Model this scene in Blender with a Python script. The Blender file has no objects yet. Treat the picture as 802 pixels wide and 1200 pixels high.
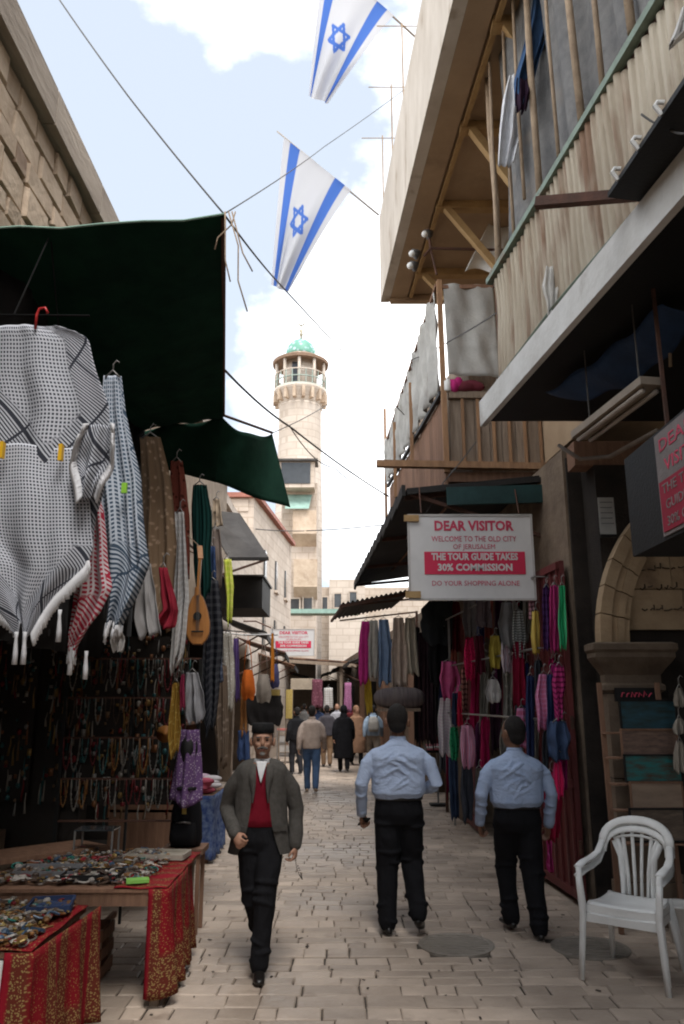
import bpy, bmesh, math, random
from mathutils import Vector, Matrix, noise

SC = bpy.context.scene
COL = SC.collection
R = math.radians
rng = random.Random(7)

# ------------------------------------------------------------------ camera
F, CX, CY, CAMH = 900.0, 401.0, 600.0, 1.8           # focal length in photo pixels, centre, eye height
PITCH = math.atan(221.0 / F)                          # horizon at photo row 821
SP, CP = math.sin(PITCH), math.cos(PITCH)
cam_d = bpy.data.cameras.new('camera')
cam = bpy.data.objects.new('camera', cam_d)
COL.objects.link(cam)
cam_d.sensor_fit = 'VERTICAL'; cam_d.sensor_height = 36.0; cam_d.lens = F / 1200.0 * 36.0
cam_d.clip_end = 6000.0; cam_d.clip_start = 0.05
cam.location = (0, 0, CAMH); cam.rotation_euler = (math.pi / 2 + PITCH, 0, 0)
SC.camera = cam

# ------------------------------------------------------------------ world, sun, exposure
SUN_EL, SUN_AZ = R(60), R(158)                        # high behind the viewer, veiled by thin cloud
world = bpy.data.worlds.new('World'); SC.world = world; world.use_nodes = True
wn, wl = world.node_tree.nodes, world.node_tree.links
wn.clear()
w_out = wn.new('ShaderNodeOutputWorld'); w_bg = wn.new('ShaderNodeBackground')
w_sky = wn.new('ShaderNodeTexSky'); w_sky.sky_type = 'NISHITA'; w_sky.sun_disc = False
w_sky.sun_elevation = SUN_EL; w_sky.sun_rotation = SUN_AZ; w_sky.dust_density = 1.6; w_sky.air_density = 1.0
w_tc = wn.new('ShaderNodeTexCoord'); w_map = wn.new('ShaderNodeMapping')
w_map.inputs['Location'].default_value = (7.3, 2.4, 0.40); w_map.inputs['Scale'].default_value = (1.0, 1.0, 1.5)
w_n = wn.new('ShaderNodeTexNoise'); w_n.inputs['Scale'].default_value = 1.0; w_n.inputs['Detail'].default_value = 9.0
w_n.inputs['Roughness'].default_value = 0.55
w_r = wn.new('ShaderNodeValToRGB')
w_r.color_ramp.elements[0].position = 0.47; w_r.color_ramp.elements[1].position = 0.80
w_hz = wn.new('ShaderNodeMixRGB'); w_hz.inputs['Fac'].default_value = 0.72; w_hz.inputs['Color2'].default_value = (4.6, 5.05, 5.6, 1)
w_mx = wn.new('ShaderNodeMixRGB'); w_mx.inputs['Color2'].default_value = (46, 45, 43.5, 1)
wl.new(w_tc.outputs['Generated'], w_map.inputs['Vector']); wl.new(w_map.outputs['Vector'], w_n.inputs['Vector'])
wl.new(w_n.outputs['Fac'], w_r.inputs['Fac']); wl.new(w_r.outputs['Color'], w_mx.inputs['Fac'])
wl.new(w_sky.outputs['Color'], w_hz.inputs['Color1']); wl.new(w_hz.outputs['Color'], w_mx.inputs['Color1'])
wl.new(w_mx.outputs['Color'], w_bg.inputs['Color'])
w_bg.inputs['Strength'].default_value = 0.056
wl.new(w_bg.outputs['Background'], w_out.inputs['Surface'])

sun_d = bpy.data.lights.new('sun', 'SUN'); sun = bpy.data.objects.new('sun', sun_d); COL.objects.link(sun)
sun_d.energy = 1.1; sun_d.angle = R(28); sun_d.color = (1.0, 0.965, 0.92)
_sd = Vector((math.sin(SUN_AZ) * math.cos(SUN_EL), math.cos(SUN_AZ) * math.cos(SUN_EL), math.sin(SUN_EL)))
sun.rotation_euler = _sd.to_track_quat('Z', 'Y').to_euler()
sun.location = (0, 0, 30)

SC.view_settings.view_transform = 'Standard'; SC.view_settings.look = 'None'
SC.view_settings.exposure = 1.92; SC.view_settings.gamma = 1.0; SC.view_settings.use_curve_mapping = False
SC.render.engine = 'CYCLES'
SC.cycles.use_denoising = True; SC.cycles.max_bounces = 6; SC.cycles.diffuse_bounces = 3
SC.cycles.transparent_max_bounces = 8; SC.cycles.caustics_reflective = False; SC.cycles.caustics_refractive = False
SC.cycles.filter_width = 2.0; SC.cycles.sample_clamp_indirect = 6.0

# ------------------------------------------------------------------ photo pixel -> world
def ray(x, y):
    u = CY - y
    return Vector((x - CX, F * CP - u * SP, F * SP + u * CP))
def at(x, y, Y):
    d = ray(x, y)
    return Vector((d.x / d.y * Y, Y, CAMH + d.z / d.y * Y))
def atx(x, y, X):
    d = ray(x, y)
    return Vector((X, d.y / d.x * X, CAMH + d.z / d.x * X))
def atz(x, y, z):
    d = ray(x, y); t = (z - CAMH) / d.z
    return Vector((d.x * t, d.y * t, z))
def gnd(x, y): return atz(x, y, 0.0)
def XR(Y, off=0.0): return 2.24 - 0.078 * (Y - 7.63) - off      # the right-hand shop fronts lean in as they recede
def YR(x, off=0.0): return (2.835 - off) / ((x - CX) / 920.0 + 0.078)
RDIR = Vector((-0.078, 1, 0)).normalized()

# ------------------------------------------------------------------ scene bookkeeping
WM = {}
def link(o, parent=None, m=None):
    COL.objects.link(o)
    if parent is not None: o.parent = parent
    WM[o.name] = m if m is not None else Matrix.Identity(4)
    return o
def tag(o, label=None, cat=None, group=None, kind=None):
    if label: o['label'] = label
    if cat: o['category'] = cat
    if group: o['group'] = group
    if kind: o['kind'] = kind
    return o
def thing(name, loc, label, cat, group=None, rz=0.0, scale=1.0):
    o = bpy.data.objects.new(name, None)
    o.empty_display_size = 0.1
    loc = Vector(loc)
    o.location = loc; o.rotation_euler = (0, 0, rz); o.scale = (scale,) * 3
    link(o, None, Matrix.Translation(loc) @ Matrix.Rotation(rz, 4, 'Z') @ Matrix.Scale(scale, 4))
    return tag(o, label, cat, group)

class MB:
    """collects shapes, build() links them as one mesh object"""
    def __init__(s): s.v = []; s.f = []; s.uv = []; s.col = []; s.mi = []
    def _add(s, vs, fs, uvs=None, mi=0):
        b = len(s.v); s.v += [Vector(p) for p in vs]
        s.uv += uvs if uvs else [(0.0, 0.0)] * len(vs)
        s.f += [tuple(b + i for i in f) for f in fs]; s.mi += [mi] * len(fs)
        return s
    def hexa(s, p, mi=0):      # eight corners: bottom ring then top ring
        return s._add(p, [(3, 2, 1, 0), (4, 5, 6, 7), (0, 1, 5, 4), (1, 2, 6, 5), (2, 3, 7, 6), (3, 0, 4, 7)], mi=mi)
    def box(s, c, d, m=None, mi=0):
        x, y, z = d[0] / 2, d[1] / 2, d[2] / 2; c = Vector(c)
        p = [Vector(q) for q in ((-x, -y, -z), (x, -y, -z), (x, y, -z), (-x, y, -z), (-x, -y, z), (x, -y, z), (x, y, z), (-x, y, z))]
        if m is not None: p = [m @ q for q in p]
        return s.hexa([c + q for q in p], mi)
    def bb(s, x0, x1, y0, y1, z0, z1): return s.box(((x0 + x1) / 2, (y0 + y1) / 2, (z0 + z1) / 2), (x1 - x0, y1 - y0, z1 - z0))
    def bar(s, a, b, w, h, up=(0, 0, 1), mi=0):
        a, b = Vector(a), Vector(b); d = (b - a).normalized(); up = Vector(up)
        x = d.cross(up)
        if x.length < 1e-4: x = d.cross(Vector((0, 1, 0)))
        x.normalize(); z = x.cross(d).normalized(); x *= w / 2; z *= h / 2
        return s.hexa([a - x - z, a + x - z, b + x - z, b - x - z, a - x + z, a + x + z, b + x + z, b - x + z], mi)
    def prism(s, pts, vec, mi=0):
        n = len(pts); pts = [Vector(p) for p in pts]; vec = Vector(vec)
        fs = [tuple(range(n))[::-1], tuple(range(n, 2 * n))] + [(i, (i + 1) % n, n + (i + 1) % n, n + i) for i in range(n)]
        return s._add(pts + [p + vec for p in pts], fs, mi=mi)
    def tube(s, pts, r, seg=8, cap=True, ell=None, mi=0):
        pts = [Vector(p) for p in pts]; n = len(pts)
        rad = r if isinstance(r, (list, tuple)) else [r] * n
        b = len(s.v); prev = None; rings = []
        for i, p in enumerate(pts):
            d = (pts[min(i + 1, n - 1)] - pts[max(i - 1, 0)])
            d = d.normalized() if d.length > 1e-9 else Vector((0, 0, 1))
            if prev is None:
                a = d.cross(Vector((0, 0, 1)))
                if a.length < 0.2: a = d.cross(Vector((0, 1, 0)))
                a.normalize()
            else:
                a = prev - d * prev.dot(d)
                a.normalize()
            prev = a; c = d.cross(a); ring = []
            rr = rad[i]; r1, r2 = (rr if isinstance(rr, (list, tuple)) else (rr, rr))
            for k in range(seg):
                t = 2 * math.pi * k / seg
                ring.append(p + a * math.cos(t) * r1 + c * math.sin(t) * r2)
            rings.append(ring)
        vs = [q for ring in rings for q in ring]
        fs = [(i * seg + k, i * seg + (k + 1) % seg, (i + 1) * seg + (k + 1) % seg, (i + 1) * seg + k) for i in range(n - 1) for k in range(seg)]
        if cap: fs += [tuple(range(seg))[::-1], tuple((n - 1) * seg + k for k in range(seg))]
        return s._add(vs, fs, mi=mi)
    def limb(s, pts, rad, seg=12):
        """rounded capsule chain"""
        P = [Vector(p) for p in pts]; d0 = (P[0] - P[1]).normalized(); d1 = (P[-1] - P[-2]).normalized()
        def sc(r, k): return (r[0] * k, r[1] * k) if isinstance(r, (list, tuple)) else r * k
        def mx(r): return max(r) if isinstance(r, (list, tuple)) else r
        pp = [P[0] + d0 * mx(rad[0]) * 0.95, P[0] + d0 * mx(rad[0]) * 0.65] + P + [P[-1] + d1 * mx(rad[-1]) * 0.65, P[-1] + d1 * mx(rad[-1]) * 0.95]
        rr = [sc(rad[0], .3), sc(rad[0], .75)] + list(rad) + [sc(rad[-1], .75), sc(rad[-1], .3)]
        return s.tube(pp, rr, seg)
    def loft(s, rings, seg=24):
        """rings: (z, cx, cy, rx, ry)"""
        vs = []
        for (z, cx, cy, rx, ry) in rings:
            for k in range(seg):
                t = 2 * math.pi * k / seg; c, q = math.cos(t), math.sin(t)
                e = 0.82
                vs.append((cx + rx * math.copysign(abs(c) ** e, c), cy + ry * math.copysign(abs(q) ** e, q), z))
        n = len(rings)
        fs = [(i * seg + k, i * seg + (k + 1) % seg, (i + 1) * seg + (k + 1) % seg, (i + 1) * seg + k) for i in range(n - 1) for k in range(seg)]
        fs += [tuple(range(seg))[::-1], tuple((n - 1) * seg + k for k in range(seg))]
        return s._add(vs, fs)
    def lathe(s, prof, c=(0, 0, 0), seg=20, m=None):
        c = Vector(c); vs = []
        for (r, z) in prof:
            for k in range(seg):
                t = 2 * math.pi * k / seg; q = Vector((r * math.cos(t), r * math.sin(t), z))
                vs.append(c + (m @ q if m is not None else q))
        n = len(prof)
        fs = [(i * seg + k, i * seg + (k + 1) % seg, (i + 1) * seg + (k + 1) % seg, (i + 1) * seg + k) for i in range(n - 1) for k in range(seg)]
        fs += [tuple(range(seg))[::-1], tuple((n - 1) * seg + k for k in range(seg))]
        return s._add(vs, fs)
    def ball(s, c, r, seg=12, rings=8, m=None):
        r = r if isinstance(r, (list, tuple)) else (r, r, r); c = Vector(c); vs = []; 
        for i in range(rings + 1):
            p = math.pi * i / rings; p = min(max(p, 0.02), math.pi - 0.02)
            for k in range(seg):
                t = 2 * math.pi * k / seg
                q = Vector((r[0] * math.sin(p) * math.cos(t), r[1] * math.sin(p) * math.sin(t), -r[2] * math.cos(p)))
                vs.append(c + (m @ q if m is not None else q))
        fs = [(i * seg + k, i * seg + (k + 1) % seg, (i + 1) * seg + (k + 1) % seg, (i + 1) * seg + k) for i in range(rings) for k in range(seg)]
        fs += [tuple(range(seg))[::-1], tuple(rings * seg + k for k in range(seg))]
        return s._add(vs, fs)
    def grid(s, fn, nu, nv, uvfn=None, thick=0.0):
        """fn(u, v) -> world point; thick > 0 closes it into a thin solid"""
        P = [[Vector(fn(i / nu, j / nv)) for i in range(nu + 1)] for j in range(nv + 1)]
        uv = [(uvfn(i / nu, j / nv) if uvfn else (i / nu, j / nv)) for j in range(nv + 1) for i in range(nu + 1)]
        vs = [p for row in P for p in row]; W = nu + 1
        fs = [(j * W + i, j * W + i + 1, (j + 1) * W + i + 1, (j + 1) * W + i) for j in range(nv) for i in range(nu)]
        if thick <= 0: return s._add(vs, fs, uv)
        nn = []
        for j in range(nv + 1):
            for i in range(nu + 1):
                a = P[j][min(i + 1, nu)] - P[j][max(i - 1, 0)]; b = P[min(j + 1, nv)][i] - P[max(j - 1, 0)][i]
                q = a.cross(b); nn.append(q.normalized() if q.length > 1e-12 else Vector((0, 1, 0)))
        N = len(vs); vs2 = vs + [p + n * thick for p, n in zip(vs, nn)]
        fs2 = fs + [tuple(N + k for k in f[::-1]) for f in fs]
        edge = [j * W for j in range(nv + 1)]; 
        loop = [(0, i) for i in range(nu)] + [(j, nu) for j in range(nv)] + [(nv, i) for i in range(nu, 0, -1)] + [(j, 0) for j in range(nv, 0, -1)]
        idx = [j * W + i for (j, i) in loop]
        for k in range(len(idx)):
            a, b = idx[k], idx[(k + 1) % len(idx)]
            fs2.append((b, a, N + a, N + b))
        return s._add(vs2, fs2, uv + uv)
    def build(s, name, mat, parent=None, smooth=False, local=False, colfn=None):
        me = bpy.data.meshes.new(name)
        if parent is not None: m = WM[parent.name]
        elif local: m = Matrix.Identity(4)
        else:
            lo = [min(p[i] for p in s.v) for i in range(3)]; hi = [max(p[i] for p in s.v) for i in range(3)]
            m = Matrix.Translation(((lo[0] + hi[0]) / 2, (lo[1] + hi[1]) / 2, lo[2]))
        inv = Matrix.Identity(4) if local else m.inverted()
        me.from_pydata([inv @ p for p in s.v], [], s.f)
        ul = me.uv_layers.new(name='UVMap'); 
        vi = [0] * len(me.loops); me.loops.foreach_get('vertex_index', vi)
        flat = [c for i in vi for c in s.uv[i]]; ul.data.foreach_set('uv', flat)
        for mt in (mat if isinstance(mat, (list, tuple)) else [mat]): me.materials.append(mt)
        if isinstance(mat, (list, tuple)): me.polygons.foreach_set('material_index', s.mi)
        if smooth: me.polygons.foreach_set('use_smooth', [True] * len(me.polygons))
        me.update()
        if colfn:
            ca = me.color_attributes.new('tint', 'FLOAT_COLOR', 'POINT')
            ca.data.foreach_set('color', [c for q in s.uv for c in (*colfn(*q), 1.0)])
        o = bpy.data.objects.new(name, me)
        if parent is None: o.location = m.translation
        return link(o, parent, m)
def inst(src, name, parent, m):
    """a further piece that shares its mesh: m is the matrix in the parent's frame"""
    o = bpy.data.objects.new(name, src); o.matrix_local = m
    link(o, parent, (WM[parent.name] @ m) if parent is not None else m)
    return o

# ------------------------------------------------------------------ materials
MATS = {}
def pm(name, c1, c2=None, scale=4.0, rough=0.8, bump=0.15, bscale=60.0, metal=0.0, rnd=0.0, transl=0.0, spec=0.3, detail=6.0, stain=None, stretch=(1, 1, 1), vor=False, sheen=0.0, patch=0.0, course=None, crease=None):
    if name in MATS: return MATS[name]
    m = bpy.data.materials.new(name); m.use_nodes = True; nt = m.node_tree; n, l = nt.nodes, nt.links
    bs = n['Principled BSDF']; out = n['Material Output']
    bs.inputs['Roughness'].default_value = rough; bs.inputs['Metallic'].default_value = metal
    bs.inputs['Specular IOR Level'].default_value = spec
    if sheen: bs.inputs['Sheen Weight'].default_value = sheen
    tc = n.new('ShaderNodeTexCoord'); mp = n.new('ShaderNodeMapping'); mp.inputs['Scale'].default_value = stretch
    geo = n.new('ShaderNodeNewGeometry'); oi = n.new('ShaderNodeObjectInfo')
    l.new(tc.outputs['Object'], mp.inputs['Vector'])
    add = n.new('ShaderNodeVectorMath'); add.operation = 'ADD'
    sc_ = n.new('ShaderNodeVectorMath'); sc_.operation = 'SCALE'; sc_.inputs['Scale'].default_value = 37.0
    cb = n.new('ShaderNodeCombineXYZ'); l.new(oi.outputs['Random'], cb.inputs[0]); l.new(oi.outputs['Random'], cb.inputs[2])
    l.new(cb.outputs[0], sc_.inputs[0]); l.new(mp.outputs[0], add.inputs[0]); l.new(sc_.outputs[0], add.inputs[1])
    nz = n.new('ShaderNodeTexNoise'); nz.inputs['Scale'].default_value = scale; nz.inputs['Detail'].default_value = detail; nz.inputs['Roughness'].default_value = 0.62
    l.new(add.outputs[0], nz.inputs['Vector'])
    c2 = c2 or tuple(q * 0.72 for q in c1)
    mix = n.new('ShaderNodeMixRGB'); mix.inputs['Color1'].default_value = (*c1, 1); mix.inputs['Color2'].default_value = (*c2, 1)
    rp = n.new('ShaderNodeValToRGB'); rp.color_ramp.elements[0].position = 0.36; rp.color_ramp.elements[1].position = 0.66
    l.new(nz.outputs['Fac'], rp.inputs['Fac']); l.new(rp.outputs['Color'], mix.inputs['Fac'])
    col = mix.outputs[0]
    if rnd:
        ad = n.new('ShaderNodeMath'); ad.operation = 'ADD'; l.new(geo.outputs['Random Per Island'], ad.inputs[0]); l.new(oi.outputs['Random'], ad.inputs[1])
        fr = n.new('ShaderNodeMath'); fr.operation = 'FRACT'; l.new(ad.outputs[0], fr.inputs[0])
        mr = n.new('ShaderNodeMapRange'); mr.inputs['To Min'].default_value = 1 - rnd; mr.inputs['To Max'].default_value = 1 + rnd * 0.6
        l.new(fr.outputs[0], mr.inputs['Value'])
        hv = n.new('ShaderNodeHueSaturation'); l.new(col, hv.inputs['Color']); l.new(mr.outputs[0], hv.inputs['Value']); col = hv.outputs[0]
    if stain:
        n2 = n.new('ShaderNodeTexNoise'); n2.inputs['Scale'].default_value = stain[1]; n2.inputs['Detail'].default_value = 5
        l.new(add.outputs[0], n2.inputs['Vector'])
        r2 = n.new('ShaderNodeValToRGB'); r2.color_ramp.elements[0].position = stain[2]; r2.color_ramp.elements[1].position = min(1, stain[2] + 0.16)
        l.new(n2.outputs['Fac'], r2.inputs['Fac'])
        m2 = n.new('ShaderNodeMixRGB'); m2.inputs['Color2'].default_value = (*stain[0], 1)
        l.new(r2.outputs['Color'], m2.inputs['Fac']); l.new(col, m2.inputs['Color1']); col = m2.outputs[0]
    if patch:
        n3 = n.new('ShaderNodeTexNoise'); n3.inputs['Scale'].default_value = 0.55; n3.inputs['Detail'].default_value = 4; l.new(geo.outputs['Position'], n3.inputs['Vector'])
        m3 = n.new('ShaderNodeMapRange'); m3.inputs['From Min'].default_value = .3; m3.inputs['From Max'].default_value = .7; m3.inputs['To Min'].default_value = 1 - patch; m3.inputs['To Max'].default_value = 1 + patch * .6; l.new(n3.outputs['Fac'], m3.inputs['Value'])
        h3 = n.new('ShaderNodeHueSaturation'); l.new(col, h3.inputs['Color']); l.new(m3.outputs[0], h3.inputs['Value']); col = h3.outputs[0]
        m4 = n.new('ShaderNodeMapRange'); m4.inputs['From Min'].default_value = .35; m4.inputs['From Max'].default_value = .65; m4.inputs['To Min'].default_value = rough - .22; m4.inputs['To Max'].default_value = rough + .15; l.new(n3.outputs['Fac'], m4.inputs['Value']); l.new(m4.outputs[0], bs.inputs['Roughness'])
    if course:
        sx = n.new('ShaderNodeSeparateXYZ'); l.new(geo.outputs['Position'], sx.inputs[0]); su = n.new('ShaderNodeMath'); su.operation = 'ADD'; l.new(sx.outputs[0], su.inputs[0]); l.new(sx.outputs[1], su.inputs[1])
        cz = n.new('ShaderNodeCombineXYZ'); l.new(su.outputs[0], cz.inputs[0]); l.new(sx.outputs[2], cz.inputs[1])
        bt = n.new('ShaderNodeTexBrick'); bt.inputs['Scale'].default_value = 1.0; bt.inputs['Brick Width'].default_value = course[0]; bt.inputs['Row Height'].default_value = course[1]; bt.inputs['Mortar Size'].default_value = .025
        bt.inputs['Color1'].default_value = (1, 1, 1, 1); bt.inputs['Color2'].default_value = (.90, .885, .87, 1); bt.inputs['Mortar'].default_value = (.80, .77, .74, 1)
        l.new(cz.outputs[0], bt.inputs['Vector']); mm = n.new('ShaderNodeMixRGB'); mm.blend_type = 'MULTIPLY'; mm.inputs['Fac'].default_value = 1; l.new(col, mm.inputs['Color1']); l.new(bt.outputs['Color'], mm.inputs['Color2']); col = mm.outputs[0]
    l.new(col, bs.inputs['Base Color'])
    if bump:
        b = n.new('ShaderNodeBump'); b.inputs['Strength'].default_value = bump; b.inputs['Distance'].default_value = 0.02
        if vor:
            nb = n.new('ShaderNodeTexVoronoi'); nb.inputs['Scale'].default_value = bscale; l.new(add.outputs[0], nb.inputs['Vector']); l.new(nb.outputs['Distance'], b.inputs['Height'])
        else:
            nb = n.new('ShaderNodeTexNoise'); nb.inputs['Scale'].default_value = bscale; nb.inputs['Detail'].default_value = 5; l.new(add.outputs[0], nb.inputs['Vector']); l.new(nb.outputs['Fac'], b.inputs['Height'])
        last = b
        if crease:
            nc = n.new('ShaderNodeTexNoise'); nc.inputs['Scale'].default_value = crease[0]; nc.inputs['Detail'].default_value = 2.5; nc.inputs['Distortion'].default_value = .9
            mc = n.new('ShaderNodeMapping'); mc.inputs['Rotation'].default_value = crease[2]; mc.inputs['Scale'].default_value = crease[3]; l.new(tc.outputs['Object'], mc.inputs['Vector']); l.new(mc.outputs[0], nc.inputs['Vector'])
            sb_ = n.new('ShaderNodeMath'); sb_.operation = 'SUBTRACT'; sb_.inputs[1].default_value = .5; l.new(nc.outputs['Fac'], sb_.inputs[0]); ab = n.new('ShaderNodeMath'); ab.operation = 'ABSOLUTE'; l.new(sb_.outputs[0], ab.inputs[0])
            pw = n.new('ShaderNodeMath'); pw.operation = 'POWER'; pw.inputs[1].default_value = .6; l.new(ab.outputs[0], pw.inputs[0])
            last = n.new('ShaderNodeBump'); last.inputs['Strength'].default_value = crease[1]; last.inputs['Distance'].default_value = .05; l.new(pw.outputs[0], last.inputs['Height']); l.new(b.outputs[0], last.inputs['Normal'])
        l.new(last.outputs[0], bs.inputs['Normal'])
    if transl:
        t = n.new('ShaderNodeBsdfTranslucent'); l.new(col, t.inputs['Color'])
        mx = n.new('ShaderNodeMixShader'); mx.inputs['Fac'].default_value = transl
        l.new(bs.outputs[0], mx.inputs[1]); l.new(t.outputs[0], mx.inputs[2]); l.new(mx.outputs[0], out.inputs['Surface'])
    MATS[name] = m
    return m
def cloth(c, name=None, **k):
    name = name or 'cloth_%d_%d_%d' % tuple(int(q * 255) for q in c)
    k.setdefault('rough', 0.95); k.setdefault('bump', 0.25); k.setdefault('bscale', 220.0); k.setdefault('spec', 0.1); k.setdefault('scale', 9.0)
    return pm(name, c, tuple(q * 0.8 for q in c), **k)
def printed(c, c2, kind, freq=30.0):
    name = 'print_%s_%d_%d_%d_%d' % (kind, int(c[0] * 255), int(c[1] * 255), int(c[2] * 255), int(c2[1] * 255))
    if name in MATS: return MATS[name]
    m = bpy.data.materials.new(name); m.use_nodes = True; n, l = m.node_tree.nodes, m.node_tree.links
    bs = n['Principled BSDF']; bs.inputs['Roughness'].default_value = .95; bs.inputs['Specular IOR Level'].default_value = .08
    uv = n.new('ShaderNodeUVMap'); mix = n.new('ShaderNodeMixRGB'); mix.inputs['Color1'].default_value = (*c, 1); mix.inputs['Color2'].default_value = (*c2, 1)
    if kind == 'floral':
        v = n.new('ShaderNodeTexVoronoi'); v.inputs['Scale'].default_value = freq; l.new(uv.outputs[0], v.inputs['Vector']); r = n.new('ShaderNodeValToRGB'); r.color_ramp.elements[0].position = .22; r.color_ramp.elements[0].color = (1, 1, 1, 1); r.color_ramp.elements[1].position = .34; r.color_ramp.elements[1].color = (0, 0, 0, 1)
        l.new(v.outputs['Distance'], r.inputs['Fac']); l.new(r.outputs['Color'], mix.inputs['Fac'])
    else:
        sp = n.new('ShaderNodeSeparateXYZ'); l.new(uv.outputs[0], sp.inputs[0]); outs = []
        for ax in ((0,) if kind == 'stripe' else (1,) if kind == 'band' else (0, 1)):
            a = n.new('ShaderNodeMath'); a.operation = 'MULTIPLY'; a.inputs[1].default_value = freq; l.new(sp.outputs[ax], a.inputs[0])
            b = n.new('ShaderNodeMath'); b.operation = 'FRACT'; l.new(a.outputs[0], b.inputs[0]); d = n.new('ShaderNodeMath'); d.operation = 'LESS_THAN'; d.inputs[1].default_value = .4; l.new(b.outputs[0], d.inputs[0]); outs.append(d.outputs[0])
        if len(outs) == 2:
            e = n.new('ShaderNodeMath'); e.operation = 'ADD'; l.new(outs[0], e.inputs[0]); l.new(outs[1], e.inputs[1]); g = n.new('ShaderNodeMath'); g.operation = 'MULTIPLY'; g.inputs[1].default_value = .5; l.new(e.outputs[0], g.inputs[0]); outs = [g.outputs[0]]
        l.new(outs[0], mix.inputs['Fac'])
    l.new(mix.outputs[0], bs.inputs['Base Color'])
    nb = n.new('ShaderNodeTexNoise'); nb.inputs['Scale'].default_value = 60; b = n.new('ShaderNodeBump'); b.inputs['Strength'].default_value = .3; l.new(uv.outputs[0], nb.inputs['Vector']); l.new(nb.outputs['Fac'], b.inputs['Height']); l.new(b.outputs[0], bs.inputs['Normal'])
    MATS[name] = m
    return m
def attr_mat(name, transl=0.0, rough=0.9, bump=0.1):
    if name in MATS: return MATS[name]
    m = bpy.data.materials.new(name); m.use_nodes = True; n, l = m.node_tree.nodes, m.node_tree.links
    bs = n['Principled BSDF']; bs.inputs['Roughness'].default_value = rough; bs.inputs['Specular IOR Level'].default_value = 0.1
    a = n.new('ShaderNodeAttribute'); a.attribute_name = 'tint'; l.new(a.outputs['Color'], bs.inputs['Base Color'])
    nb = n.new('ShaderNodeTexNoise'); nb.inputs['Scale'].default_value = 160; b = n.new('ShaderNodeBump'); b.inputs['Strength'].default_value = bump
    l.new(nb.outputs['Fac'], b.inputs['Height']); l.new(b.outputs[0], bs.inputs['Normal'])
    if transl:
        t = n.new('ShaderNodeBsdfTranslucent'); l.new(a.outputs['Color'], t.inputs['Color'])
        mx = n.new('ShaderNodeMixShader'); mx.inputs['Fac'].default_value = transl
        l.new(bs.outputs[0], mx.inputs[1]); l.new(t.outputs[0], mx.inputs[2]); l.new(mx.outputs[0], n['Material Output'].inputs['Surface'])
    MATS[name] = m
    return m
TEXTS = []
def text_to_mesh():
    bpy.context.view_layer.update(); dg = bpy.context.evaluated_depsgraph_get()
    for o in TEXTS:
        me = bpy.data.meshes.new_from_object(o.evaluated_get(dg)); par, ml, nm, m = o.parent, o.matrix_local.copy(), o.name, WM.get(o.name)
        bpy.data.objects.remove(o); me.name = 'lettering'
        k = bpy.data.objects.new('lettering', me); link(k, par, m); k.matrix_local = ml
    TEXTS.clear()
def text(body, size, mat, parent, m, width=None, name='lettering', extrude=0.0015, bold=0.0, spacing=1.0):
    """flat lettering; m: matrix in the parent's frame; scaled to fit width when given"""
    c = bpy.data.curves.new(name, 'FONT'); c.body = body; c.size = size; c.align_x = 'CENTER'; c.align_y = 'CENTER'
    c.extrude = extrude; c.offset = bold; c.resolution_u = 2; c.space_character = spacing
    c.materials.append(mat)
    o = bpy.data.objects.new(name, c); link(o, parent)
    sx = 1.0
    if width:
        est = 0.62 * size * len(body) * spacing; sx = width / est
    o.matrix_local = m @ Matrix.Diagonal((sx, 1, 1, 1))
    TEXTS.append(o)
    return o
def plane_m(o, xa, ya):
    xa, ya = Vector(xa).normalized(), Vector(ya).normalized(); za = xa.cross(ya)
    m = Matrix.Identity(4)
    for i in range(3): m[i][0], m[i][1], m[i][2], m[i][3] = xa[i], ya[i], za[i], o[i]
    return m

# ================================================================== materials used by the large structure
M_PAVE = pm('paving_stone', (0.50, 0.405, 0.325), (0.40, 0.32, 0.255), scale=3.0, rough=0.60, bump=0.4, bscale=22, rnd=0.22, spec=0.4, stain=((0.17, 0.125, 0.095), 3.3, 0.62), patch=.30)
M_JOINT = pm('paving_joint', (0.085, 0.070, 0.056), scale=8, rough=0.95)
M_EARTH = pm('ground_earth', (0.28, 0.23, 0.18), scale=0.3, rough=0.95)
M_IRON = pm('cast_iron', (0.30, 0.265, 0.225), scale=8, rough=0.6, bump=0.4, bscale=40, metal=0.2)
M_STONE = pm('pale_stone', (0.56, 0.45, 0.345), (0.42, 0.32, 0.235), scale=2.4, rough=0.92, bump=0.55, bscale=18, rnd=0.16, stain=((0.20, 0.13, 0.09), 1.7, 0.6))
M_COPING = pm('coping_stone', (0.42, 0.36, 0.30), (0.28, 0.235, 0.195), scale=3, rough=0.92, bump=0.4, bscale=22, rnd=0.12, stretch=(1, .3, 1))
M_MORTAR = pm('mortar', (0.40, 0.315, 0.235), scale=5, rough=0.95, bump=0.4)
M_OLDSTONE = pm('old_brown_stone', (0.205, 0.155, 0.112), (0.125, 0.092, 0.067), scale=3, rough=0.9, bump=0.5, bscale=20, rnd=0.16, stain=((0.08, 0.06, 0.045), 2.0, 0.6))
M_DARKWALL = pm('dark_interior', (0.030, 0.025, 0.022), scale=2, rough=0.95)  # near black: the shade of the shop rooms put into the wall colour
M_FARSTONE = pm('far_pale_stone', (0.60, 0.52, 0.44), (0.49, 0.41, 0.34), scale=1.4, rough=0.9, bump=0.3, bscale=6, rnd=0.06, course=(.62, .32), stain=((.36, .29, .23), 1.1, .60))
M_SHAFT = pm('minaret_stone', (0.66, 0.585, 0.51), (0.56, 0.49, 0.42), scale=1.0, rough=0.9, bump=0.3, bscale=6, rnd=0.06, course=(.7, .38))
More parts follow.
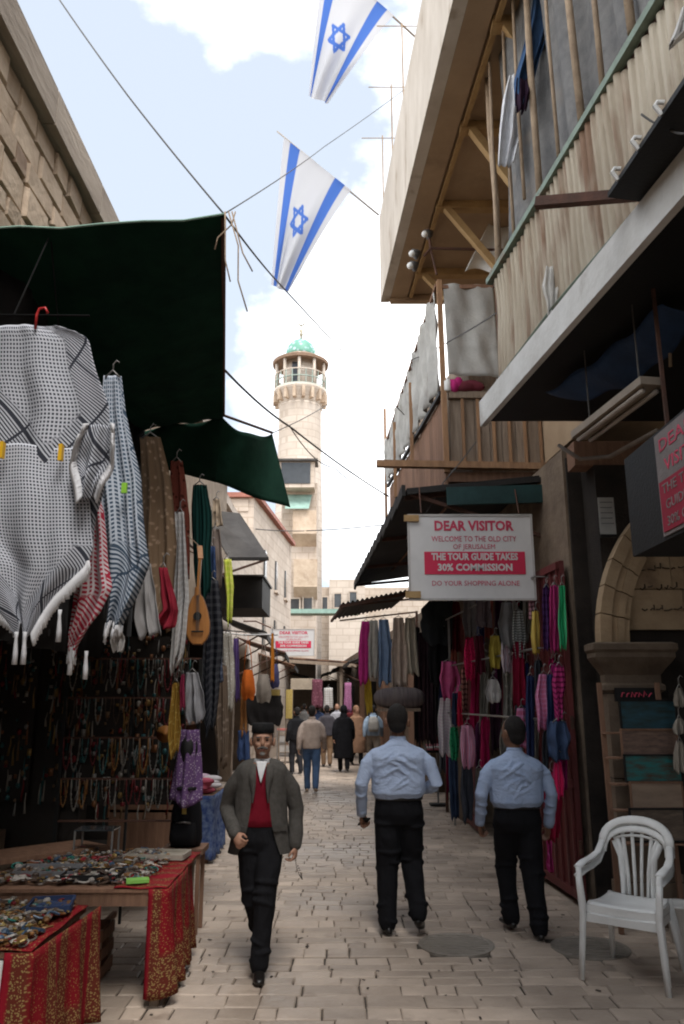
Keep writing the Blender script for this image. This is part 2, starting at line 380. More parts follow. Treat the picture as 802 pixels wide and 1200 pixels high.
M_WHITE = pm('white_painted_concrete', (0.74, 0.74, 0.72), (0.60, 0.59, 0.56), scale=3, rough=0.75, bump=0.25, bscale=25, stain=((0.30, 0.26, 0.22), 2.6, 0.63))
M_TAN = pm('tan_plaster', (0.40, 0.29, 0.19), (0.32, 0.225, 0.145), scale=1.8, rough=0.9, bump=0.2, bscale=20, stain=((0.19, 0.13, 0.085), 1.2, 0.62))
M_FASCIA = pm('pale_fascia', (0.58, 0.53, 0.47), (0.47, 0.42, 0.36), scale=2.5, rough=0.9, bump=0.2, bscale=20, stain=((0.30, 0.24, 0.18), 3.0, 0.60), stretch=(1, 1, .4))
M_JOIST = pm('ochre_painted_timber', (0.42, 0.28, 0.13), (0.32, 0.20, 0.09), scale=5, rough=0.8)
M_CORR = pm('corrugated_cladding', (0.46, 0.405, 0.32), (0.34, 0.28, 0.205), scale=3.2, rough=0.75, bump=0.3, stain=((0.20, 0.12, 0.075), 4.2, 0.50), stretch=(1, 1, .22), rnd=.12)
M_GRAIL = pm('pale_green_paint', (0.19, 0.25, 0.20), (0.14, 0.18, 0.145), scale=10, rough=0.6, stain=((0.16, 0.09, 0.05), 5, 0.6))
M_RUST = pm('rusty_steel', (0.12, 0.055, 0.038), (0.07, 0.04, 0.03), scale=8, rough=0.75, bump=0.3)
M_WOOD = pm('weathered_timber', (0.32, 0.25, 0.19), (0.20, 0.15, 0.11), scale=4, rough=0.9, bump=0.4, bscale=30, rnd=0.22, stretch=(6, 6, .5))
M_WOODRED = pm('red_brown_boards', (0.27, 0.155, 0.10), (0.19, 0.105, 0.07), scale=4, rough=0.9, bump=0.35, bscale=30, rnd=0.2, stretch=(6, 6, .5))
M_BATTEN = pm('orange_batten_wood', (0.38, 0.22, 0.12), (0.26, 0.15, 0.085), scale=5, rough=0.85, bump=0.3, rnd=.12, stretch=(4, 4, .6))
M_BAMBOO = pm('pale_pole_wood', (0.40, 0.30, 0.21), (0.27, 0.20, 0.14), scale=6, rough=0.8, bump=0.3)
M_SHEET = pm('grey_weathered_canvas', (0.52, 0.51, 0.48), (0.38, 0.37, 0.35), scale=2.5, rough=0.95, bump=0.35, bscale=30, stain=((0.25, 0.22, 0.19), 2.2, .6), transl=0.2)
M_TARPG = pm('green_tarpaulin', (0.016, 0.058, 0.038), (0.010, 0.038, 0.026), scale=3, rough=0.85, bump=0.4, bscale=9, spec=0.15, transl=0.35)
M_METALD = pm('dark_sheet_metal', (0.030, 0.028, 0.027), (0.018, 0.017, 0.016), scale=3, rough=0.7, bump=0.2, metal=0.2)
M_METALG = pm('grey_sheet_metal', (0.085, 0.078, 0.072), (0.05, 0.045, 0.042), scale=3, rough=0.6, bump=0.2, metal=0.3)
M_REDOOR = pm('dark_red_door_paint', (0.15, 0.030, 0.030), (0.10, 0.026, 0.024), scale=3, rough=0.6, bump=0.25, stain=((0.17, 0.105, 0.085), 3.5, 0.6), stretch=(1, 1, .3))
M_BLACK = pm('black_paint', (0.012, 0.012, 0.012), scale=4, rough=0.6)
M_WIRE = pm('cable_rubber', (0.10, 0.095, 0.09), scale=4, rough=0.7, bump=0)
M_TEAL = pm('dark_teal_board', (0.018, 0.055, 0.055), (0.012, 0.035, 0.035), scale=4, rough=0.6)
M_GLASS = pm('dark_window_glass', (0.05, 0.055, 0.06), rough=0.15, bump=0, spec=0.6)
M_REDTRIM = pm('dull_red_roof_trim', (0.38, 0.16, 0.12), scale=4, rough=0.8)
M_GREENPALE = pm('faded_green_awning', (0.28, 0.42, 0.36), scale=4, rough=0.8)

# ================================================================== ground and street
g = MB(); g.bb(-1500, 1500, -1500, 1500, -0.40, -0.10)
tag(g.build('ground', M_EARTH), kind='structure')
st = bpy.data.objects.new('street_paving', None); link(st); tag(st, kind='structure')
b = MB(); b.bb(-3.6, 3.6, -3.0, 46.0, -0.099, -0.014); b.build('joint_bed', M_JOINT, st)

def stone_mesh(w, d, h=0.05, bev=0.006, seed=0):
    r = random.Random(seed); j = lambda s: r.uniform(-s, s)
    x, y = w / 2, d / 2
    lo = [(-x, -y, -h), (x, -y, -h), (x, y, -h), (-x, y, -h)]
    mid = [(-x + j(.006), -y + j(.006), -bev), (x + j(.006), -y + j(.006), -bev), (x + j(.006), y + j(.006), -bev), (-x + j(.006), y + j(.006), -bev)]
    top = [(p[0] * (1 - bev * 1.4 / x), p[1] * (1 - bev * 1.4 / y), j(.0035)) for p in mid]
    vs = lo + mid + top
    fs = [(8, 9, 10, 11)] + [(4 + i, 4 + (i + 1) % 4, 8 + (i + 1) % 4, 8 + i) for i in range(4)] + [(i, (i + 1) % 4, 4 + (i + 1) % 4, 4 + i) for i in range(4)]
    return vs, fs
PAVE_SRC = {}
def paver_data(wk, k, dk):
    if (wk, k, dk) not in PAVE_SRC:
        vs, fs = stone_mesh(wk * 0.02, dk * .01 - .007, seed=wk * 7 + k + dk)
        me = bpy.data.meshes.new('paving_stone'); me.from_pydata(vs, [], fs); me.materials.append(M_PAVE); PAVE_SRC[(wk, k, dk)] = me
    return PAVE_SRC[(wk, k, dk)]
pr = random.Random(3)
far_mb = MB(); n_single = 0; covers = [gnd(535, 1107), gnd(692, 1111)]
row = 0; Y = -2.9
while Y < 45.5:
    dk = pr.choice((13, 14, 15, 16, 18, 20)); d = dk * .01
    lim = 2.15 if Y < 7 else 2.6
    X = -3.5 + pr.uniform(-.2, .1)
    while X < 3.4:
        wk = pr.choice((6, 8, 10, 11, 13, 15, 18, 21)); w = wk * 0.02
        cx, cy = X + w / 2, Y + d / 2
        X += w + 0.007
        dz = pr.uniform(-.004, .003)
        vis = abs(cx) < 0.40 * cy + .2 and cx > -1.6 - .02 * cy and cx < XR(cy) + .15 and not (cx < -1.15 and cy < 6.5)
        hidden = any(abs(cx - c.x) < .20 and abs(cy - c.y) < .20 for c in covers)
        if hidden: continue
        if 4.75 < Y and vis and n_single < 296:
            o = inst(paver_data(wk, pr.randrange(2), dk), 'paving_stone', st, Matrix.Translation((cx, cy, dz)) @ Matrix.Rotation(pr.uniform(-.010, .010), 4, 'Z'))
            n_single += 1
        else:
            vs, fs = stone_mesh(w, d - .007, seed=row * 1000 + int(X * 50))
            far_mb._add([Vector(p) + Vector((cx, cy, dz)) for p in vs], fs)
    Y += d; row += 1
tag(far_mb.build('distant_paving', M_PAVE, st), kind='stuff')

def cover(c, label):
    t = thing('manhole_cover', (c.x, c.y, 0), label, 'manhole cover')
    m = MB(); m.lathe([(0.29, -.02), (0.29, .006), (0.275, .0085), (0.27, .004), (0.01, .004)], (c.x, c.y, 0), 32); m.build('rim', M_IRON, t)
    for i in range(-4, 5):
        L = math.sqrt(max(0.01, .25 ** 2 - (i * .055) ** 2))
        q = MB(); q.box((c.x, c.y + i * .055, .006), (2 * L, .022, .006)); q.build('rib', M_IRON, t)
cover(covers[0], 'round grey iron manhole cover in open paving between the two blue-shirted men')
cover(covers[1], 'round iron manhole cover in the paving beside the white plastic chairs')

# ================================================================== left stone building
LX = -2.2
lb = thing('stone_building', (LX - 1.5, 6, 0), 'rough tan stone building with grey coping behind the green tarpaulin', 'building')
m = MB(); m.bb(LX - 3.0, LX - .06, -14, 14.6, 2.95, 6.0); m.build('wall', M_MORTAR, lb)
r = random.Random(5); z = 3.0; k = 0
while z < 5.95:
    h = r.choice((.16, .19, .22, .26))
    if z + h > 6.0: h = 6.0 - z - .005
    Y = 0.6 - r.uniform(0, .3)
    while Y < 14.5:
        L = r.uniform(.20, .50)
        if z > 4.3 and 2.5 < Y < 8.5:
            q = MB(); e = r.uniform(.015, .04)
            c = Vector((LX - .06 + e / 2, Y + L / 2, z + h / 2)); hx, hy, hz = e / 2, L / 2 - .011, h / 2 - .011
            j = lambda: r.uniform(-.007, .007)
            q.hexa([c + Vector(p) for p in ((-hx, -hy, -hz), (hx + j(), -hy * .93, -hz * .9 + j()), (hx + j(), hy * .93, -hz * .9), (-hx, hy, -hz), (-hx, -hy, hz), (hx + j(), -hy * .93 + j(), hz * .9), (hx + j(), hy * .93, hz * .9 + j()), (-hx, hy, hz))])
            q.build('stone_block', M_STONE, lb)
        Y += L
    z += h
Y = 0.5
while Y < 14.6:
    L = 1.1; q = MB(); q.bb(LX - 1.2, LX + .05, Y + .006, Y + L - .006, 6.0, 6.30); q.build('coping_stone', M_COPING, lb); Y += L
# shop floor level: dark rooms behind the stalls, closed at the back
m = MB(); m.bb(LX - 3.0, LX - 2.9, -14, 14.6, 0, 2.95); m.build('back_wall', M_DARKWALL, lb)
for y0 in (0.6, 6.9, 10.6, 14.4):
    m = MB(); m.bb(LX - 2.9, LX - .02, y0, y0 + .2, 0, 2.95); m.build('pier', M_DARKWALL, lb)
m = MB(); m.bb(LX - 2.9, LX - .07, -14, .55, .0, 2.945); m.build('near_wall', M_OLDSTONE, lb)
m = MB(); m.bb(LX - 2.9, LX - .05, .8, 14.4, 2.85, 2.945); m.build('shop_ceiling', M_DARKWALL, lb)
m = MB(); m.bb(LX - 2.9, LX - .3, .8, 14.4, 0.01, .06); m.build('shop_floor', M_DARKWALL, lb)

# ================================================================== right-hand stone building and its recess
rb = thing('stone_building', (3.6, 8, 0), 'old brown stone building with arched shop doorway beside the red door', 'building')
def seg_wall(name, Y0, Y1, z0, z1, mat=M_OLDSTONE, off=0.0, th=.4, parent=rb):
    q = MB(); a, c = XR(Y0, off), XR(Y1, off)
    q.hexa([(a, Y0, z0), (a + th, Y0, z0), (c + th, Y1, z0), (c, Y1, z0), (a, Y0, z1), (a + th, Y0, z1), (c + th, Y1, z1), (c, Y1, z1)])
    return q.build(name, mat, parent)
# recess side wall beside the chairs, and pier facing the camera
m = MB(); m.bb(3.30, 3.6, -14, 7.0, 0, 4.25); m.build('recess_wall', M_DARKWALL, rb)
M_GAPSHADE = pm('gap_shade_stone', (.035, .028, .023), (.02, .016, .014), scale=4, rough=.95, bump=.4)  # near-black stone, the gap's shade is put into its colour
m = MB(); m.bb(2.42, 3.6, 7.06, 7.5, 0, 4.24); m.build('pier_core', M_GAPSHADE, rb)
m = MB(); m.bb(2.24, 3.3, 7.06, 7.3, 4.0, 4.24); m.build('lintel_beam', M_WOODRED, rb)
m = MB(); m.bb(2.275, 2.42, 7.46, 7.495, .02, 4.2); m.build('gap_shade_strip', M_GAPSHADE, rb)  # strip added to paint the shaded gap beside the door black
# pilaster: base, shaft courses, capital
px0, px1, pyf = 2.33, 2.80, 6.93
for i, (z0, z1, e) in enumerate([(0, .34, .05), (.34, .40, .03), (.40, .78, 0), (.785, 1.15, 0), (1.155, 1.52, 0), (1.525, 1.86, 0)]):
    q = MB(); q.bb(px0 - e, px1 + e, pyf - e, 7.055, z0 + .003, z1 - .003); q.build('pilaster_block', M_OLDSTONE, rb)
def moulding(name, prof, x0, x1, y1, mat):
    q = MB()
    P = [(x0 - e, x1 + e, pyf - e, z) for (e, z) in prof]
    vs = []; fs = []
    for (a, c, f_, z) in P: vs += [(a, y1, z), (a, f_, z), (c, f_, z), (c, y1, z)]
    for i in range(len(P) - 1):
        for k in range(3): fs.append((i * 4 + k, i * 4 + k + 1, (i + 1) * 4 + k + 1, (i + 1) * 4 + k))
    n = len(P) - 1
    fs += [(0, 1, 2, 3)[::-1], (n * 4, n * 4 + 1, n * 4 + 2, n * 4 + 3)]
    q._add(vs, fs); return q.build(name, mat, rb)
moulding('capital', [(.0, 1.865), (.035, 1.89), (.035, 1.93), (.01, 1.95), (.01, 2.02), (.05, 2.08), (.09, 2.13), (.115, 2.17), (.115, 2.21), (.135, 2.235), (.135, 2.285), (.10, 2.30)], px0, px1, 7.055, M_OLDSTONE)
# arch rib springing from the capital: voussoirs with a moulded edge
M_WARM = pm('warm_carved_stone', (0.44, 0.325, 0.205), (0.33, 0.235, 0.145), scale=3, rough=0.88, bump=0.4, bscale=22, rnd=0.10, stain=((0.17, 0.11, 0.07), 2.2, .62))
ac = Vector((3.55, 6.96, 2.30)); R1, R0 = 1.22, 0.98
for i in range(9):
    t0, t1 = math.pi - i * R(10) - .004, math.pi - (i + 1) * R(10) + .004
    q = MB(); 
    for (ra, rb_, yf) in ((R0, R1, 6.93), (R1 - .07, R1 + .03, 6.90), (R0 + .05, R0 + .11, 6.91)):
        pts = [(ac.x + rr * math.cos(t), yf, ac.z + rr * 1.22 * math.sin(t)) for rr, t in ((ra, t0), (ra, (t0 + t1) / 2), (ra, t1), (rb_, t1), (rb_, (t0 + t1) / 2), (rb_, t0))]
        q.prism(pts, (0, 7.05 - yf, 0))
    q.build('voussoir', M_WARM, rb)
# infill of the arch: inscribed slabs with a broken lower edge
r = random.Random(12)
zz = 2.42
for i in range(3):
    xx = 2.60
    while xx < 3.5:
        L = r.uniform(.42, .62); zt = zz + .37
        lim = ac.x - R0 * math.sqrt(max(0, 1 - ((zz - ac.z) / (R0 * 1.22)) ** 2)) + .0
        if xx + L > lim - .1:
            q = MB(); q.bb(max(xx, lim - .1) + .004, min(xx + L, 3.5) - .004, 6.985 + r.uniform(0, .012), 7.055, zz + .004, zt - .004)
            if max(xx, lim - .1) + .02 < min(xx + L, 3.5): q.build('slab', M_WARM, rb)
        xx += L
    zz += .37
M_INK = pm('worn_black_lettering', (0.10, 0.075, 0.055), rough=0.9, bump=0)
for i, (zl, n) in enumerate([(2.60, 9), (2.80, 7), (2.98, 8), (3.16, 6)]):
    q = MB(); r = random.Random(40 + i); xx = 2.72
    for k in range(n):
        L = r.uniform(.03, .075); a = Vector((xx, 6.975, zl + r.uniform(-.01, .012)))
        q.tube([a, a + Vector((L * .5, 0, r.uniform(-.02, .02))), a + Vector((L, 0, r.uniform(-.012, .02)))], .006, 5)
        if r.random() < .6: q.tube([a + Vector((L, 0, 0)), a + Vector((L, 0, r.uniform(.02, .05)))], .006, 5)
        xx += L + r.uniform(.012, .035)
    q.build('inscription', M_INK, rb)
# street front: piers and spandrel round the shop doorway (Y 8.75 to 12.3), wall above
seg_wall('pier', 7.50, 8.70, 0, 4.3, th=.6)
seg_wall('pier', 12.35, 13.2, 0, 4.3, th=.6)
q = MB(); pts = []; yc, rr_ = 10.5, 1.80
for i in range(17):
    t = math.pi * i / 16; pts.append((yc - rr_ * math.cos(t), 2.55 + 1.0 * math.sin(t)))
poly = [(8.70, 4.3), (8.70, 2.55)] + pts[0:] + [(12.35, 2.55), (12.35, 4.3)]
for i in range(16):
    (ya, za), (yb, zb) = pts[i], pts[i + 1]
    q.hexa([(XR(ya), ya, za), (XR(ya) + .5, ya, za), (XR(yb) + .5, yb, zb), (XR(yb), yb, zb), (XR(ya), ya, 4.3), (XR(ya) + .5, ya, 4.3), (XR(yb) + .5, yb, 4.3), (XR(yb), yb, 4.3)])
q.build('spandrel', M_OLDSTONE, rb)
for i in range(16):
    (ya, za), (yb, zb) = pts[i], pts[i + 1]
    k = 1.16; f = lambda y, z: (yc + (y - yc) * k, 2.55 + (z - 2.55) * k)
    (yc_, zc_), (yd_, zd_) = f(yb, zb), f(ya, za)
    q = MB(); P = [(ya, za), (yb, zb), (yc_, zc_), (yd_, zd_)]
    q.prism([(XR(y) - .03, y, z) for (y, z) in P], (.1, 0, 0)); q.build('voussoir', M_OLDSTONE, rb)
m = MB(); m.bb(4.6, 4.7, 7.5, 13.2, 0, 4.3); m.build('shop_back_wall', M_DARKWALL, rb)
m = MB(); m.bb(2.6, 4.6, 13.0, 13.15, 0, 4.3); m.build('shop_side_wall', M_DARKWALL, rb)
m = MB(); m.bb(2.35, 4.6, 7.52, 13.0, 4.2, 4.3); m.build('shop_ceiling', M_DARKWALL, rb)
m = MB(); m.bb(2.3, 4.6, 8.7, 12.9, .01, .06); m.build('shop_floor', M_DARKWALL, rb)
# upper storey behind the balconies
q = MB(); a, c = XR(-14) + .35, XR(14) + .35
q.hexa([(a, -14, 4.62), (a + 3, -14, 4.62), (c + 3, 14, 4.62), (c, 14, 4.62), (a, -14, 8.9), (a + 3, -14, 8.9), (c + 3, 14, 8.9), (c, 14, 8.9)])
q.build('upper_wall', M_TAN, rb)

# ================================================================== white-edged concrete balcony slab with corrugated parapet
def SX(Y): return 1.30 - 0.130 * (Y - 6.6)
bal = thing('balcony', (1.7, 5, 4.3), 'concrete balcony with pale corrugated cladding and white painted edge', 'balcony')
q = MB(); y0, y1 = -4.0, 6.62
q.hexa([(SX(y0), y0, 4.28), (4.2, y0, 4.28), (4.2, y1, 4.28), (SX(y1), y1, 4.28), (SX(y0), y0, 4.42), (4.2, y0, 4.42), (4.2, y1, 4.42), (SX(y1), y1, 4.42)])
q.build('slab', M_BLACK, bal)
q = MB(); e = .03
q.hexa([(SX(y0) - e, y0, 4.24), (SX(y0) + .02, y0, 4.24), (SX(y1) + .02, y1 + e, 4.24), (SX(y1) - e, y1 + e, 4.24), (SX(y0) - e, y0, 4.48), (SX(y0) + .02, y0, 4.48), (SX(y1) + .02, y1 + e, 4.48), (SX(y1) - e, y1 + e, 4.48)])
q.build('edge_beam', M_WHITE, bal)
q = MB()
q.hexa([(SX(y0) + .03, y0, 4.425), (4.1, y0, 4.425), (4.1, y1, 4.425), (SX(y1) + .03, y1, 4.425), (SX(y0) + .10, y0, 4.60), (4.1, y0, 4.60), (4.1, y1 - .05, 4.60), (SX(y1) + .10, y1 - .05, 4.60)])
q.build('floor_screed', M_FASCIA, bal)
# corrugated sheets, each its own piece
def PXc(Y): return SX(Y) + .13
Y = 6.55; n = 0
while Y > 1.2:
    L = 0.86; ya, yb = Y, Y - L
    def fn(u, v, ya=ya, yb=yb, n=n):
        y = ya + (yb - ya) * u; ph = u * L / .085 * 2 * math.pi
        s = math.sin(ph); s = math.copysign(abs(s) ** .5, s)
        return (PXc(y) + .014 * s + .012 * (n % 2) + .014 * math.sin(v * 3 + n) + .018 * noise.noise(Vector((y * 2.5, v * 2, n))), y + .012 * math.sin(v * 4 + n), 4.56 + .05 * noise.noise(Vector((y * 6, n, 0))) * (1 - v) + (5.66 - 4.56) * v + .02 * ((n * 37) % 3 - 1))
    q = MB(); q.grid(fn, 84, 6, thick=.003); q.build('corrugated_sheet', M_CORR, bal, smooth=False)
    Y -= L - .04; n += 1
q = MB(); q.bar((PXc(6.62) - .02, 6.62, 5.69), (PXc(1.0) - .02, 1.0, 5.69), .06, .055); q.build('handrail', M_GRAIL, bal)
q = MB(); q.bar((PXc(6.62) + .03, 6.62, 5.65), (PXc(1.0) + .03, 1.0, 5.65), .03, .04); q.build('under_rail', M_RUST, bal)
q = MB(); q.tube([(PXc(6.6) - .03, 6.6, 4.62), (PXc(5.2) - .03, 5.2, 4.66), (PXc(4) - .03, 4.0, 4.62)], .012, 6); q.build('green_cable', M_GRAIL, bal)
# end panel of the balcony toward the far side
for yq in (6.6, 4.9, 3.2): 
    q = MB(); q.bar((PXc(yq) + .05, yq, 4.6), (PXc(yq) + .05, yq, 5.65), .04, .04); q.build('post', M_RUST, bal)

# grey mesh screen with poles above the rail
M_MESH = pm('grey_shade_net', (0.25, 0.245, 0.24), (0.15, 0.15, 0.155), scale=5, rough=0.95, bump=0.5, bscale=90, transl=0.25, stain=((0.30, 0.27, 0.24), 2.5, .6))
ms = thing('shade_screen', (1.5, 5, 5.7), 'grey shade netting tied to wooden poles above the balcony rail', 'screen')
def fn(u, v):
    y = 6.45 - 4.6 * u
    return (PXc(y) + .10 + .05 * math.sin(u * 31 + v * 2) + .03 * math.sin(u * 83 + v * 4), y, 5.60 + 3.0 * v)
q = MB(); q.grid(fn, 110, 16, thick=.004); q.build('netting', M_MESH, ms, smooth=True)
r = random.Random(8)
for i, y in enumerate((6.40, 6.0, 5.72, 5.40, 5.02, 4.62, 4.30, 3.9, 3.5, 3.0)):
    x = PXc(y) + .01; q = MB(); lean = r.uniform(-.09, .09)
    zb = 5.70 + r.uniform(-.02, .25); rad = r.choice((.012, .016, .022, .03))
    q.tube([(x, y, zb), (x - .01, y + lean * .5, 7.0), (x + .01, y + lean, 8.6)], [rad, rad * .95, rad * .85], 8); q.build('pole', M_BAMBOO, ms, smooth=True)

# tall pale pole at the far end of the balcony
q = MB(); pb, pt = at(585, 318, 6.66), at(570, 58, 6.66)
q.tube([pb, pb.lerp(pt, .3) + Vector((.012, 0, 0)), pb.lerp(pt, .62) + Vector((-.008, 0, 0)), pt], [.034, .032, .030, .028], 10)
tag(q.build('wooden_pole', M_BAMBOO, None, True), 'tall pale wooden pole lashed at the end of the corrugated balcony', 'pole')

# folded awning with arm below the rail
fa = thing('folded_awning', (1.5, 3.4, 4.5), 'dark folded awning with rusty steel arm and white hooks below the balcony rail', 'awning')
A, B_ = at(628, 238, 4.0), at(772, 226, 3.72)
q = MB(); q.bar(A, B_, .05, .06); q.build('arm', M_RUST, fa)
c1, c2 = at(712, 226, 3.74), at(806, 84, 2.86)
q = MB(); d1, d2 = c1 + Vector((.42, 0, -.06)), c2 + Vector((.42, 0, -.06))
q.hexa([c1 - Vector((0, 0, .03)), d1 - Vector((0, 0, .03)), d2 - Vector((0, 0, .03)), c2 - Vector((0, 0, .03)), c1, d1, d2, c2]); q.build('canvas', M_BLACK, fa)
q = MB(); q.bar(d1 - Vector((.02, 0, .06)), d2 - Vector((.02, 0, .06)), .05, .06); q.build('rear_bar', M_RUST, fa)
M_PLASTW = pm('white_plastic', (0.80, 0.80, 0.78), (0.70, 0.70, 0.68), scale=6, rough=0.45, bump=0.05, spec=0.4)
for f in (.16, .44, .72):
    p = c1.lerp(c2, f); q = MB(); q.tube([p + Vector((0, 0, -.02)), p + Vector((-.03, 0, .03)), p + Vector((-.01, .01, .06)), p + Vector((.02, 0, .05))], .012, 6); q.build('hook', M_PLASTW, fa)

# blue tarp bundle, fluorescent fitting, under the slab
M_BLUE = pm('blue_tarpaulin', (0.035, 0.075, 0.17), (0.025, 0.05, 0.11), scale=5, rough=0.7, bump=0.3, bscale=30)
def fn(u, v):
    p = at(640 + 130 * u, 470 - 165 * u - 40 * (1 - abs(2 * v - 1)) * 0, 5.7 - 1.4 * u)
    w = .10 + .16 * math.sin(math.pi * min(1, u * 1.05))
    return (p.x + .25 * v, p.y, 4.18 - w * (v ** .8) * (1.0 - .3 * v) - .02 * math.sin(u * 19))
q = MB(); q.grid(fn, 40, 10, thick=.004)
tag(q.build('tarpaulin', M_BLUE, None, True), 'sagging blue tarpaulin tucked up under the balcony slab', 'tarpaulin')
fl = thing('strip_light', at(735, 485, 4.9), 'unlit double-tube strip light hanging under the dark balcony slab', 'lamp')
la, lb2 = at(682, 518, 5.3), at(766, 455, 4.35)
d = (lb2 - la).normalized()
q = MB(); q.bar(la + Vector((0, 0, .05)), lb2 + Vector((0, 0, .05)), .16, .05); q.build('housing', pm('cream_metal', (.34, .28, .22), rough=.5), fl)
for s in (-.045, .045):
    sd = d.cross(Vector((0, 0, 1))) * s
    q = MB(); q.tube([la + d * .04 + sd, lb2 - d * .04 + sd], .016, 8); q.build('tube', pm('unlit_tube', (.52, .46, .40), rough=.3, bump=0), fl, True)
for s in (.15, .85):
    p = la.lerp(lb2, s); q = MB(); q.tube([p + Vector((0, 0, .07)), (p.x, p.y, 4.285)], .006, 6); q.build('hanger', M_WIRE, fl)
# dark signboard box facing the street near the recess
sb = thing('sign_box', (1.9, 3.6, 2.6), 'black hanging sign box with white and red poster facing the street', 'sign')
q = MB(); q.bb(1.75, 2.12, 2.3, 4.55, 2.64, 3.25); q.build('casing', M_BLACK, sb)
M_SIGNW = pm('sign_white', (0.66, 0.65, 0.64), (0.58, 0.57, 0.56), scale=3, rough=0.55, bump=0.03)
M_SIGNR = pm('sign_red', (0.62, 0.030, 0.085), (0.55, 0.028, 0.075), scale=3, rough=0.6, bump=0)
M_SIGNT = pm('sign_red_lettering', (0.60, 0.06, 0.12), rough=0.6, bump=0)
M_SHADEDW = pm('shaded_poster_white', (0.24, 0.21, 0.205), (0.17, 0.15, 0.145), scale=5, rough=.7); M_SHADEDR = pm('shaded_poster_red', (0.33, 0.018, 0.045), (0.26, 0.016, 0.036), scale=5, rough=.7, bump=0)  # poster white and red dimmed, shade under the slab is in the colour
q = MB(); q.bb(1.742, 1.7495, 2.4, 4.07, 2.66, 3.23); pn = q.build('poster', M_SHADEDW, sb)
q = MB(); q.bb(1.7365, 1.7415, 2.42, 4.05, 2.68, 2.955); rdp = q.build('red_panel', M_SHADEDR, sb)
def side_text(s, z, size, mat, par, yl, w):
    inv = WM[par.name].inverted()
    text(s, size, mat, par, inv @ plane_m(Vector((1.7355 if par is rdp else 1.7405, yl - w / 2, z)), (0, -1, 0), (0, 0, 1)), width=w)
side_text('THE TOUR', 2.905, .075, M_SHADEDW, rdp, 4.02, .50); side_text('GUIDE TAKES', 2.815, .075, M_SHADEDW, rdp, 4.02, .62); side_text('30% COMMISSION', 2.725, .075, M_SHADEDW, rdp, 4.02, .80)
side_text('DEAR', 3.15, .10, M_SIGNT, pn, 4.02, .42); side_text('VISITOR', 3.03, .10, M_SIGNT, pn, 4.02, .62)
for yq in (2.8, 4.3):
    q = MB(); q.bar((1.93, yq, 3.25), (1.93, yq, 4.285), .02, .02); q.build('hanger', M_RUST, sb)

# unseen canopy added behind the viewer to block light from there
cb = thing('street_canopy', (-1.4, -4, 4.5), 'long dark canopy added unseen behind the viewpoint to block light', 'canopy')
for i in range(6):
    q = MB(); ya_ = 2.1 - 2.4 * (i + 1); q.grid(lambda u, v: (-2.24 + 1.5 * u, ya_ + 2.36 * v, 4.75 - .25 * u - .12 * math.sin(math.pi * v)), 6, 6, thick=.006); q.build('canvas', M_TARPG, cb, True)
    q = MB(); q.bar((-2.26, ya_, 4.74), (-.74, ya_, 4.50), .03, .03); q.build('rafter', M_RUST, cb)

# scraps trodden into the joints
q = MB(); r = random.Random(91)
for k in range(120):
    x, y = r.uniform(-1.3, 2.0), r.uniform(4.8, 15); w = r.uniform(.006, .018); m3 = Matrix.Rotation(r.uniform(0, 6.28), 3, 'Z')
    q.box((x, y, .0045), (w, w * r.uniform(.5, 2.5), .004), m3)
tag(q.build('litter', pm('dark_litter', (.05, .04, .035), (.14, .12, .10), scale=3, rough=.9, rnd=.5)), kind='stuff')

# ================================================================== timber and canvas balcony room
sh = thing('timber_balcony', (1.3, 9, 4.5), 'enclosed timber balcony hung with grey canvas above the dark awning', 'balcony')
FY = 9.0
def HX(Y): return 1.28 - 0.078 * (Y - FY)
# floor frame and beams
q = MB(); q.hexa([(HX(FY) + .03, FY + .03, 4.40), (3.2, FY + .03, 4.40), (3.0, 14, 4.40), (HX(14) + .03, 14, 4.40), (HX(FY) + .03, FY + .03, 4.52), (3.2, FY + .03, 4.52), (3.0, 14, 4.52), (HX(14) + .03, 14, 4.52)]); q.build('floor', M_WOODRED, sh)
q = MB(); q.bar((.42, FY - .06, 4.60), (2.55, FY - .06, 4.56), .09, .08); q.build('front_beam', M_BATTEN, sh)
# front face: planks and battens
Z0, Z1, ZT = 4.62, 5.55, 7.0
x = HX(FY) + .06; r = random.Random(21)
while x < 2.75:
    w = r.uniform(.14, .19); q = MB(); q.bb(x, x + w - .008, FY + r.uniform(0, .012), FY + .03, Z0, Z1 - .02 + r.uniform(-.02, .02)); q.build('plank', M_WOOD, sh); x += w
for k in range(7):
    x = HX(FY) + .20 + .19 * k
    q = MB(); q.bb(x, x + .035, FY - .035, FY - .004, Z0 - .02, Z1 - .09); q.build('batten', M_BATTEN, sh)
q = MB(); q.bb(HX(FY) + .05, 2.1, FY - .05, FY + .04, Z1 - .085, Z1 + .0); q.build('sill', M_WOOD, sh)
# corner and intermediate posts
q = MB(); q.bar((HX(FY), FY - .02, 4.5), (HX(FY) - .02, FY - .02, ZT + .1), .065, .065); q.build('post', M_BATTEN, sh)
q = MB(); q.bar((HX(FY) + .70, FY - .0, Z1), (HX(FY) + .68, FY, ZT), .055, .055); q.build('post', M_BATTEN, sh)
q = MB(); q.bar((HX(FY) - .03, FY - .02, ZT), (2.4, FY - .02, ZT + .02), .05, .05); q.build('top_rail', M_WOODRED, sh)
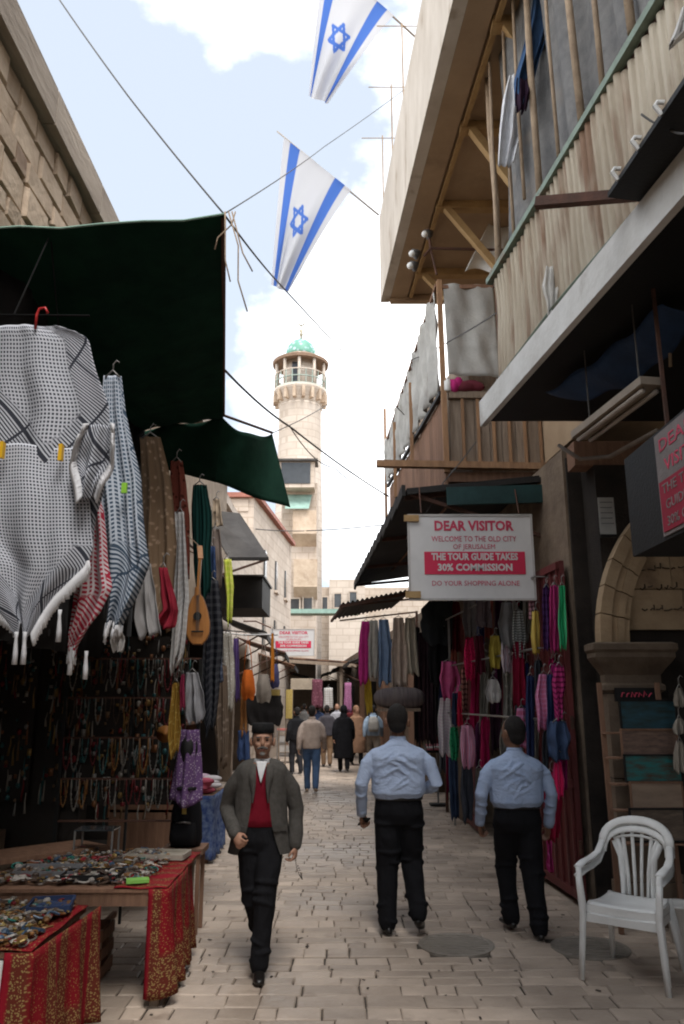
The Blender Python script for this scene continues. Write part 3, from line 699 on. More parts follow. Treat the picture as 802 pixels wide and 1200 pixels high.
# canvas panels on the front face
def canvas(P00, P10, P11, P01, name='canvas', nu=26, nv=22, amp=.03, seed=0, mat=M_SHEET, parent=sh, thick=.005, f=3):
    P00, P10, P11, P01 = map(Vector, (P00, P10, P11, P01))
    nrm = (P10 - P00).cross(P01 - P00).normalized()
    def fn(u, v):
        p = P00.lerp(P10, u).lerp(P01.lerp(P11, u), v)
        w = amp * (math.sin(u * 6.28 * f + seed + 1.1 * math.sin(v * 4 + seed)) + .5 * math.sin(u * 17 + v * 9 + seed))
        w += amp * 1.6 * noise.noise(Vector((u * 3 + seed * 3, v * 4, seed)))
        e = min(u, 1 - u, .12) / .12
        return p + nrm * w * (.35 + .65 * e)
    q = MB(); q.grid(fn, nu, nv, thick=thick); return q.build(name, mat, parent, True)
canvas((HX(FY) + .05, FY - .06, Z1 + .22), (HX(FY) + .70, FY - .06, Z1 + .18), (HX(FY) + .68, FY - .03, ZT + .04), (HX(FY) + .03, FY - .03, ZT + .04), seed=1, amp=.016, f=1.5)
canvas((HX(FY) + .66, FY + .01, Z1 + .02), (HX(FY) + 1.05, FY + .01, Z1 + .02), (HX(FY) + 1.05, FY + .01, ZT), (HX(FY) + .66, FY + .01, ZT), seed=2, amp=.014, f=1.2)
# clutter on the sill
for (px, py, c, w, h, lab, cat) in ((533, 441, (.42, .03, .16), .13, .20, 'magenta cloth bundle on the sill of the canvas balcony', 'bundle'), (552, 443, (.16, .035, .05), .26, .17, 'dark maroon blanket heaped on the sill of the canvas balcony', 'blanket')):
    p = at(px, 452, FY - .0); q = MB(); r = random.Random(px)
    for k in range(5): q.ball((p.x + r.uniform(-w, w) * .35, FY - .02 + r.uniform(-.02, .03), Z1 + h * r.uniform(.25, .55)), (w * .5, .06, h * .45), 10, 6)
    tag(q.build(cat if cat != 'bundle' else 'cloth_bundle', cloth(c), None, True), lab, cat)
q = MB(); q.lathe([(.04, 0), (.05, .02), (.05, .13), (.03, .15), (.03, .17)], (at(524, 450, FY).x, FY - .03, Z1 + .003), 12); tag(q.build('white_pot', M_PLASTW, None, True), 'small white pot on the sill of the canvas balcony', 'pot')
# side face receding: boards below, canvas strips above
Y = FY + .06; r = random.Random(22)
while Y < 13.9:
    w = r.uniform(.16, .22); a, c = HX(Y), HX(Y + w - .01)
    q = MB(); zt = Z1 + .03 * (Y - FY) / 1.0 + r.uniform(-.02, .01)
    q.hexa([(a, Y, 4.10), (a + .03, Y, 4.10), (c + .03, Y + w - .01, 4.10), (c, Y + w - .01, 4.10), (a, Y, zt), (a + .03, Y, zt), (c + .03, Y + w - .01, zt), (c, Y + w - .01, zt)])
    q.build('side_board', M_WOODRED, sh); Y += w
q = MB(); q.bar((HX(FY) - .035, FY, Z1 + .0), (HX(13.9) - .035, 13.9, Z1 + .16), .05, .05); q.build('side_rail', M_BLACK, sh)
Y = FY + .12; k = 0
while Y < 13.6:
    L = .62; a, c = HX(Y) - .06, HX(Y + L) - .06
    canvas((a, Y, Z1 + .06 + .03 * (Y - FY)), (c, Y + L, Z1 + .06 + .03 * (Y + L - FY)), (c, Y + L, ZT - .06 * k), (a, Y, ZT + .02 - .06 * k), name='canvas_strip', seed=k * 2.3, amp=.028, nu=20, nv=16, f=1.5); Y += L - .02; k += 1
for yq in (10.9, 12.6):
    q = MB(); q.bar((HX(yq) - .09, yq, Z1 - .4), (HX(yq) - .09, yq, ZT - .5), .05, .05); q.build('post', M_BATTEN, sh)
q = MB(); q.bar((HX(14) - .06, 14, 4.5), (HX(14) - .06, 14, 7.3), .05, .05); q.build('post', M_BATTEN, sh)
q = MB(); q.bar((HX(FY) - .05, FY, ZT + .05), (HX(14) - .06, 14, ZT - .45), .04, .04); q.build('side_top_rail', M_WOODRED, sh)
# inside of it stays dark
q = MB(); q.hexa([(HX(FY) + .6, FY + 1.6, 4.52), (3.2, FY + 1.6, 4.52), (3.0, 13.8, 4.52), (HX(13.8) + .4, 13.8, 4.52), (HX(FY) + .6, FY + 1.6, 6.9), (3.2, FY + 1.6, 6.9), (3.0, 13.8, 6.9), (HX(13.8) + .4, 13.8, 6.9)]); q.build('inner_room', M_WOOD, sh)

# lean white panel above, lamp bracket
q = MB(); a, c = at(545, 318, 9.0), at(577, 250, 9.2)
q.grid(lambda u, v: a.lerp(c, v) + Vector((.36 * u + .02 * v, .10 * math.sin(u * 2.6), .10 * math.sin(math.pi * u) * (1 - .2 * v))), 12, 6, thick=.012)
tag(q.build('plastic_sheet', M_PLASTW, None, True), 'curved white plastic panel leaning above the canvas balcony', 'panel')
lt = thing('flood_lamp', at(488, 310, 8.9), 'pair of small round lamps on a rusty bracket above the canvas balcony', 'lamp')
q = MB(); q.tube([at(592, 293, 8.95), at(505, 291, 8.95), at(497, 300, 8.95)], .018, 6); q.tube([at(505, 293, 8.95), at(502, 268, 8.95)], .014, 6); q.tube([at(505, 293, 8.95), at(512, 322, 8.95)], .014, 6); q.build('bracket', M_RUST, lt)
for (px, py) in ((486, 298), (484, 312), (501, 275)):
    p = at(px, py, 8.95); q = MB(); q.lathe([(.012, .09), (.05, .05), (.075, 0), (.07, -.01)], p, 14, Matrix.Rotation(R(60), 3, 'Y')); q.build('lamp_head', M_METALG, lt, True)
    q = MB(); q.ball(p + Vector((-.035, -.03, -.01)), .045, 10, 8); q.build('bulb', M_PLASTW, lt, True)

# ================================================================== tall tan balcony with parapet and flags
tb = thing('tall_balcony', (1.2, 8, 8), 'tan underside and pale parapet of the high balcony on ochre brackets', 'balcony')
Hb = CAMH + 6.2
def EX(Y): return 0.616 - 0.072 * (Y - 11.16)
ya, yb = -1.5, 11.16
q = MB(); q.hexa([(EX(ya) + .01, ya, Hb + .06), (4.2, ya, Hb + .06), (4.2, yb - .01, Hb + .06), (EX(yb) + .01, yb - .01, Hb + .06), (EX(ya) + .01, ya, Hb + .25), (4.2, ya, Hb + .25), (4.2, yb - .01, Hb + .25), (EX(yb) + .01, yb - .01, Hb + .25)]); q.build('slab', M_TAN, tb)
q = MB(); t = .14
q.hexa([(EX(ya), ya, Hb - .0), (EX(ya) + t, ya, Hb), (EX(yb) + t, yb, Hb), (EX(yb), yb, Hb), (EX(ya) - .0, ya, Hb + 1.55), (EX(ya) + t, ya, Hb + 1.55), (EX(yb) + t, yb, Hb + 1.55), (EX(yb), yb, Hb + 1.55)]); q.build('parapet', M_FASCIA, tb)
q = MB(); q.hexa([(EX(ya) + t + .003, ya, Hb - .004), (EX(ya) + .40, ya, Hb - .004), (EX(yb) + .40, yb - .02, Hb - .004), (EX(yb) + t + .003, yb - .02, Hb - .004)] + [(EX(ya) + t + .003, ya, Hb + .055), (EX(ya) + .40, ya, Hb + .055), (EX(yb) + .40, yb - .02, Hb + .055), (EX(yb) + t + .003, yb - .02, Hb + .055)]); q.build('edge_beam', M_TAN, tb)
q = MB(); q.bb(EX(yb) + t + .01, 3.6, yb - .16, yb - .03, Hb - .05, Hb + .055); q.build('end_beam', M_TAN, tb)
for yq in (10.3, 8.7, 7.3, 5.95, 4.7):
    q = MB(); q.bar((EX(yq) + .42, yq, Hb + .0), (3.0, yq, Hb + .0), .12, .11); q.build('joist', M_JOIST, tb)
    q = MB(); q.bar((EX(yq) + .55, yq - .02, Hb - .04), (1.98, yq - .02, Hb - .92), .09, .08); q.build('brace', M_JOIST, tb)
q = MB(); q.bar((EX(ya) + .47, ya, Hb + .0), (EX(yb) + .47, yb - .2, Hb + .0), .05, .06); q.build('runner', M_JOIST, tb)
# railing rods above the parapet
for i, yq in enumerate((11.0, 9.9, 8.8)):
    q = MB(); q.tube([(EX(yq) + .05, yq, Hb + 1.5), (EX(yq) + .05, yq, Hb + 3.0)], .011, 6); q.tube([(EX(yq) - .3, yq, Hb + 2.95), (EX(yq) + .35, yq, Hb + 2.95)], .007, 6); q.build('rod', M_BAMBOO, tb)

# ------------------------------------------------------------------ flags
BLUE, FW = (0.075, 0.17, 0.52), (0.56, 0.57, 0.60)
def star(u, v, cu, cv, r, asp, w):
    x, y = (u - cu) , (v - cv) * asp
    best = 9
    for s in (1, -1):
        P = [(r * math.sin(2 * math.pi * k / 3), s * r * math.cos(2 * math.pi * k / 3)) for k in range(3)]
        for k in range(3):
            ax, ay = P[k]; bx, by = P[(k + 1) % 3]; dx, dy = bx - ax, by - ay
            t = max(0, min(1, ((x - ax) * dx + (y - ay) * dy) / (dx * dx + dy * dy)))
            best = min(best, math.hypot(x - ax - t * dx, y - ay - t * dy))
    return best < w
def flagcol(u, v):
    if .09 < u < .24 or .76 < u < .91: return BLUE
    if star(u, v, .5, .46, .17, 1.45, .022): return BLUE
    return FW
M_FLAG = attr_mat('flag_cloth', transl=0.5)
M_POLE = pm('flag_pole', (.38, .34, .30), rough=.5, bump=0, metal=.3)
def flag(label, base, tip, hoist, fly, Yd, fold, seed):
    b_, t_ = at(*base), at(*tip)
    f = thing('flag', b_, label, 'flag', 'flags on the high balcony')
    q = MB(); q.tube([b_, t_], [.016, .013], 8); q.build('pole', M_POLE, f, True)
    def fn(u, v):
        hx, hy = hoist[0][0] + (hoist[1][0] - hoist[0][0]) * u, hoist[0][1] + (hoist[1][1] - hoist[0][1]) * u
        ex, ey = fly[0][0] + (fly[1][0] - fly[0][0]) * u, fly[0][1] + (fly[1][1] - fly[0][1]) * u
        vv = v; sg = 1 - (1 - v) ** 1.15
        x = hx + (ex - hx) * (v ** .9) + fold * 5 * math.sin(u * 8 + seed) * v * u * (1 - u) * 2 ; y = hy + (ey - hy) * v
        return at(x, y, Yd + (.11 * math.sin(u * 7 + seed) + .09 * math.sin(u * 15 + v * 3 + seed)) * (.10 + v) + .03 * math.sin(v * 9))
    q = MB(); q.grid(fn, 90, 120); q.build('cloth', M_FLAG, f, True, colfn=flagcol)
    return f
flag('blue and white flag hanging lower on its slanting pole toward the minaret', (444, 252, 11.05), (325, 154, 11.05), ((333, 161), (412, 223)), ((318, 334), (338, 342)), 11.0, 1.0, .4)
flag('blue and white flag wrapped in folds on the pole above the other one', (492, 48, 9.55), (372, -62, 9.55), ((380, -52), (462, 18)), ((362, 112), (384, 122)), 9.5, 1.6, 2.4)

# ================================================================== awnings on the right
aw = thing('metal_awning', (1.5, 8.2, 4.0), 'dark sheet metal awning on a steel frame above the large visitor sign', 'awning')
def AX(Y): return 0.72 - 0.062 * (Y - 8.2)
q = MB(); q.hexa([(AX(8.2), 8.2, 4.06), (2.95, 8.2, 4.28), (2.2, 15.3, 4.34), (AX(15.3), 15.3, 4.06), (AX(8.2), 8.2, 4.085), (2.95, 8.2, 4.31), (2.2, 15.3, 4.37), (AX(15.3), 15.3, 4.085)]); q.build('roof_sheet', M_METALD, aw)
n = 14
for i in range(n):
    y = 8.25 + i * .5; q = MB(); q.bar((AX(y) - .03, y, 4.075), (AX(y + .48) - .03, y + .48, 4.03 - .02 * (i % 2)), .04, .13); q.build('edge_flap', M_METALD, aw)
q = MB(); q.bar((1.15, 8.16, 3.98), (2.62, 8.16, 4.02), .05, .20); q.build('front_board', M_TEAL, aw)
q = MB(); q.bar((AX(8.2), 8.18, 4.03), (2.95, 8.18, 4.25), .05, .05); q.build('front_rail', M_METALD, aw)
for yq in (8.4, 10.7, 13.0, 15.1):
    q = MB(); q.bar((AX(yq), yq, 4.02), (2.3, yq, 4.2), .04, .05); q.build('rafter', M_RUST, aw)
q = MB(); q.bar((AX(8.3) + .05, 8.25, 4.03), (2.25, 8.3, 3.55), .04, .04); q.build('strut', M_RUST, aw)
q = MB(); q.tube([at(647, 575, 8.0), at(648, 600, 8.0), at(658, 618, 8.0), at(672, 622, 8.0), at(684, 612, 8.0)], .014, 6); tag(q.build('loose_cable', pm('beige_cable', (.42, .36, .30), rough=.6, bump=0), None, True), 'beige cable loop dangling beside the teal awning board', 'cable')

la = thing('corrugated_awning', (.6, 13.4, 3.4), 'low rusted corrugated awning over the hanging trousers', 'awning')
for i in range(5):
    x0 = -.02 + .26 * i
    def fn(u, v, x0=x0):
        x = x0 + .27 * u; k = (x + .02) / 1.3
        return (x - .20 * v, 13.4 + 2.9 * v, 3.44 + .26 * k + .022 * math.sin(x * 75) + .02 * v)
    q = MB(); q.grid(fn, 16, 3, thick=.004); q.build('corrugated_sheet', M_METALD, la)
q = MB(); q.bar((-.03, 13.45, 3.40), (1.32, 13.45, 3.66), .04, .05); q.build('front_rail', M_RUST, la)
q = MB(); q.bar((.0, 13.5, 3.40), (-.22, 16.2, 3.42), .04, .05); q.build('side_rail', M_RUST, la)
for yq in (13.6, 16.1):
    q = MB(); q.bar((XR(yq) - .02, yq, 0), (XR(yq) - .02, yq, 3.62), .05, .05); q.build('post', M_RUST, la)
    q = MB(); q.bar((XR(yq) - .02, yq, 3.60), (-.05, yq, 3.42), .03, .03); q.build('rafter', M_RUST, la)

# ================================================================== big green tarpaulin on the left
tp = thing('green_awning', (-1.6, 5, 4.4), 'large dark green tarpaulin stretched over the scarf stall', 'awning')
pA, pB = Vector((-3.1, 4.0, 4.52)), at(263, 253, 4.0)
pC = at(262, 490, 7.3)
def fn(u, v):
    # u: building side -> street edge, v: near edge -> far edge
    near = pA.lerp(pB, u); far = Vector((-2.16, 7.5, 4.50)).lerp(pC, u)
    p = near.lerp(far, v)
    sag = .16 * math.sin(math.pi * u) * math.sin(math.pi * min(1, v * 1.0)) + .05 * math.sin(math.pi * u) * (1 - v)
    return p - Vector((0, 0, sag + .012 * math.sin(u * 23 + v * 5))) + Vector((-.004 * math.sin(math.pi * v) * u, 0, 0))
q = MB(); q.grid(fn, 40, 30, thick=.005); q.build('canvas', M_TARPG, tp, True)
# hanging far flap
fC, fD, fE, fG = at(262, 490, 7.32), at(319, 507, 8.4), at(341, 596, 8.4), at(222, 556, 7.7)
def fn2(u, v):
    top = fC.lerp(fD, u); bot = fG.lerp(fE, u)
    p = top.lerp(bot, v); return p + Vector((0, .06 * math.sin(u * 9 + v * 2), -.10 * math.sin(math.pi * u) * (1 - v)))
q = MB(); q.grid(fn2, 26, 14, thick=.005); q.build('hanging_flap', M_TARPG, tp, True)
eA, eB = at(120, 530, 7.4), fG
def fn3(u, v):
    top = Vector((-2.16, 7.5, 4.50)).lerp(pC, u); bot = eA.lerp(eB, u) if u < .7 else eA.lerp(eB, .7).lerp(fG.lerp(fE, .25), (u - .7) / .3)
    return top.lerp(bot, v) + Vector((0, .04 * math.sin(u * 11), 0))
q = MB(); q.grid(fn3, 26, 12, thick=.005); q.build('end_drop', M_TARPG, tp, True)
fr_ = [Vector(fn(i / 10, 0)) for i in range(11)]
q = MB(); q.tube([p + Vector((0, -.004, .0)) for p in fr_], .007, 6); q.build('hem', pm('pale_green_hem', (.26, .40, .33), rough=.9), tp, True)
# frame poles that carry it
q = MB(); q.tube([pB + Vector((-.01, .03, .012)), pC + Vector((0, 0, .03)), fD], .016, 8); q.build('edge_pole', M_RUST, tp, True)
q = MB(); q.tube([Vector((-2.2, 7.4, 4.56)), pC + Vector((0, 0, .03))], .018, 8); q.build('cross_pole', M_RUST, tp, True)
r = random.Random(4)
for k, (x0, x1, y1) in enumerate(((268, 270, 330), (276, 290, 365), (292, 296, 318), (263, 252, 292))):
    p = at(264 + 4 * k, 248, 4.02); e = at(x1, y1, 4.02); q = MB()
    q.tube([p, p.lerp(e, .35) + Vector((.03 * (k % 2) - .01, 0, .0)), p.lerp(e, .7) + Vector((-.02, 0, 0)), e], .0045, 5); q.build('loose_cord', M_BAMBOO, tp, True)

# smaller awnings further up the left side
la2 = thing('tin_awning', (-1.6, 12.5, 4), 'small grey tin awning on the left beyond the green tarpaulin', 'awning')
P = [at(268, 655, 11.6), at(315, 655, 11.6), at(281, 603, 12.9), at(236, 598, 12.9)]
q = MB(); q.prism(P, (0, .02, .03)); q.build('tin_sheet', M_METALG, la2)
q = MB(); q.bar(P[0], P[1], .03, .05); q.build('front_edge', M_METALD, la2)
q = MB(); q.bar(P[1], (LX, 11.7, P[1].z - .35), .03, .03); q.build('bracket', M_RUST, la2)
bx = thing('shop_canopy', (-1.7, 13, 3), 'dark boxy canopy above the hanging bags on the left', 'awning')
a, c = at(268, 714, 12.2), at(308, 676, 12.2)
q = MB(); q.bb(LX, c.x, 12.2, 13.6, a.z + .02, c.z); q.build('box', M_METALD, bx)
q = MB(); q.bb(LX, c.x + .03, 12.16, 13.6, c.z, c.z + .03); q.build('lid', M_METALG, bx)

# ================================================================== far buildings
def windowed(parent, rects, plane, mat=M_GLASS, frame=M_FARSTONE):
    """rects: photo rectangles on a frontal plane"""
    for (x0, y0, x1, y1) in rects:
        a, c = at(x0, y1, plane), at(x1, y0, plane)
        q = MB(); q.bb(a.x, c.x, plane - .03, plane + .05, a.z, c.z); w = q.build('window', mat, parent)
        t = .06
        q = MB(); q.bb(a.x - t, c.x + t, plane - .08, plane - .035, a.z - t, a.z); q.bb(a.x - t, c.x + t, plane - .08, plane - .035, c.z, c.z + t); q.bb(a.x - t, a.x, plane - .08, plane - .035, a.z, c.z); q.bb(c.x, c.x + t, plane - .08, plane - .035, a.z, c.z); q.build('frame', frame, w)
pb_ = thing('pale_building', (-3.5, 25, 0), 'pale stone building with dull red roof edge below the minaret', 'building')
k0, k1 = at(298, 583, 22.0), at(342, 640, 29.3)
q = MB(); q.hexa([(-9, 22, 0), (k0.x, 22, 0), (k1.x, 29.3, 0), (-9, 29.3, 0), (-9, 22, k0.z), (k0.x, 22, k0.z), (k1.x, 29.3, k0.z), (-9, 29.3, k0.z)]); q.build('wall', M_FARSTONE, pb_)
q = MB(); q.bar((-9, 21.95, k0.z + .06), (k0.x + .08, 21.95, k0.z + .06), .18, .14); q.bar((k0.x + .06, 21.9, k0.z + .06), (k1.x + .06, 29.3, k0.z + .06), .18, .14); q.build('roof_edge', M_REDTRIM, pb_)
for (yq, z) in ((24, 5.9), (26, 5.9), (28, 5.9), (24, 3.9), (26, 3.9), (28, 3.9)):
    f = (yq - 22) / 7.3; x = k0.x + (k1.x - k0.x) * f
    q = MB(); q.bb(x - .1, x + .03, yq - .28, yq + .28, z - .5, z + .5); w = q.build('window', M_GLASS, pb_)
    q = MB(); q.bb(x - .02, x + .09, yq - .36, yq + .36, z - .58, z - .5); q.build('sill', M_FARSTONE, w)
r = random.Random(9)
for k in range(46):
    zc = r.randrange(0, 15) * .38 + 1.9; xx = r.uniform(-6.0, k0.x - .4); L = r.uniform(.4, .7)
    q = MB(); q.bb(xx, xx + L, 21.965 - r.uniform(0, .02), 22.01, zc, zc + .36); q.build('stone_block', M_FARSTONE, pb_)
# second row house further on the left, nearer shop storey
hs = thing('pale_building', (-3.6, 18, 0), 'low pale building over the hanging bags between tin awning and red roof edge', 'building')
q = MB(); q.bb(-8, -2.55, 15.2, 21.8, 2.9, 5.9); q.build('wall', M_FARSTONE, hs)
q = MB(); q.bb(-8, -2.45, 15.1, 21.8, 5.9, 6.1); q.build('coping', M_FARSTONE, hs)
q = MB(); q.bb(-8, -4.2, 15.2, 21.8, 0, 2.9); q.build('back_wall', M_DARKWALL, hs)
for yq in (15.2, 18.5, 21.5):
    q = MB(); q.bb(-4.2, -2.55, yq, yq + .3, 0, 2.9); q.build('pier', M_OLDSTONE, hs)
windowed(hs, [(262, 618, 272, 650)], 15.18)
tw = thing('stair_tower', (-2.3, 36, 0), 'narrow pale tower with boxed bay windows in front of the minaret', 'building')
a, c = at(331, 560, 36.0), at(372, 560, 36.0)
q = MB(); q.bb(a.x, c.x, 36, 38, 0, at(350, 566, 36).z); q.build('wall', M_FARSTONE, tw)
for (x0, y0, x1, y1, mt, dd) in ((327, 541, 369, 571, M_FARSTONE, .9), (343, 598, 371, 624, M_STONE, .6), (344, 655, 372, 686, M_STONE, .6)):
    p, s = at(x0, y1, 36 - dd), at(x1, y0, 36 - dd)
    q = MB(); q.bb(p.x, s.x, 36 - dd, 36.05, p.z, s.z); bay = q.build('bay', mt, tw)
    if dd == .9:
        q = MB(); q.bb(p.x + .10, s.x - .2, 36 - dd - .04, 36 - dd + .02, p.z + .18, s.z - .05); q.build('window', M_GLASS, bay)
        q = MB(); q.bb(p.x - .15, s.x + .15, 36 - dd - .2, 36.05, s.z, s.z + .10); q.build('roof', M_METALG, bay)
    else:
        q = MB(); q.prism([(p.x, 36 - dd, p.z), (s.x, 36 - dd, p.z), (s.x, 36.05, p.z - .55), (p.x, 36.05, p.z - .55)], (0, .0, -.06)); q.build('corbel', mt, bay)
p = at(352, 590, 35.5); q = MB(); q.prism([at(334, 596, 35.2), at(362, 596, 35.2), at(366, 580, 35.95), at(336, 580, 35.95)], (0, .03, .03)); q.build('green_hood', M_GREENPALE, tw)
windowed(tw, [(333, 702, 351, 716), (356, 700, 366, 718)], 35.97)
# block closing the far view
fb = thing('far_block', (-.4, 44, 0), 'far pale stone block at the end of the street', 'building')
a, c = at(372, 688, 44), at(452, 688, 44)
q = MB(); q.bb(a.x - 3, c.x + 6, 44, 48, 2.9, a.z); q.build('wall', M_FARSTONE, fb)
q = MB(); q.bb(at(386, 700, 43).x, at(428, 700, 43).x, 43, 44, 2.9, at(400, 683, 43).z + .2); q.build('annex', M_SHAFT, fb)
windowed(fb, [(392, 696, 400, 712), (410, 694, 418, 710), (378, 700, 384, 716)], 42.95)
q = MB(); q.bb(a.x - 3, c.x + 6, 45, 46, 0, 2.9); q.build('passage_back', M_DARKWALL, fb)
for (x0, y0, x1, y1) in ((334, 716, 420, 721),):
    p, s = at(x0, y1, 34), at(x1, y0, 34); q = MB(); q.bb(p.x - .8, s.x, 33.2, 34.2, p.z, s.z); tag(q.build('street_canopy', M_GREENPALE), 'thin pale green canopy crossing the far street above the passage', 'canopy')

# ------------------------------------------------------------------ minaret
MY = 40.0; mc = at(352.5, 440, MY); mx_ = mc.x
zt = lambda y: at(353, y, MY).z
sc_px = MY / ray(353, 440).y
mn = thing('minaret', (mx_, MY, 0), 'round pale stone minaret with green tiled dome and open gallery', 'minaret')
rs = 24.5 * sc_px
q = MB(); q.lathe([(rs * 1.08, 0), (rs * 1.08, zt(600)), (rs * 1.02, zt(560)), (rs, zt(480)), (rs * 1.02, zt(478))], (mx_, MY, 0), 32); q.build('shaft', M_SHAFT, mn, True)
rg = 30 * sc_px
q = MB(); q.lathe([(rs * .98, zt(482)), (rs * 1.05, zt(474)), (rg * .92, zt(468)), (rg * 1.04, zt(463)), (rg * 1.04, zt(460))], (mx_, MY, 0), 32); q.build('corbel_ring', M_SHAFT, mn, True)
for k in range(18):
    t = 2 * math.pi * k / 18; cx_, cy_ = mx_ + math.cos(t) * rg * .93, MY + math.sin(t) * rg * .93
    q = MB(); q.box((cx_, cy_, (zt(478) + zt(463)) / 2 + .05), (.34, .16, zt(463) - zt(478) - .15), Matrix.Rotation(t, 3, 'Z')); q.build('corbel', M_STONE, mn)
M_RAILG = pm('green_railing', (0.36, 0.44, 0.39), rough=.6)
q = MB(); q.lathe([(rg * .62, zt(461)), (rg * .62, zt(424))], (mx_, MY, 0), 28); q.build('drum', M_SHAFT, mn, True)
q = MB(); q.bb(mx_ - .42, mx_ + .02, MY - rg * .66, MY - rg * .45, zt(459), zt(432)); q.build('door', M_GLASS, mn)
for zr in (zt(460), zt(452), zt(444)):
    q = MB(); q.tube([(mx_ + math.cos(2 * math.pi * k / 24) * rg, MY + math.sin(2 * math.pi * k / 24) * rg, zr + .03) for k in range(25)], .035, 5, cap=False); q.build('rail', M_SHAFT if zr > zt(450) else M_RAILG, mn, True)
for k in range(24):
    t = 2 * math.pi * k / 24; q = MB(); cx_, cy_ = mx_ + math.cos(t) * rg, MY + math.sin(t) * rg
    q.tube([(cx_, cy_, zt(461)), (cx_, cy_, zt(444))], .03, 5); q.build('baluster', M_RAILG, mn)
for k in range(10):
    t = 2 * math.pi * (k + .5) / 10; q = MB(); cx_, cy_ = mx_ + math.cos(t) * rg * .95, MY + math.sin(t) * rg * .95
    q.tube([(cx_, cy_, zt(461)), (cx_, cy_, zt(425))], .085, 8); q.build('column', M_SHAFT, mn, True)
M_ROOFB = pm('brown_gallery_roof', (.30, .20, .14), rough=.8)
q = MB(); q.lathe([(rg * .6, zt(428)), (rg * 1.08, zt(430)), (rg * 1.10, zt(427)), (rg * .6, zt(419))], (mx_, MY, 0), 32); q.build('gallery_roof', M_ROOFB, mn)
dm = bpy.data.materials.new('green_dome_tiles'); dm.use_nodes = True
n_, l_ = dm.node_tree.nodes, dm.node_tree.links
v_ = n_.new('ShaderNodeTexVoronoi'); v_.inputs['Scale'].default_value = 3.2; tc_ = n_.new('ShaderNodeTexCoord'); l_.new(tc_.outputs['Object'], v_.inputs['Vector'])
rp_ = n_.new('ShaderNodeValToRGB'); rp_.color_ramp.elements[0].position = .25; rp_.color_ramp.elements[0].color = (.42, .55, .60, 1); rp_.color_ramp.elements[1].position = .4; rp_.color_ramp.elements[1].color = (.13, .33, .25, 1)
l_.new(v_.outputs['Distance'], rp_.inputs['Fac']); l_.new(rp_.outputs['Color'], n_['Principled BSDF'].inputs['Base Color']); n_['Principled BSDF'].inputs['Roughness'].default_value = .55
rd = 18 * sc_px
q = MB(); zb, zh = zt(421), zt(399) - zt(421)
q.lathe([(rd, zb), (rd * 1.0, zb + zh * .2), (rd * .95, zb + zh * .45), (rd * .8, zb + zh * .7), (rd * .52, zb + zh * .9), (rd * .2, zb + zh * .98), (.05, zb + zh * 1.02)], (mx_, MY, 0), 32); q.build('dome', dm, mn, True)
q = MB(); z0 = zb + zh; q.lathe([(.07, z0 - .05), (.05, z0 + .25), (.13, z0 + .35), (.05, z0 + .45), (.11, z0 + .6), (.04, z0 + .7), (.03, z0 + .95)], (mx_, MY, 0), 12)
q.tube([(mx_ + .2 * math.sin(t), MY, z0 + 1.14 - .2 * math.cos(t)) for t in [R(-140 + 280 * i / 14) for i in range(15)]], [.012 + .032 * math.sin(math.pi * i / 14) for i in range(15)], 6)
q.build('finial', pm('dull_brass', (.34, .30, .22), rough=.4, metal=.6, bump=0), mn, True)

# right-hand far fronts, from the stall to the end of the street
rf = thing('far_shop_row', (1.6, 22, 0), 'far row of dark shop fronts closing the right side of the street', 'building')
q = MB(); q.hexa([(XR(16.4) + .25, 16.4, 0), (5, 16.4, 0), (4, 43, 0), (XR(43) + .25, 43, 0), (XR(16.4) + .25, 16.4, 3.7), (5, 16.4, 3.7), (4, 43, 3.7), (XR(43) + .25, 43, 3.7)]); q.build('wall', M_OLDSTONE, rf)
q = MB(); q.hexa([(XR(13.2) + .9, 13.25, 0), (5, 13.25, 0), (5, 16.35, 0), (XR(16.35) + .9, 16.35, 0), (XR(13.2) + .9, 13.25, 4.3), (5, 13.25, 4.3), (5, 16.35, 4.3), (XR(16.35) + .9, 16.35, 4.3)]); q.build('stall_back', M_DARKWALL, rf)
for k, yq in enumerate((17.2, 19.8, 22.4, 25.4, 29, 33, 37)):
    q = MB(); x = XR(yq) + .22; q.bb(x - .04 - .1, x + .1, yq, yq + 1.7, .02, 2.4); d_ = q.build('door', M_METALD if k % 2 else M_WOODRED, rf)
for k, (yq, z, ln, w) in enumerate(((18.5, 3.0, 2.4, 1.0), (23.0, 2.9, 2.6, 1.1), (28.5, 2.9, 3.6, 1.2), (34, 2.9, 4, 1.3))):
    x = XR(yq) + .25; t = thing('shop_awning', (x, yq, z), 'dark metal awning jutting out from the far right shop row', 'awning', 'far right awnings')
    q = MB(); q.hexa([(x - w, yq, z), (x, yq, z + .35), (XR(yq + ln) + .25, yq + ln, z + .35), (x - w - .15, yq + ln, z), (x - w, yq, z + .03), (x, yq, z + .38), (XR(yq + ln) + .25, yq + ln, z + .38), (x - w - .15, yq + ln, z + .03)]); q.build('sheet', M_METALG if k == 1 else M_METALD, t)
    q = MB(); q.bar((x - w, yq + .02, z - .04), (x - w - .15, yq + ln, z - .04), .03, .10); q.build('valance', M_METALD, t)
    for yy in (yq + .1, yq + ln - .1):
        q = MB(); q.bar((x - w + .1, yy, z), (x, yy, z - .5), .03, .03); q.build('bracket', M_RUST, t)
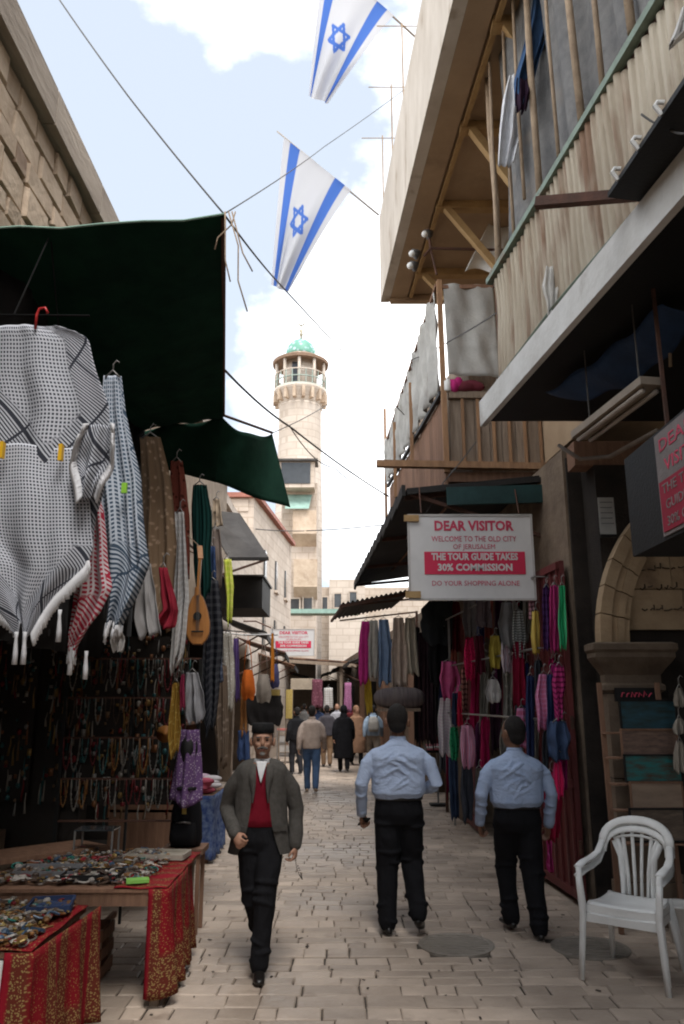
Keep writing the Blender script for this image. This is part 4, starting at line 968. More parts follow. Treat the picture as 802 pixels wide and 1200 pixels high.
# tin roof over the far passage
tr = thing('passage_roof', (-1.2, 30, 3), 'brown tin roof over the far passage where the street narrows', 'roof')
for i in range(6):
    a_, c_ = at(330 + 14 * i, 771 + 1 * i, 28), at(330 + 14 * (i + 1), 771 + 1 * (i + 1), 28)
    q = MB(); q.hexa([a_ + Vector((0, 0, 0)), c_, c_ + Vector((-.4, 8, .25)), a_ + Vector((-.4, 8, .25)), a_ + Vector((0, 0, .05)), c_ + Vector((0, 0, .05)), c_ + Vector((-.4, 8, .3)), a_ + Vector((-.4, 8, .3))]); q.build('tin_sheet', M_WOODRED if i % 2 else M_RUST, tr)
q = MB(); q.bar(at(328, 774, 28), at(418, 780, 28), .08, .12); q.build('front_beam', M_WOOD, tr)
for x in (332, 400):
    p = at(x, 776, 28.2); q = MB(); q.bar((p.x, 28.2, 0), (p.x, 28.2, p.z), .10, .10); q.build('post', M_WOOD, tr)
q = MB(); p = at(353, 802, 27.9); q.bb(at(341, 800, 27.9).x, at(368, 800, 27.9).x, 27.86, 27.9, at(350, 808, 27.9).z, at(350, 795, 27.9).z)
tag(q.build('hanging_board', pm('beige_board', (.40, .33, .25), rough=.8)), 'small beige board hung under the far passage roof', 'sign')
for yq in (22.3, 25.5, 29.5, 34, 38.5):
    f = 0
left_far = thing('far_left_shops', (-3.4, 33, 0), 'far shop fronts on the left beyond the red-edged building', 'building')
q = MB(); q.hexa([(-6, 29.5, 0), (-2.55, 29.5, 0), (-3.6, 44, 0), (-7, 44, 0), (-6, 29.5, 5.2), (-2.55, 29.5, 5.2), (-3.6, 44, 5.2), (-7, 44, 5.2)]); q.build('wall', M_FARSTONE, left_far)
for yq in (31, 34, 37):
    f = (yq - 29.5) / 14.5; x = -2.55 - 1.05 * f; q = MB(); q.bb(x - .15, x + .03, yq, yq + 1.8, .02, 2.4); q.build('door', M_DARKWALL, left_far)

for k, (yq, z, ln, w, lab) in enumerate(((15.4, 3.1, 2.4, 1.0, 'dark tin awning hanging over the bags on the left beyond the boxy canopy'), (18.6, 2.9, 2.6, 1.15, 'rusty tin awning beside the small visitor sign on the left'), (23.2, 2.8, 3.4, 1.1, 'brown awning below the red-edged building on the left'), (31, 2.7, 5, 1.3, 'low dark awning at the mouth of the far passage on the left'))):
    x = -2.5 - max(0, yq - 29) * .07; t = thing('shop_awning', (x, yq, z), lab, 'awning')
    q = MB(); q.hexa([(x, yq, z + .35), (x + w, yq, z), (x + w - .1, yq + ln, z), (x, yq + ln, z + .35), (x, yq, z + .38), (x + w, yq, z + .03), (x + w - .1, yq + ln, z + .03), (x, yq + ln, z + .38)]); q.build('sheet', (M_METALD, M_RUST, M_WOODRED, M_METALD)[k], t)
    q = MB(); q.bar((x + w, yq + .02, z - .05), (x + w - .1, yq + ln, z - .05), .03, .12); q.build('valance', M_METALD, t)
    for yy in (yq + .1, yq + ln - .1):
        q = MB(); q.bar((x + w - .1, yy, z), (x, yy, z - .5), .03, .03); q.build('bracket', M_RUST, t)

# ================================================================== hanging cloth
def kmat(name, dark, light, n=46.0, border=True):
    """checked headscarf: white net over coloured ground, line borders; UV in metres"""
    if name in MATS: return MATS[name]
    m = bpy.data.materials.new(name); m.use_nodes = True; n_, l = m.node_tree.nodes, m.node_tree.links
    bs = n_['Principled BSDF']; bs.inputs['Roughness'].default_value = .95; bs.inputs['Specular IOR Level'].default_value = .05
    uv = n_.new('ShaderNodeUVMap'); sp = n_.new('ShaderNodeSeparateXYZ'); l.new(uv.outputs[0], sp.inputs[0])
    def M(op, a, b=None, c=None):
        q = n_.new('ShaderNodeMath'); q.operation = op
        for i, x in enumerate((a, b, c)):
            if x is None: continue
            if isinstance(x, (int, float)): q.inputs[i].default_value = x
            else: l.new(x, q.inputs[i])
        return q.outputs[0]
    u, v = sp.outputs[0], sp.outputs[1]
    fu, fv = M('FRACT', M('MULTIPLY', u, n)), M('FRACT', M('MULTIPLY', v, n))
    net = M('MAXIMUM', M('LESS_THAN', fu, .42), M('LESS_THAN', fv, .42))
    # a diagonal trellis of plain stripes makes the border field
    du, dv = M('ADD', u, v), M('SUBTRACT', u, v)
    lines = M('LESS_THAN', M('FRACT', M('MULTIPLY', dv, n * .9)), .5)
    tre = M('MAXIMUM', M('LESS_THAN', M('FRACT', M('MULTIPLY', du, 3.1)), .055), M('LESS_THAN', M('FRACT', M('MULTIPLY', dv, 3.1)), .055))
    ln = n_.new('ShaderNodeTexNoise'); ln.inputs['Scale'].default_value = 3.0; l.new(uv.outputs[0], ln.inputs['Vector'])
    at_ = n_.new('ShaderNodeAttribute'); at_.attribute_name = 'tint'
    sa = n_.new('ShaderNodeSeparateColor'); l.new(at_.outputs['Color'], sa.inputs[0])
    field = n_.new('ShaderNodeMixRGB'); l.new(sa.outputs[0], field.inputs['Fac']); l.new(net, field.inputs['Color1']); l.new(lines, field.inputs['Color2'])
    f2 = M('MULTIPLY', field.outputs[0], M('SUBTRACT', 1.0, M('MULTIPLY', tre, sa.outputs[0])))
    f3 = M('MAXIMUM', f2, sa.outputs[1])
    mx = n_.new('ShaderNodeMixRGB'); mx.inputs['Color1'].default_value = (*dark, 1); mx.inputs['Color2'].default_value = (*light, 1)
    l.new(f3, mx.inputs['Fac']); l.new(mx.outputs[0], bs.inputs['Base Color'])
    nb = n_.new('ShaderNodeTexNoise'); nb.inputs['Scale'].default_value = 400; b = n_.new('ShaderNodeBump'); b.inputs['Strength'].default_value = .4; b.inputs['Distance'].default_value = .004
    l.new(uv.outputs[0], nb.inputs['Vector']); l.new(nb.outputs['Fac'], b.inputs['Height']); l.new(b.outputs[0], bs.inputs['Normal'])
    MATS[name] = m
    return m

def rows_fn(rows, Y, amp, nf, seed, lean=0.0, dx=0.0):
    """a sheet whose outline is given as photo rows (y, xleft, xright) on the plane Y; folds run down it"""
    ys = [q[0] for q in rows]
    def lr(v):
        y = ys[0] + (ys[-1] - ys[0]) * v
        for i in range(len(rows) - 1):
            if rows[i][0] <= y <= rows[i + 1][0] + 1e-6:
                t = (y - rows[i][0]) / max(1e-6, rows[i + 1][0] - rows[i][0])
                return y, rows[i][1] + (rows[i + 1][1] - rows[i][1]) * t, rows[i][2] + (rows[i + 1][2] - rows[i][2]) * t
        return rows[-1]
    def fn(u, v):
        y, xl, xr = lr(v)
        w = amp * (.25 + .75 * min(1, v * 1.6)) * (math.sin(u * 6.28 * nf + seed + .7 * math.sin(v * 3.1 + seed)) + .55 * (1 - 2 * abs(math.sin(u * 6.28 * nf * .9 + seed * 1.7 + .5 * math.sin(v * 2.3)))) + .35 * math.sin(u * 6.28 * nf * 2.3 + v * 2 + seed * 2))
        w += amp * .9 * noise.noise(Vector((u * 2.3 + seed, v * 3.1, seed * 1.7)))
        wv = (xr - xl) * .07 * min(1, v * 3); xl += wv * noise.noise(Vector((v * 4.1, seed, 1.3))); xr += wv * noise.noise(Vector((v * 4.1, seed, 7.9)))
        p = at(xl + (xr - xl) * u, y, Y + lean * v)
        p.z += (ys[-1] - ys[0]) * .00007 * Y * v * v * (noise.noise(Vector((u * 3.0, seed, 4.4))) + .5 * math.sin(u * 6.28 * nf + seed))
        return p + Vector((w * dx, w, amp * .3 * math.sin(u * 6.28 * nf * 1.3 + seed) * v))
    return fn
M_STEEL = pm('dull_steel', (.30, .29, .28), rough=.45, metal=.6, bump=.05)
M_HANGR = pm('red_hanger_plastic', (.45, .03, .03), rough=.4, bump=0)
def garment(name, rows, Y, color, label, cat, group=None, amp=.022, nf=2.0, seed=None, mat=None, nu=18, nv=22, hook=True, thick=.004, rail=None, hmat=None, lean=0.0, colfn=None, parts=None):
    seed = seed if seed is not None else rows[0][0] * .37 + rows[0][1] * .11
    fn = rows_fn(rows, Y, amp, nf, seed, lean)
    top = Vector(fn(.5, 0))
    t = thing(name, top, label, cat, group)
    a = Vector(fn(0, 0)); wd = (Vector(fn(1, .5)) - Vector(fn(0, .5))).length; ht = (Vector(fn(.5, 1)) - top).length
    q = MB(); q.grid(fn, nu, nv, uvfn=lambda u, v: (u * wd, v * ht), thick=thick)
    if mat is None:
        pr_ = random.Random(int(seed * 1000)); k_ = pr_.random()
        if cat in ('dress', 'scarf', 'tunic', 'skirt', 'blouse', 'top', 'robe', 'shawl', 'cloak') and k_ < .62:
            hi = tuple(min(.55, q_ * 1.5 + .04) for q_ in color); lo = tuple(q_ * .35 for q_ in color)
            mat = printed(color, hi if pr_.random() < .65 else lo, pr_.choice(('floral', 'stripe', 'band', 'plaid', 'floral')), pr_.choice((14., 22., 34.)))
    q.build('cloth', mat or cloth(color), t, True, colfn=colfn)
    if hook:
        q = MB(); w = (Vector(fn(1, 0)) - a).length
        q.tube([top + Vector((-.42 * w, 0, -.01)), top + Vector((0, 0, .035)), top + Vector((.42 * w, 0, -.01))], .006, 5)
        q.tube([top + Vector((0, 0, .03)), top + Vector((0, 0, .075)), top + Vector((.018, 0, .10)), top + Vector((.036, 0, .085))], .0045, 5)
        q.build('hanger', hmat or M_STEEL, t, True)
    return t, fn
def tassels(t, fn, mat, us=None, n=22, L=.05, v=1.0, sc=1.0):
    q = MB(); r = random.Random(n)
    for i in range(n):
        u = i / (n - 1); p = Vector(fn(u, v)); l = L * r.uniform(.7, 1.3)
        q.tube([p + Vector((0, 0, .006)), p + Vector((r.uniform(-.006, .006), 0, -l * .5)), p + Vector((r.uniform(-.008, .008), 0, -l))], [.005 * sc, .006 * sc, .004 * sc], 5)
    o = q.build('fringe', mat, t, True); o['kind'] = 'stuff'
M_FR = cloth((.62, .62, .64), 'white_fringe')
M_KB = kmat('black_white_check', (.040, .043, .055), (.46, .475, .52), 54)
M_KB2 = kmat('blue_grey_check', (.05, .075, .11), (.40, .44, .50), 40)
M_KR = kmat('red_white_check', (.40, .03, .06), (.62, .56, .58), 44)
def kcol(u, v): return (0.0, 0.0, 0.0)

rl = thing('hanging_rail', (-1.7, 4, 3.7), 'long rail under the green tarpaulin carrying the checked scarves', 'rail')
q = MB(); q.tube([(-2.6, 3.72, 3.80), (-1.35, 3.74, 3.80)], .006, 8); q.build('front_bar', pm('black_cord', (.012, .012, .012), rough=.9, bump=0, spec=.05), rl)
q = MB(); q.tube([(-2.6, 4.5, 3.72), (-1.45, 4.5, 3.72)], .006, 8); q.build('rear_bar', pm('black_cord', (.012, .012, .012), rough=.9, bump=0), rl)
M_CORD = pm('black_cord', (.012, .012, .012), rough=.9, bump=0)
for x in (-2.5, -1.75):
    q = MB(); q.tube([(x, 3.73, 3.8), (x, 4.06, 4.48)], .005, 6); q.tube([(x, 4.5, 3.72), (x, 4.10, 4.48)], .005, 6); q.build('hanger_wire', M_CORD, rl)
# added black sheet, stands in for the stall's shade behind the scarves
bk = thing('added_shade_sheet', (-2.1, 6, 2), 'black sheet added along the left wall as shade behind the scarves', 'sheet')
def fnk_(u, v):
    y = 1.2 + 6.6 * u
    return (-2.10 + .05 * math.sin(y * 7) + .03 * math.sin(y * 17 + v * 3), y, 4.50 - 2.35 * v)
q = MB(); q.grid(fnk_, 80, 10, thick=.004); q.build('cloth', pm('shade_sheet_black', (.014, .013, .013), rough=.95, bump=.1), bk, True)
# big black and white checked scarf draped over a hanger like a shawl
YK = 3.72
def wide(rows): return rows
big = [(381, -40, 66), (386, -62, 84), (396, -76, 104), (430, -86, 114), (480, -92, 126), (520, -96, 131), (560, -96, 113), (600, -94, 107), (650, -90, 104), (690, -70, 70)]
def kc_back(u, v):
    return (1.0 if (u > .86 or v > .86) else 0.0, 0, 0)
t1 = thing('checked_scarf', at(45, 381, YK), 'black and white checked scarf draped wide over a red hanger', 'scarf')
fnb = rows_fn(big, YK, .024, 2.2, 1.3)
wd, ht = .92, 1.25
q = MB(); q.grid(fnb, 60, 46, uvfn=lambda u, v: (u * wd, v * ht), thick=.004); o = q.build('cloth', M_KB, t1, True)
ca = o.data.color_attributes.new('tint', 'FLOAT_COLOR', 'POINT'); ca.data.foreach_set('color', [c for (a_, b_) in q.uv for c in ((1.0 if (a_ / wd > .84 or b_ / ht > .455 - .78 * abs(a_ / wd - .68)) else 0.0), 0.0, 0.0, 1.0)])
hp = at(42, 381, YK - .02); q = MB()
q.tube([hp + Vector((0, 0, -.02)), hp + Vector((0, 0, .06)), hp + Vector((.012, 0, .095)), hp + Vector((.04, 0, .10)), hp + Vector((.058, 0, .07))], .008, 6)
q.tube([hp + Vector((-.30, .08, -.10)), hp + Vector((0, .06, -.02)), hp + Vector((.26, .08, -.09))], .010, 6); q.build('hanger', M_HANGR, t1, True)
# sleeve-like folded end with thick fringe
fs = rows_fn([(498, 104, 131), (520, 92, 132), (540, 88, 130), (560, 92, 118), (585, 96, 108)], YK - .09, .03, 1.2, .5)
q = MB(); q.grid(fs, 22, 22, uvfn=lambda u, v: (u * .2, v * .4), thick=.004); o = q.build('folded_end', M_KB, t1, True)
ca = o.data.color_attributes.new('tint', 'FLOAT_COLOR', 'POINT'); ca.data.foreach_set('color', [1.0, 0, 0, 1.0] * len(q.v))
q = MB(); r = random.Random(2)
for i in range(60):
    a_ = i / 59; p = Vector(fs(0 if a_ < .5 else 1, (a_ * 2) % 1.0)); dx = -1 if a_ < .5 else 1
    q.tube([p, p + Vector((dx * .012, -.015, -.015 + r.uniform(-.01, .01))), p + Vector((dx * .018, -.02, -.045))], [.009, .011, .007], 5)
o = q.build('fringe', M_FR, t1, True); o['kind'] = 'stuff'
# second one pinned in front, hanging to a point
fr = [(520, -92, 94), (545, -94, 100), (590, -94, 106), (640, -84, 107), (665, -60, 99), (700, -30, 66), (725, -2, 48), (744, 18, 36)]
t2 = thing('checked_scarf', at(40, 522, YK - .10), 'black and white checked scarf pinned with yellow pegs, hanging to a fringed point', 'scarf')
fnf_ = rows_fn(fr, YK - .055, .020, 2.0, 2.2)
def fnf(u, v):
    p_ = Vector(fnf_(u, v)); k_ = (1 - v) ** 4
    p_.z += k_ * .012 * math.cos(u * 11.0); p_.y += .035 * k_
    return p_
q = MB(); q.grid(fnf, 60, 54, uvfn=lambda u, v: (u * .95, v * 1.0), thick=.004); o = q.build('cloth', M_KB, t2, True)
def fc(a_, b_):
    u, v = a_ / .95, b_
    edge = v > .93 - 1.15 * abs(u - .55) + .0 and v > .52
    return (1.0 if edge else 0.0, 1.0 if (v > .985) else 0.0, 0.0, 1.0)
ca = o.data.color_attributes.new('tint', 'FLOAT_COLOR', 'POINT'); ca.data.foreach_set('color', [c for (a_, b_) in q.uv for c in fc(a_, b_)])
q = MB(); r = random.Random(6)
for i in range(46):
    v = .62 + .38 * i / 45
    for u in (0, 1):
        p = Vector(fnf(u, v)); s = 1 if u else -1
        q.tube([p + Vector((0, -.004, .01)), p + Vector((s * .008, -.006, -.022)), p + Vector((s * .012 + r.uniform(-.006, .006), -.004, -.05 + r.uniform(-.01, .01)))], [.009, .010, .006], 5)
for (px, py) in ((19, 748), (29, 748), (70, 722)):
    p = at(px, py, YK - .10); q.tube([p + Vector((0, 0, .03)), p, p + Vector((.004, 0, -.07)), p + Vector((.004, 0, -.12))], [.010, .007, .012, .013], 7)
o = q.build('fringe', M_FR, t2, True); o['kind'] = 'stuff'
M_PEG = pm('yellow_peg_plastic', (.72, .42, .02), rough=.4, bump=0)
for (px, py) in ((71, 530), (2, 527)):
    p = at(px, py, YK - .10); q = MB(); q.box(p, (.018, .016, .085)); q.box(p + Vector((0, .02, .0)), (.016, .012, .08)); q.build('peg', M_PEG, t2)
# other scarves behind
def kscarf(rows, Y, mat, label, seed, n=1.8, w=.6, h=1.2, fringe=True):
    t, fn = garment('checked_scarf', rows, Y, None, label, 'scarf', seed=seed, mat=mat, nu=34, nv=44, amp=.028, nf=n)
    o = t.children[0]; uv = o.data.uv_layers[0]
    ca = o.data.color_attributes.new('tint', 'FLOAT_COLOR', 'POINT')
    N = len(o.data.vertices); W = 35; col = []
    for i in range(N):
        k = i % (W * 45); u, v = (k % W) / 34, (k // W) / 44
        col += [1.0 if (v > .66 or u > .9) else 0.0, 0, 0, 1.0]
    ca.data.foreach_set('color', col)
    if fringe: tassels(t, fn, M_FR, n=26, L=.05)
    return t, fn
t, fn = kscarf([(568, 88, 112), (600, 92, 122), (650, 90, 127), (690, 86, 130), (718, 82, 118), (750, 80, 92), (762, 82, 88)], 3.95, M_KR, 'red and white checked scarf hanging between the two grey checked ones', 1.2)
q = MB()
for (px, py) in ((83, 765), (101, 770)):
    p = at(px, py, 3.93); q.tube([p + Vector((0, 0, .03)), p, p + Vector((.003, 0, -.06)), p + Vector((.003, 0, -.11))], [.010, .008, .013, .013], 7)
q.build('tassel', M_FR, t, True)
kscarf([(440, 122, 142), (480, 118, 147), (540, 116, 160), (562, 118, 165), (600, 122, 168), (660, 124, 175), (700, 126, 160), (735, 124, 142)], 4.3, M_KB2, 'slate blue checked scarf with white fringe and a green peg', 2.7)
p = at(146, 572, 4.24); q = MB(); q.box(p, (.03, .02, .06)); tag(q.build('clothes_peg', pm('lime_peg', (.30, .62, .06), rough=.4, bump=0)), 'lime green peg clipped to the slate blue scarf', 'peg')
garment('scarf', [(735, 128, 142), (752, 130, 146), (764, 134, 143)], 4.35, (.50, .48, .46), 'crumpled off-white scarf end below the slate blue scarf', 'scarf', hook=False)

# ------------------------------------------------------------------ further garments on the left
hr = thing('hanging_rail', (-1.5, 7, 3.3), 'long rail of robes and scarves along the left shops', 'rail')
q = MB(); q.tube([(-1.80, 4.7, 3.55), (-1.72, 12.6, 3.55)], .014, 8); q.build('bar', M_RUST, hr)
for yq in (5.0, 7.2, 9.4, 12.3):
    q = MB(); q.tube([(-1.76, yq, 3.55), (-2.25, yq, 3.75)], .010, 6); q.build('bracket', M_RUST, hr)
LG = [
 ('robe', [(512, 164, 188), (560, 166, 200), (640, 165, 206), (700, 172, 204), (742, 178, 200)], 5.2, (.20, .135, .085), 'brown woollen robe hanging beside the slate blue scarf', 'robe'),
 ('robe', [(540, 200, 214), (600, 198, 222), (680, 202, 222)], 5.9, (.16, .045, .032), 'rust red embroidered robe hanging beside the brown robe', 'robe'),
 ('scarf', [(600, 206, 216), (700, 205, 222), (770, 200, 216), (782, 202, 208)], 5.6, (.42, .40, .39), 'long pale grey fringed scarf hanging beside the lute', 'scarf'),
 ('scarf', [(660, 158, 176), (720, 160, 186), (745, 166, 190)], 4.9, (.30, .29, .29), 'soft grey scarf with dark red edge hanging under the brown robe', 'scarf'),
 ('scarf', [(665, 186, 196), (715, 190, 208), (735, 176, 204)], 5.0, (.24, .02, .035), 'dark red scarf bunched between grey scarves', 'scarf'),
 ('robe', [(568, 226, 242), (600, 224, 248), (660, 226, 247), (702, 230, 246)], 6.6, (.010, .045, .040), 'dark bottle green robe hanging above the lute', 'robe'),
 ('robe', [(680, 240, 256), (740, 238, 262), (800, 238, 258), (860, 240, 252)], 7.6, (.012, .013, .018), 'long black robe hanging behind the lute', 'robe'),
 ('scarf', [(655, 262, 271), (690, 264, 274), (730, 266, 272)], 9.6, (.42, .50, .06), 'lime and orange patterned scarf below the tin awning', 'scarf'),
 ('robe', [(620, 246, 258), (660, 245, 262), (690, 248, 260)], 8.6, (.19, .15, .13), 'taupe striped robe behind the green robe', 'robe'),
 ('robe', [(640, 244, 252), (680, 243, 254)], 8.2, (.05, .085, .19), 'short blue tunic behind the green robe', 'tunic'),
 ('scarf', [(742, 262, 272), (800, 262, 276), (835, 264, 274)], 9.8, (.40, .37, .32), 'cream shawl hanging left of the orange bag', 'shawl'),
 ('scarf', [(748, 274, 280), (820, 274, 282)], 10.2, (.10, .06, .18), 'violet scarf hanging left of the orange bag', 'scarf'),
 ('robe', [(780, 254, 266), (850, 252, 268), (900, 254, 266)], 9.0, (.13, .095, .07), 'brown striped cloak hanging below the cream shawl', 'cloak'),
 ('scarf', [(800, 282, 288), (860, 281, 290)], 11.0, (.36, .17, .06), 'tan strip of leather belts below the orange bag', 'belts'),
 ('robe', [(856, 279, 292), (890, 278, 294)], 11.0, (.045, .075, .17), 'folded blue jeans hung below the tan belts', 'trousers'),
 ('scarf', [(800, 202, 210), (860, 198, 212), (882, 202, 210)], 6.3, (.40, .24, .05), 'mustard yellow scarf hanging on the jewellery rack end', 'scarf'),
 ('scarf', [(790, 212, 216), (830, 211, 217)], 6.3, (.42, .05, .12), 'thin crimson scarf beside the mustard one', 'scarf'),
 ('robe', [(745, 250, 258), (800, 248, 262)], 8.3, (.055, .07, .11), 'slate navy tunic hanging beside the black robe', 'tunic'),
 ('scarf', [(585, 250, 258), (618, 249, 262)], 8.9, (.34, .27, .20), 'sand coloured headscarf high beside the tin awning', 'scarf'),
]
for (nm, rows, Y, c, lab, cat) in LG:
    garment(nm, rows, Y, c, lab, cat, amp=.03, nf=2.0, nu=16, nv=18)
# lute hanging by its neck
lu = thing('lute', at(232, 760, 5.9), 'orange brown pear-shaped lute hanging from the left rail', 'lute')
YL = 5.9
cpx = [(688, 2.5), (697, 3), (700, 6), (708, 9), (718, 12), (730, 14), (742, 13.5), (750, 10), (755, 5)]
def fnl(u, v):
    i = v * (len(cpx) - 1); k = min(int(i), len(cpx) - 2); f = i - k
    y = cpx[k][0] + (cpx[k + 1][0] - cpx[k][0]) * f; w = cpx[k][1] + (cpx[k + 1][1] - cpx[k][1]) * f
    return at(231.5 + w * (2 * u - 1), y, YL)
M_LUTE = pm('orange_wood', (.46, .20, .055), (.33, .13, .035), scale=4, rough=.4, bump=.1, stretch=(6, 6, .6))
q = MB(); q.grid(fnl, 16, 26, thick=.012); q.build('soundboard', M_LUTE, lu, True)
def fnb2(u, v):
    p = Vector(fnl(u, v)); w = (Vector(fnl(1, v)) - Vector(fnl(0, v))).length
    return p + Vector((0, .012 + .75 * w * math.sqrt(max(0, .25 - (u - .5) ** 2)), 0))
q = MB(); q.grid(fnb2, 16, 26, thick=.006); q.build('bowl', M_WOODRED, lu, True)
q = MB(); q.bar(at(232, 698, YL - .01), at(235, 655, YL - .01), .035, .02); q.bar(at(235, 655, YL), at(234, 640, YL + .06), .04, .02); q.build('neck', M_LUTE, lu)
q = MB(); q.lathe([(.032, 0), (.032, .004)], at(231.5, 722, YL - .014), 20, Matrix.Rotation(R(90), 3, 'X')); q.build('sound_hole', M_BLACK, lu)
q = MB(); q.box(at(231.5, 740, YL - .016), (.09, .012, .012)); q.build('bridge', M_BLACK, lu)
for i in range(5):
    q = MB(); q.tube([at(229.8 + i * .9, 740, YL - .026), at(232.3 + i * .5, 657, YL - .026)], .0012, 4); q.build('string', M_STEEL, lu)
q = MB(); q.tube([at(234, 640, YL), Vector((-1.78, YL, 3.55))], .004, 5); q.build('cord', M_BAMBOO, lu)
# woven bags
def bag(px, py0, py1, w, Y, c, label, strap=40):
    t = thing('shoulder_bag', at(px, py1, Y), label, 'bag')
    rows = [(py0, px - w * .30, px + w * .30), (py0 + (py1 - py0) * .35, px - w * .42, px + w * .42), (py0 + (py1 - py0) * .75, px - w * .5, px + w * .5), (py1, px - w * .36, px + w * .36)]
    f0 = rows_fn(rows, Y, .006, 1.5, px)
    def fnf(u, v):
        return Vector(f0(u, v)) + Vector((0, -.09 * math.sin(math.pi * u) * math.sin(math.pi * min(1, .15 + v * .8)), 0))
    def fnk(u, v):
        return Vector(f0(u, v)) + Vector((0, .004 + .06 * math.sin(math.pi * u) * math.sin(math.pi * min(1, .15 + v * .8)), 0))
    q = MB(); q.grid(fnf, 12, 12); q.grid(fnk, 12, 12); q.build('pouch', c if not isinstance(c, tuple) else cloth(c), t, True)
    q = MB(); a, b_ = at(px - w * .28, py0 + 2, Y), at(px + w * .28, py0 + 2, Y); tp_ = at(px, py0 - strap, Y)
    q.tube([a, a.lerp(tp_, .5) + Vector((-.01, 0, 0)), tp_, b_.lerp(tp_, .5) + Vector((.01, 0, 0)), b_], .007, 5); q.build('strap', c if not isinstance(c, tuple) else cloth(c), t, True)
bag(291, 785, 820, 17, 10.8, (.52, .12, .02), 'bright orange woven shoulder bag', 40)
bag(309, 790, 824, 19, 11.6, (.27, .235, .20), 'grey brown woven shoulder bag right of the orange one', 40)
bag(322, 778, 806, 12, 12.4, (.10, .10, .22), 'small blue violet woven bag hung past the grey brown one', 30)
garment('scarf', [(742, 318, 321), (800, 317, 322)], 12.0, (.55, .20, .03), 'orange and blue striped woven strap beside the grey brown bag', 'strap', nu=5)
garment('dress', [(815, 283, 330), (838, 284, 332), (850, 288, 328)], 12.5, (.03, .028, .027), 'dark dresses bunched under the grey brown bag', 'dress', nf=4, mat=cloth((.022, .02, .02), 'dark_dress_cloth'), hook=False)
rr = thing('hanging_rail', (-1.6, 11, 3), 'short steel rail carrying the woven bags', 'rail')
q = MB(); q.tube([at(286, 744, 10.8), at(325, 744, 12.5)], .014, 6); q.build('bar', M_STEEL, rr)
for (x, Y) in ((286, 10.8), (325, 12.5)):
    p = at(x, 744, Y); q = MB(); q.tube([p, (LX, p.y, p.z + .1)], .010, 6); q.build('bracket', M_STEEL, rr)
# cap stand: knitted white hat and mannequin head with purple scarf
garment('knitted_shawl', [(788, 218, 232), (812, 215, 239), (836, 214, 240), (847, 220, 236)], 6.6, (.33, .33, .35), 'pale grey knitted shawl hanging over the purple scarf', 'shawl', amp=.045, nf=2.4)
t = thing('draped_bust', at(219, 925, 6.5), 'purple and white scarf wound on a display bust', 'bust')
p = at(219, 925, 6.5); q = MB(); q.lathe([(.09, 0), (.09, .02), (.03, .04), (.03, .18), (.06, .22), (.08, .30), (.075, .36), (.04, .42)], p, 16); q.build('bust', M_BLACK, t, True)
def fnp(u, v):
    a_ = -2.6 + 5.2 * u; rad = .070 + .035 * v ** .8 + .018 * math.sin(u * 23 + v * 3) * (.3 + v) + .012 * math.sin(u * 41)
    return p + Vector((rad * math.sin(a_), -rad * .8 * math.cos(a_), .46 - .56 * v + .03 * math.sin(u * 9) * v))
q = MB(); q.grid(fnp, 60, 18, thick=.004, uvfn=lambda u, v: (u * .7, v * .55)); q.build('scarf', printed((.13, .07, .17), (.42, .36, .43), 'floral', 60.), t, True)
# ------------------------------------------------------------------ jewellery rack in the dark shop
jr = thing('jewellery_rack', at(150, 960, 6.75), 'tall wire rack hung with strings of beads in the dark shop', 'rack')
JY = 6.75; a, c = at(66, 962, JY), at(236, 772, JY)
q = MB(); q.bar((a.x, JY, 0.06), (a.x, JY, c.z), .03, .03); q.build('upright', M_BLACK, jr)
q = MB(); q.bar((c.x, JY, 0.06), (c.x, JY, c.z), .03, .03); q.build('upright', M_BLACK, jr)
q = MB(); q.bar(((a.x + c.x) / 2, JY + .02, 0.06), ((a.x + c.x) / 2, JY + .02, c.z), .02, .02); q.build('upright', M_BLACK, jr)
for k in range(5):
    z = a.z + (c.z - a.z) * k / 4; q = MB(); q.bar((a.x, JY, z), (c.x, JY, z), .016, .016); q.build('crossbar', M_RUST, jr)
BEADS = [((.26, .12, .03), 'amber'), ((.26, .24, .21), 'ivory'), ((.03, .12, .12), 'turquoise'), ((.16, .012, .016), 'crimson'), ((.06, .034, .02), 'dark wood'), ((.20, .19, .17), 'silver')]
beads_me = []
for (c_, nm) in BEADS:
    q = MB(); N_ = 45; pts_ = []; rad_ = []
    for i in range(N_):
        t_ = math.pi * i / (N_ - 1); pts_.append((.026 * math.cos(t_) * (1.25 - .35 * math.sin(t_)), .004 * math.sin(i * 2.1), -.22 * math.sin(t_) ** .55)); rad_.append(.0035 + .0045 * (i % 3 == 1) + (.008 if abs(i - N_ // 2) < 2 else 0))
    q.tube(pts_, rad_, 5)
    me_o = q.build('necklace', pm('beads_' + nm.replace(' ', '_'), c_, rough=.35, bump=0, spec=.5), None, True, local=True)
    me = me_o.data; bpy.data.objects.remove(me_o); beads_me.append(me)
r = random.Random(31)
for k in range(4):
    z = a.z + (c.z - a.z) * (k + 1) / 4
    x = a.x + .05
    while x < c.x - .03:
        i = r.randrange(6); s = r.uniform(.65, 1.3)
        o = inst(beads_me[i], 'necklace', None, Matrix.Translation((x, JY - .022, z)) @ Matrix.Diagonal((s * .9, s, s, 1)))
        tag(o, 'string of %s beads hanging on the dark wire jewellery rack' % BEADS[i][1], 'necklace', 'bead strings on the jewellery rack')
        x += r.uniform(.06, .10)
t = thing('wall_plate', at(194, 860, 6.7), 'round amber wooden plate hung on the jewellery rack', 'plate')
p = at(194, 860, 6.68); q = MB(); q.lathe([(.01, .0), (.05, .004), (.062, .018), (.07, .02)], p, 20, Matrix.Rotation(R(90), 3, 'X')); q.build('dish', M_LUTE, t, True)

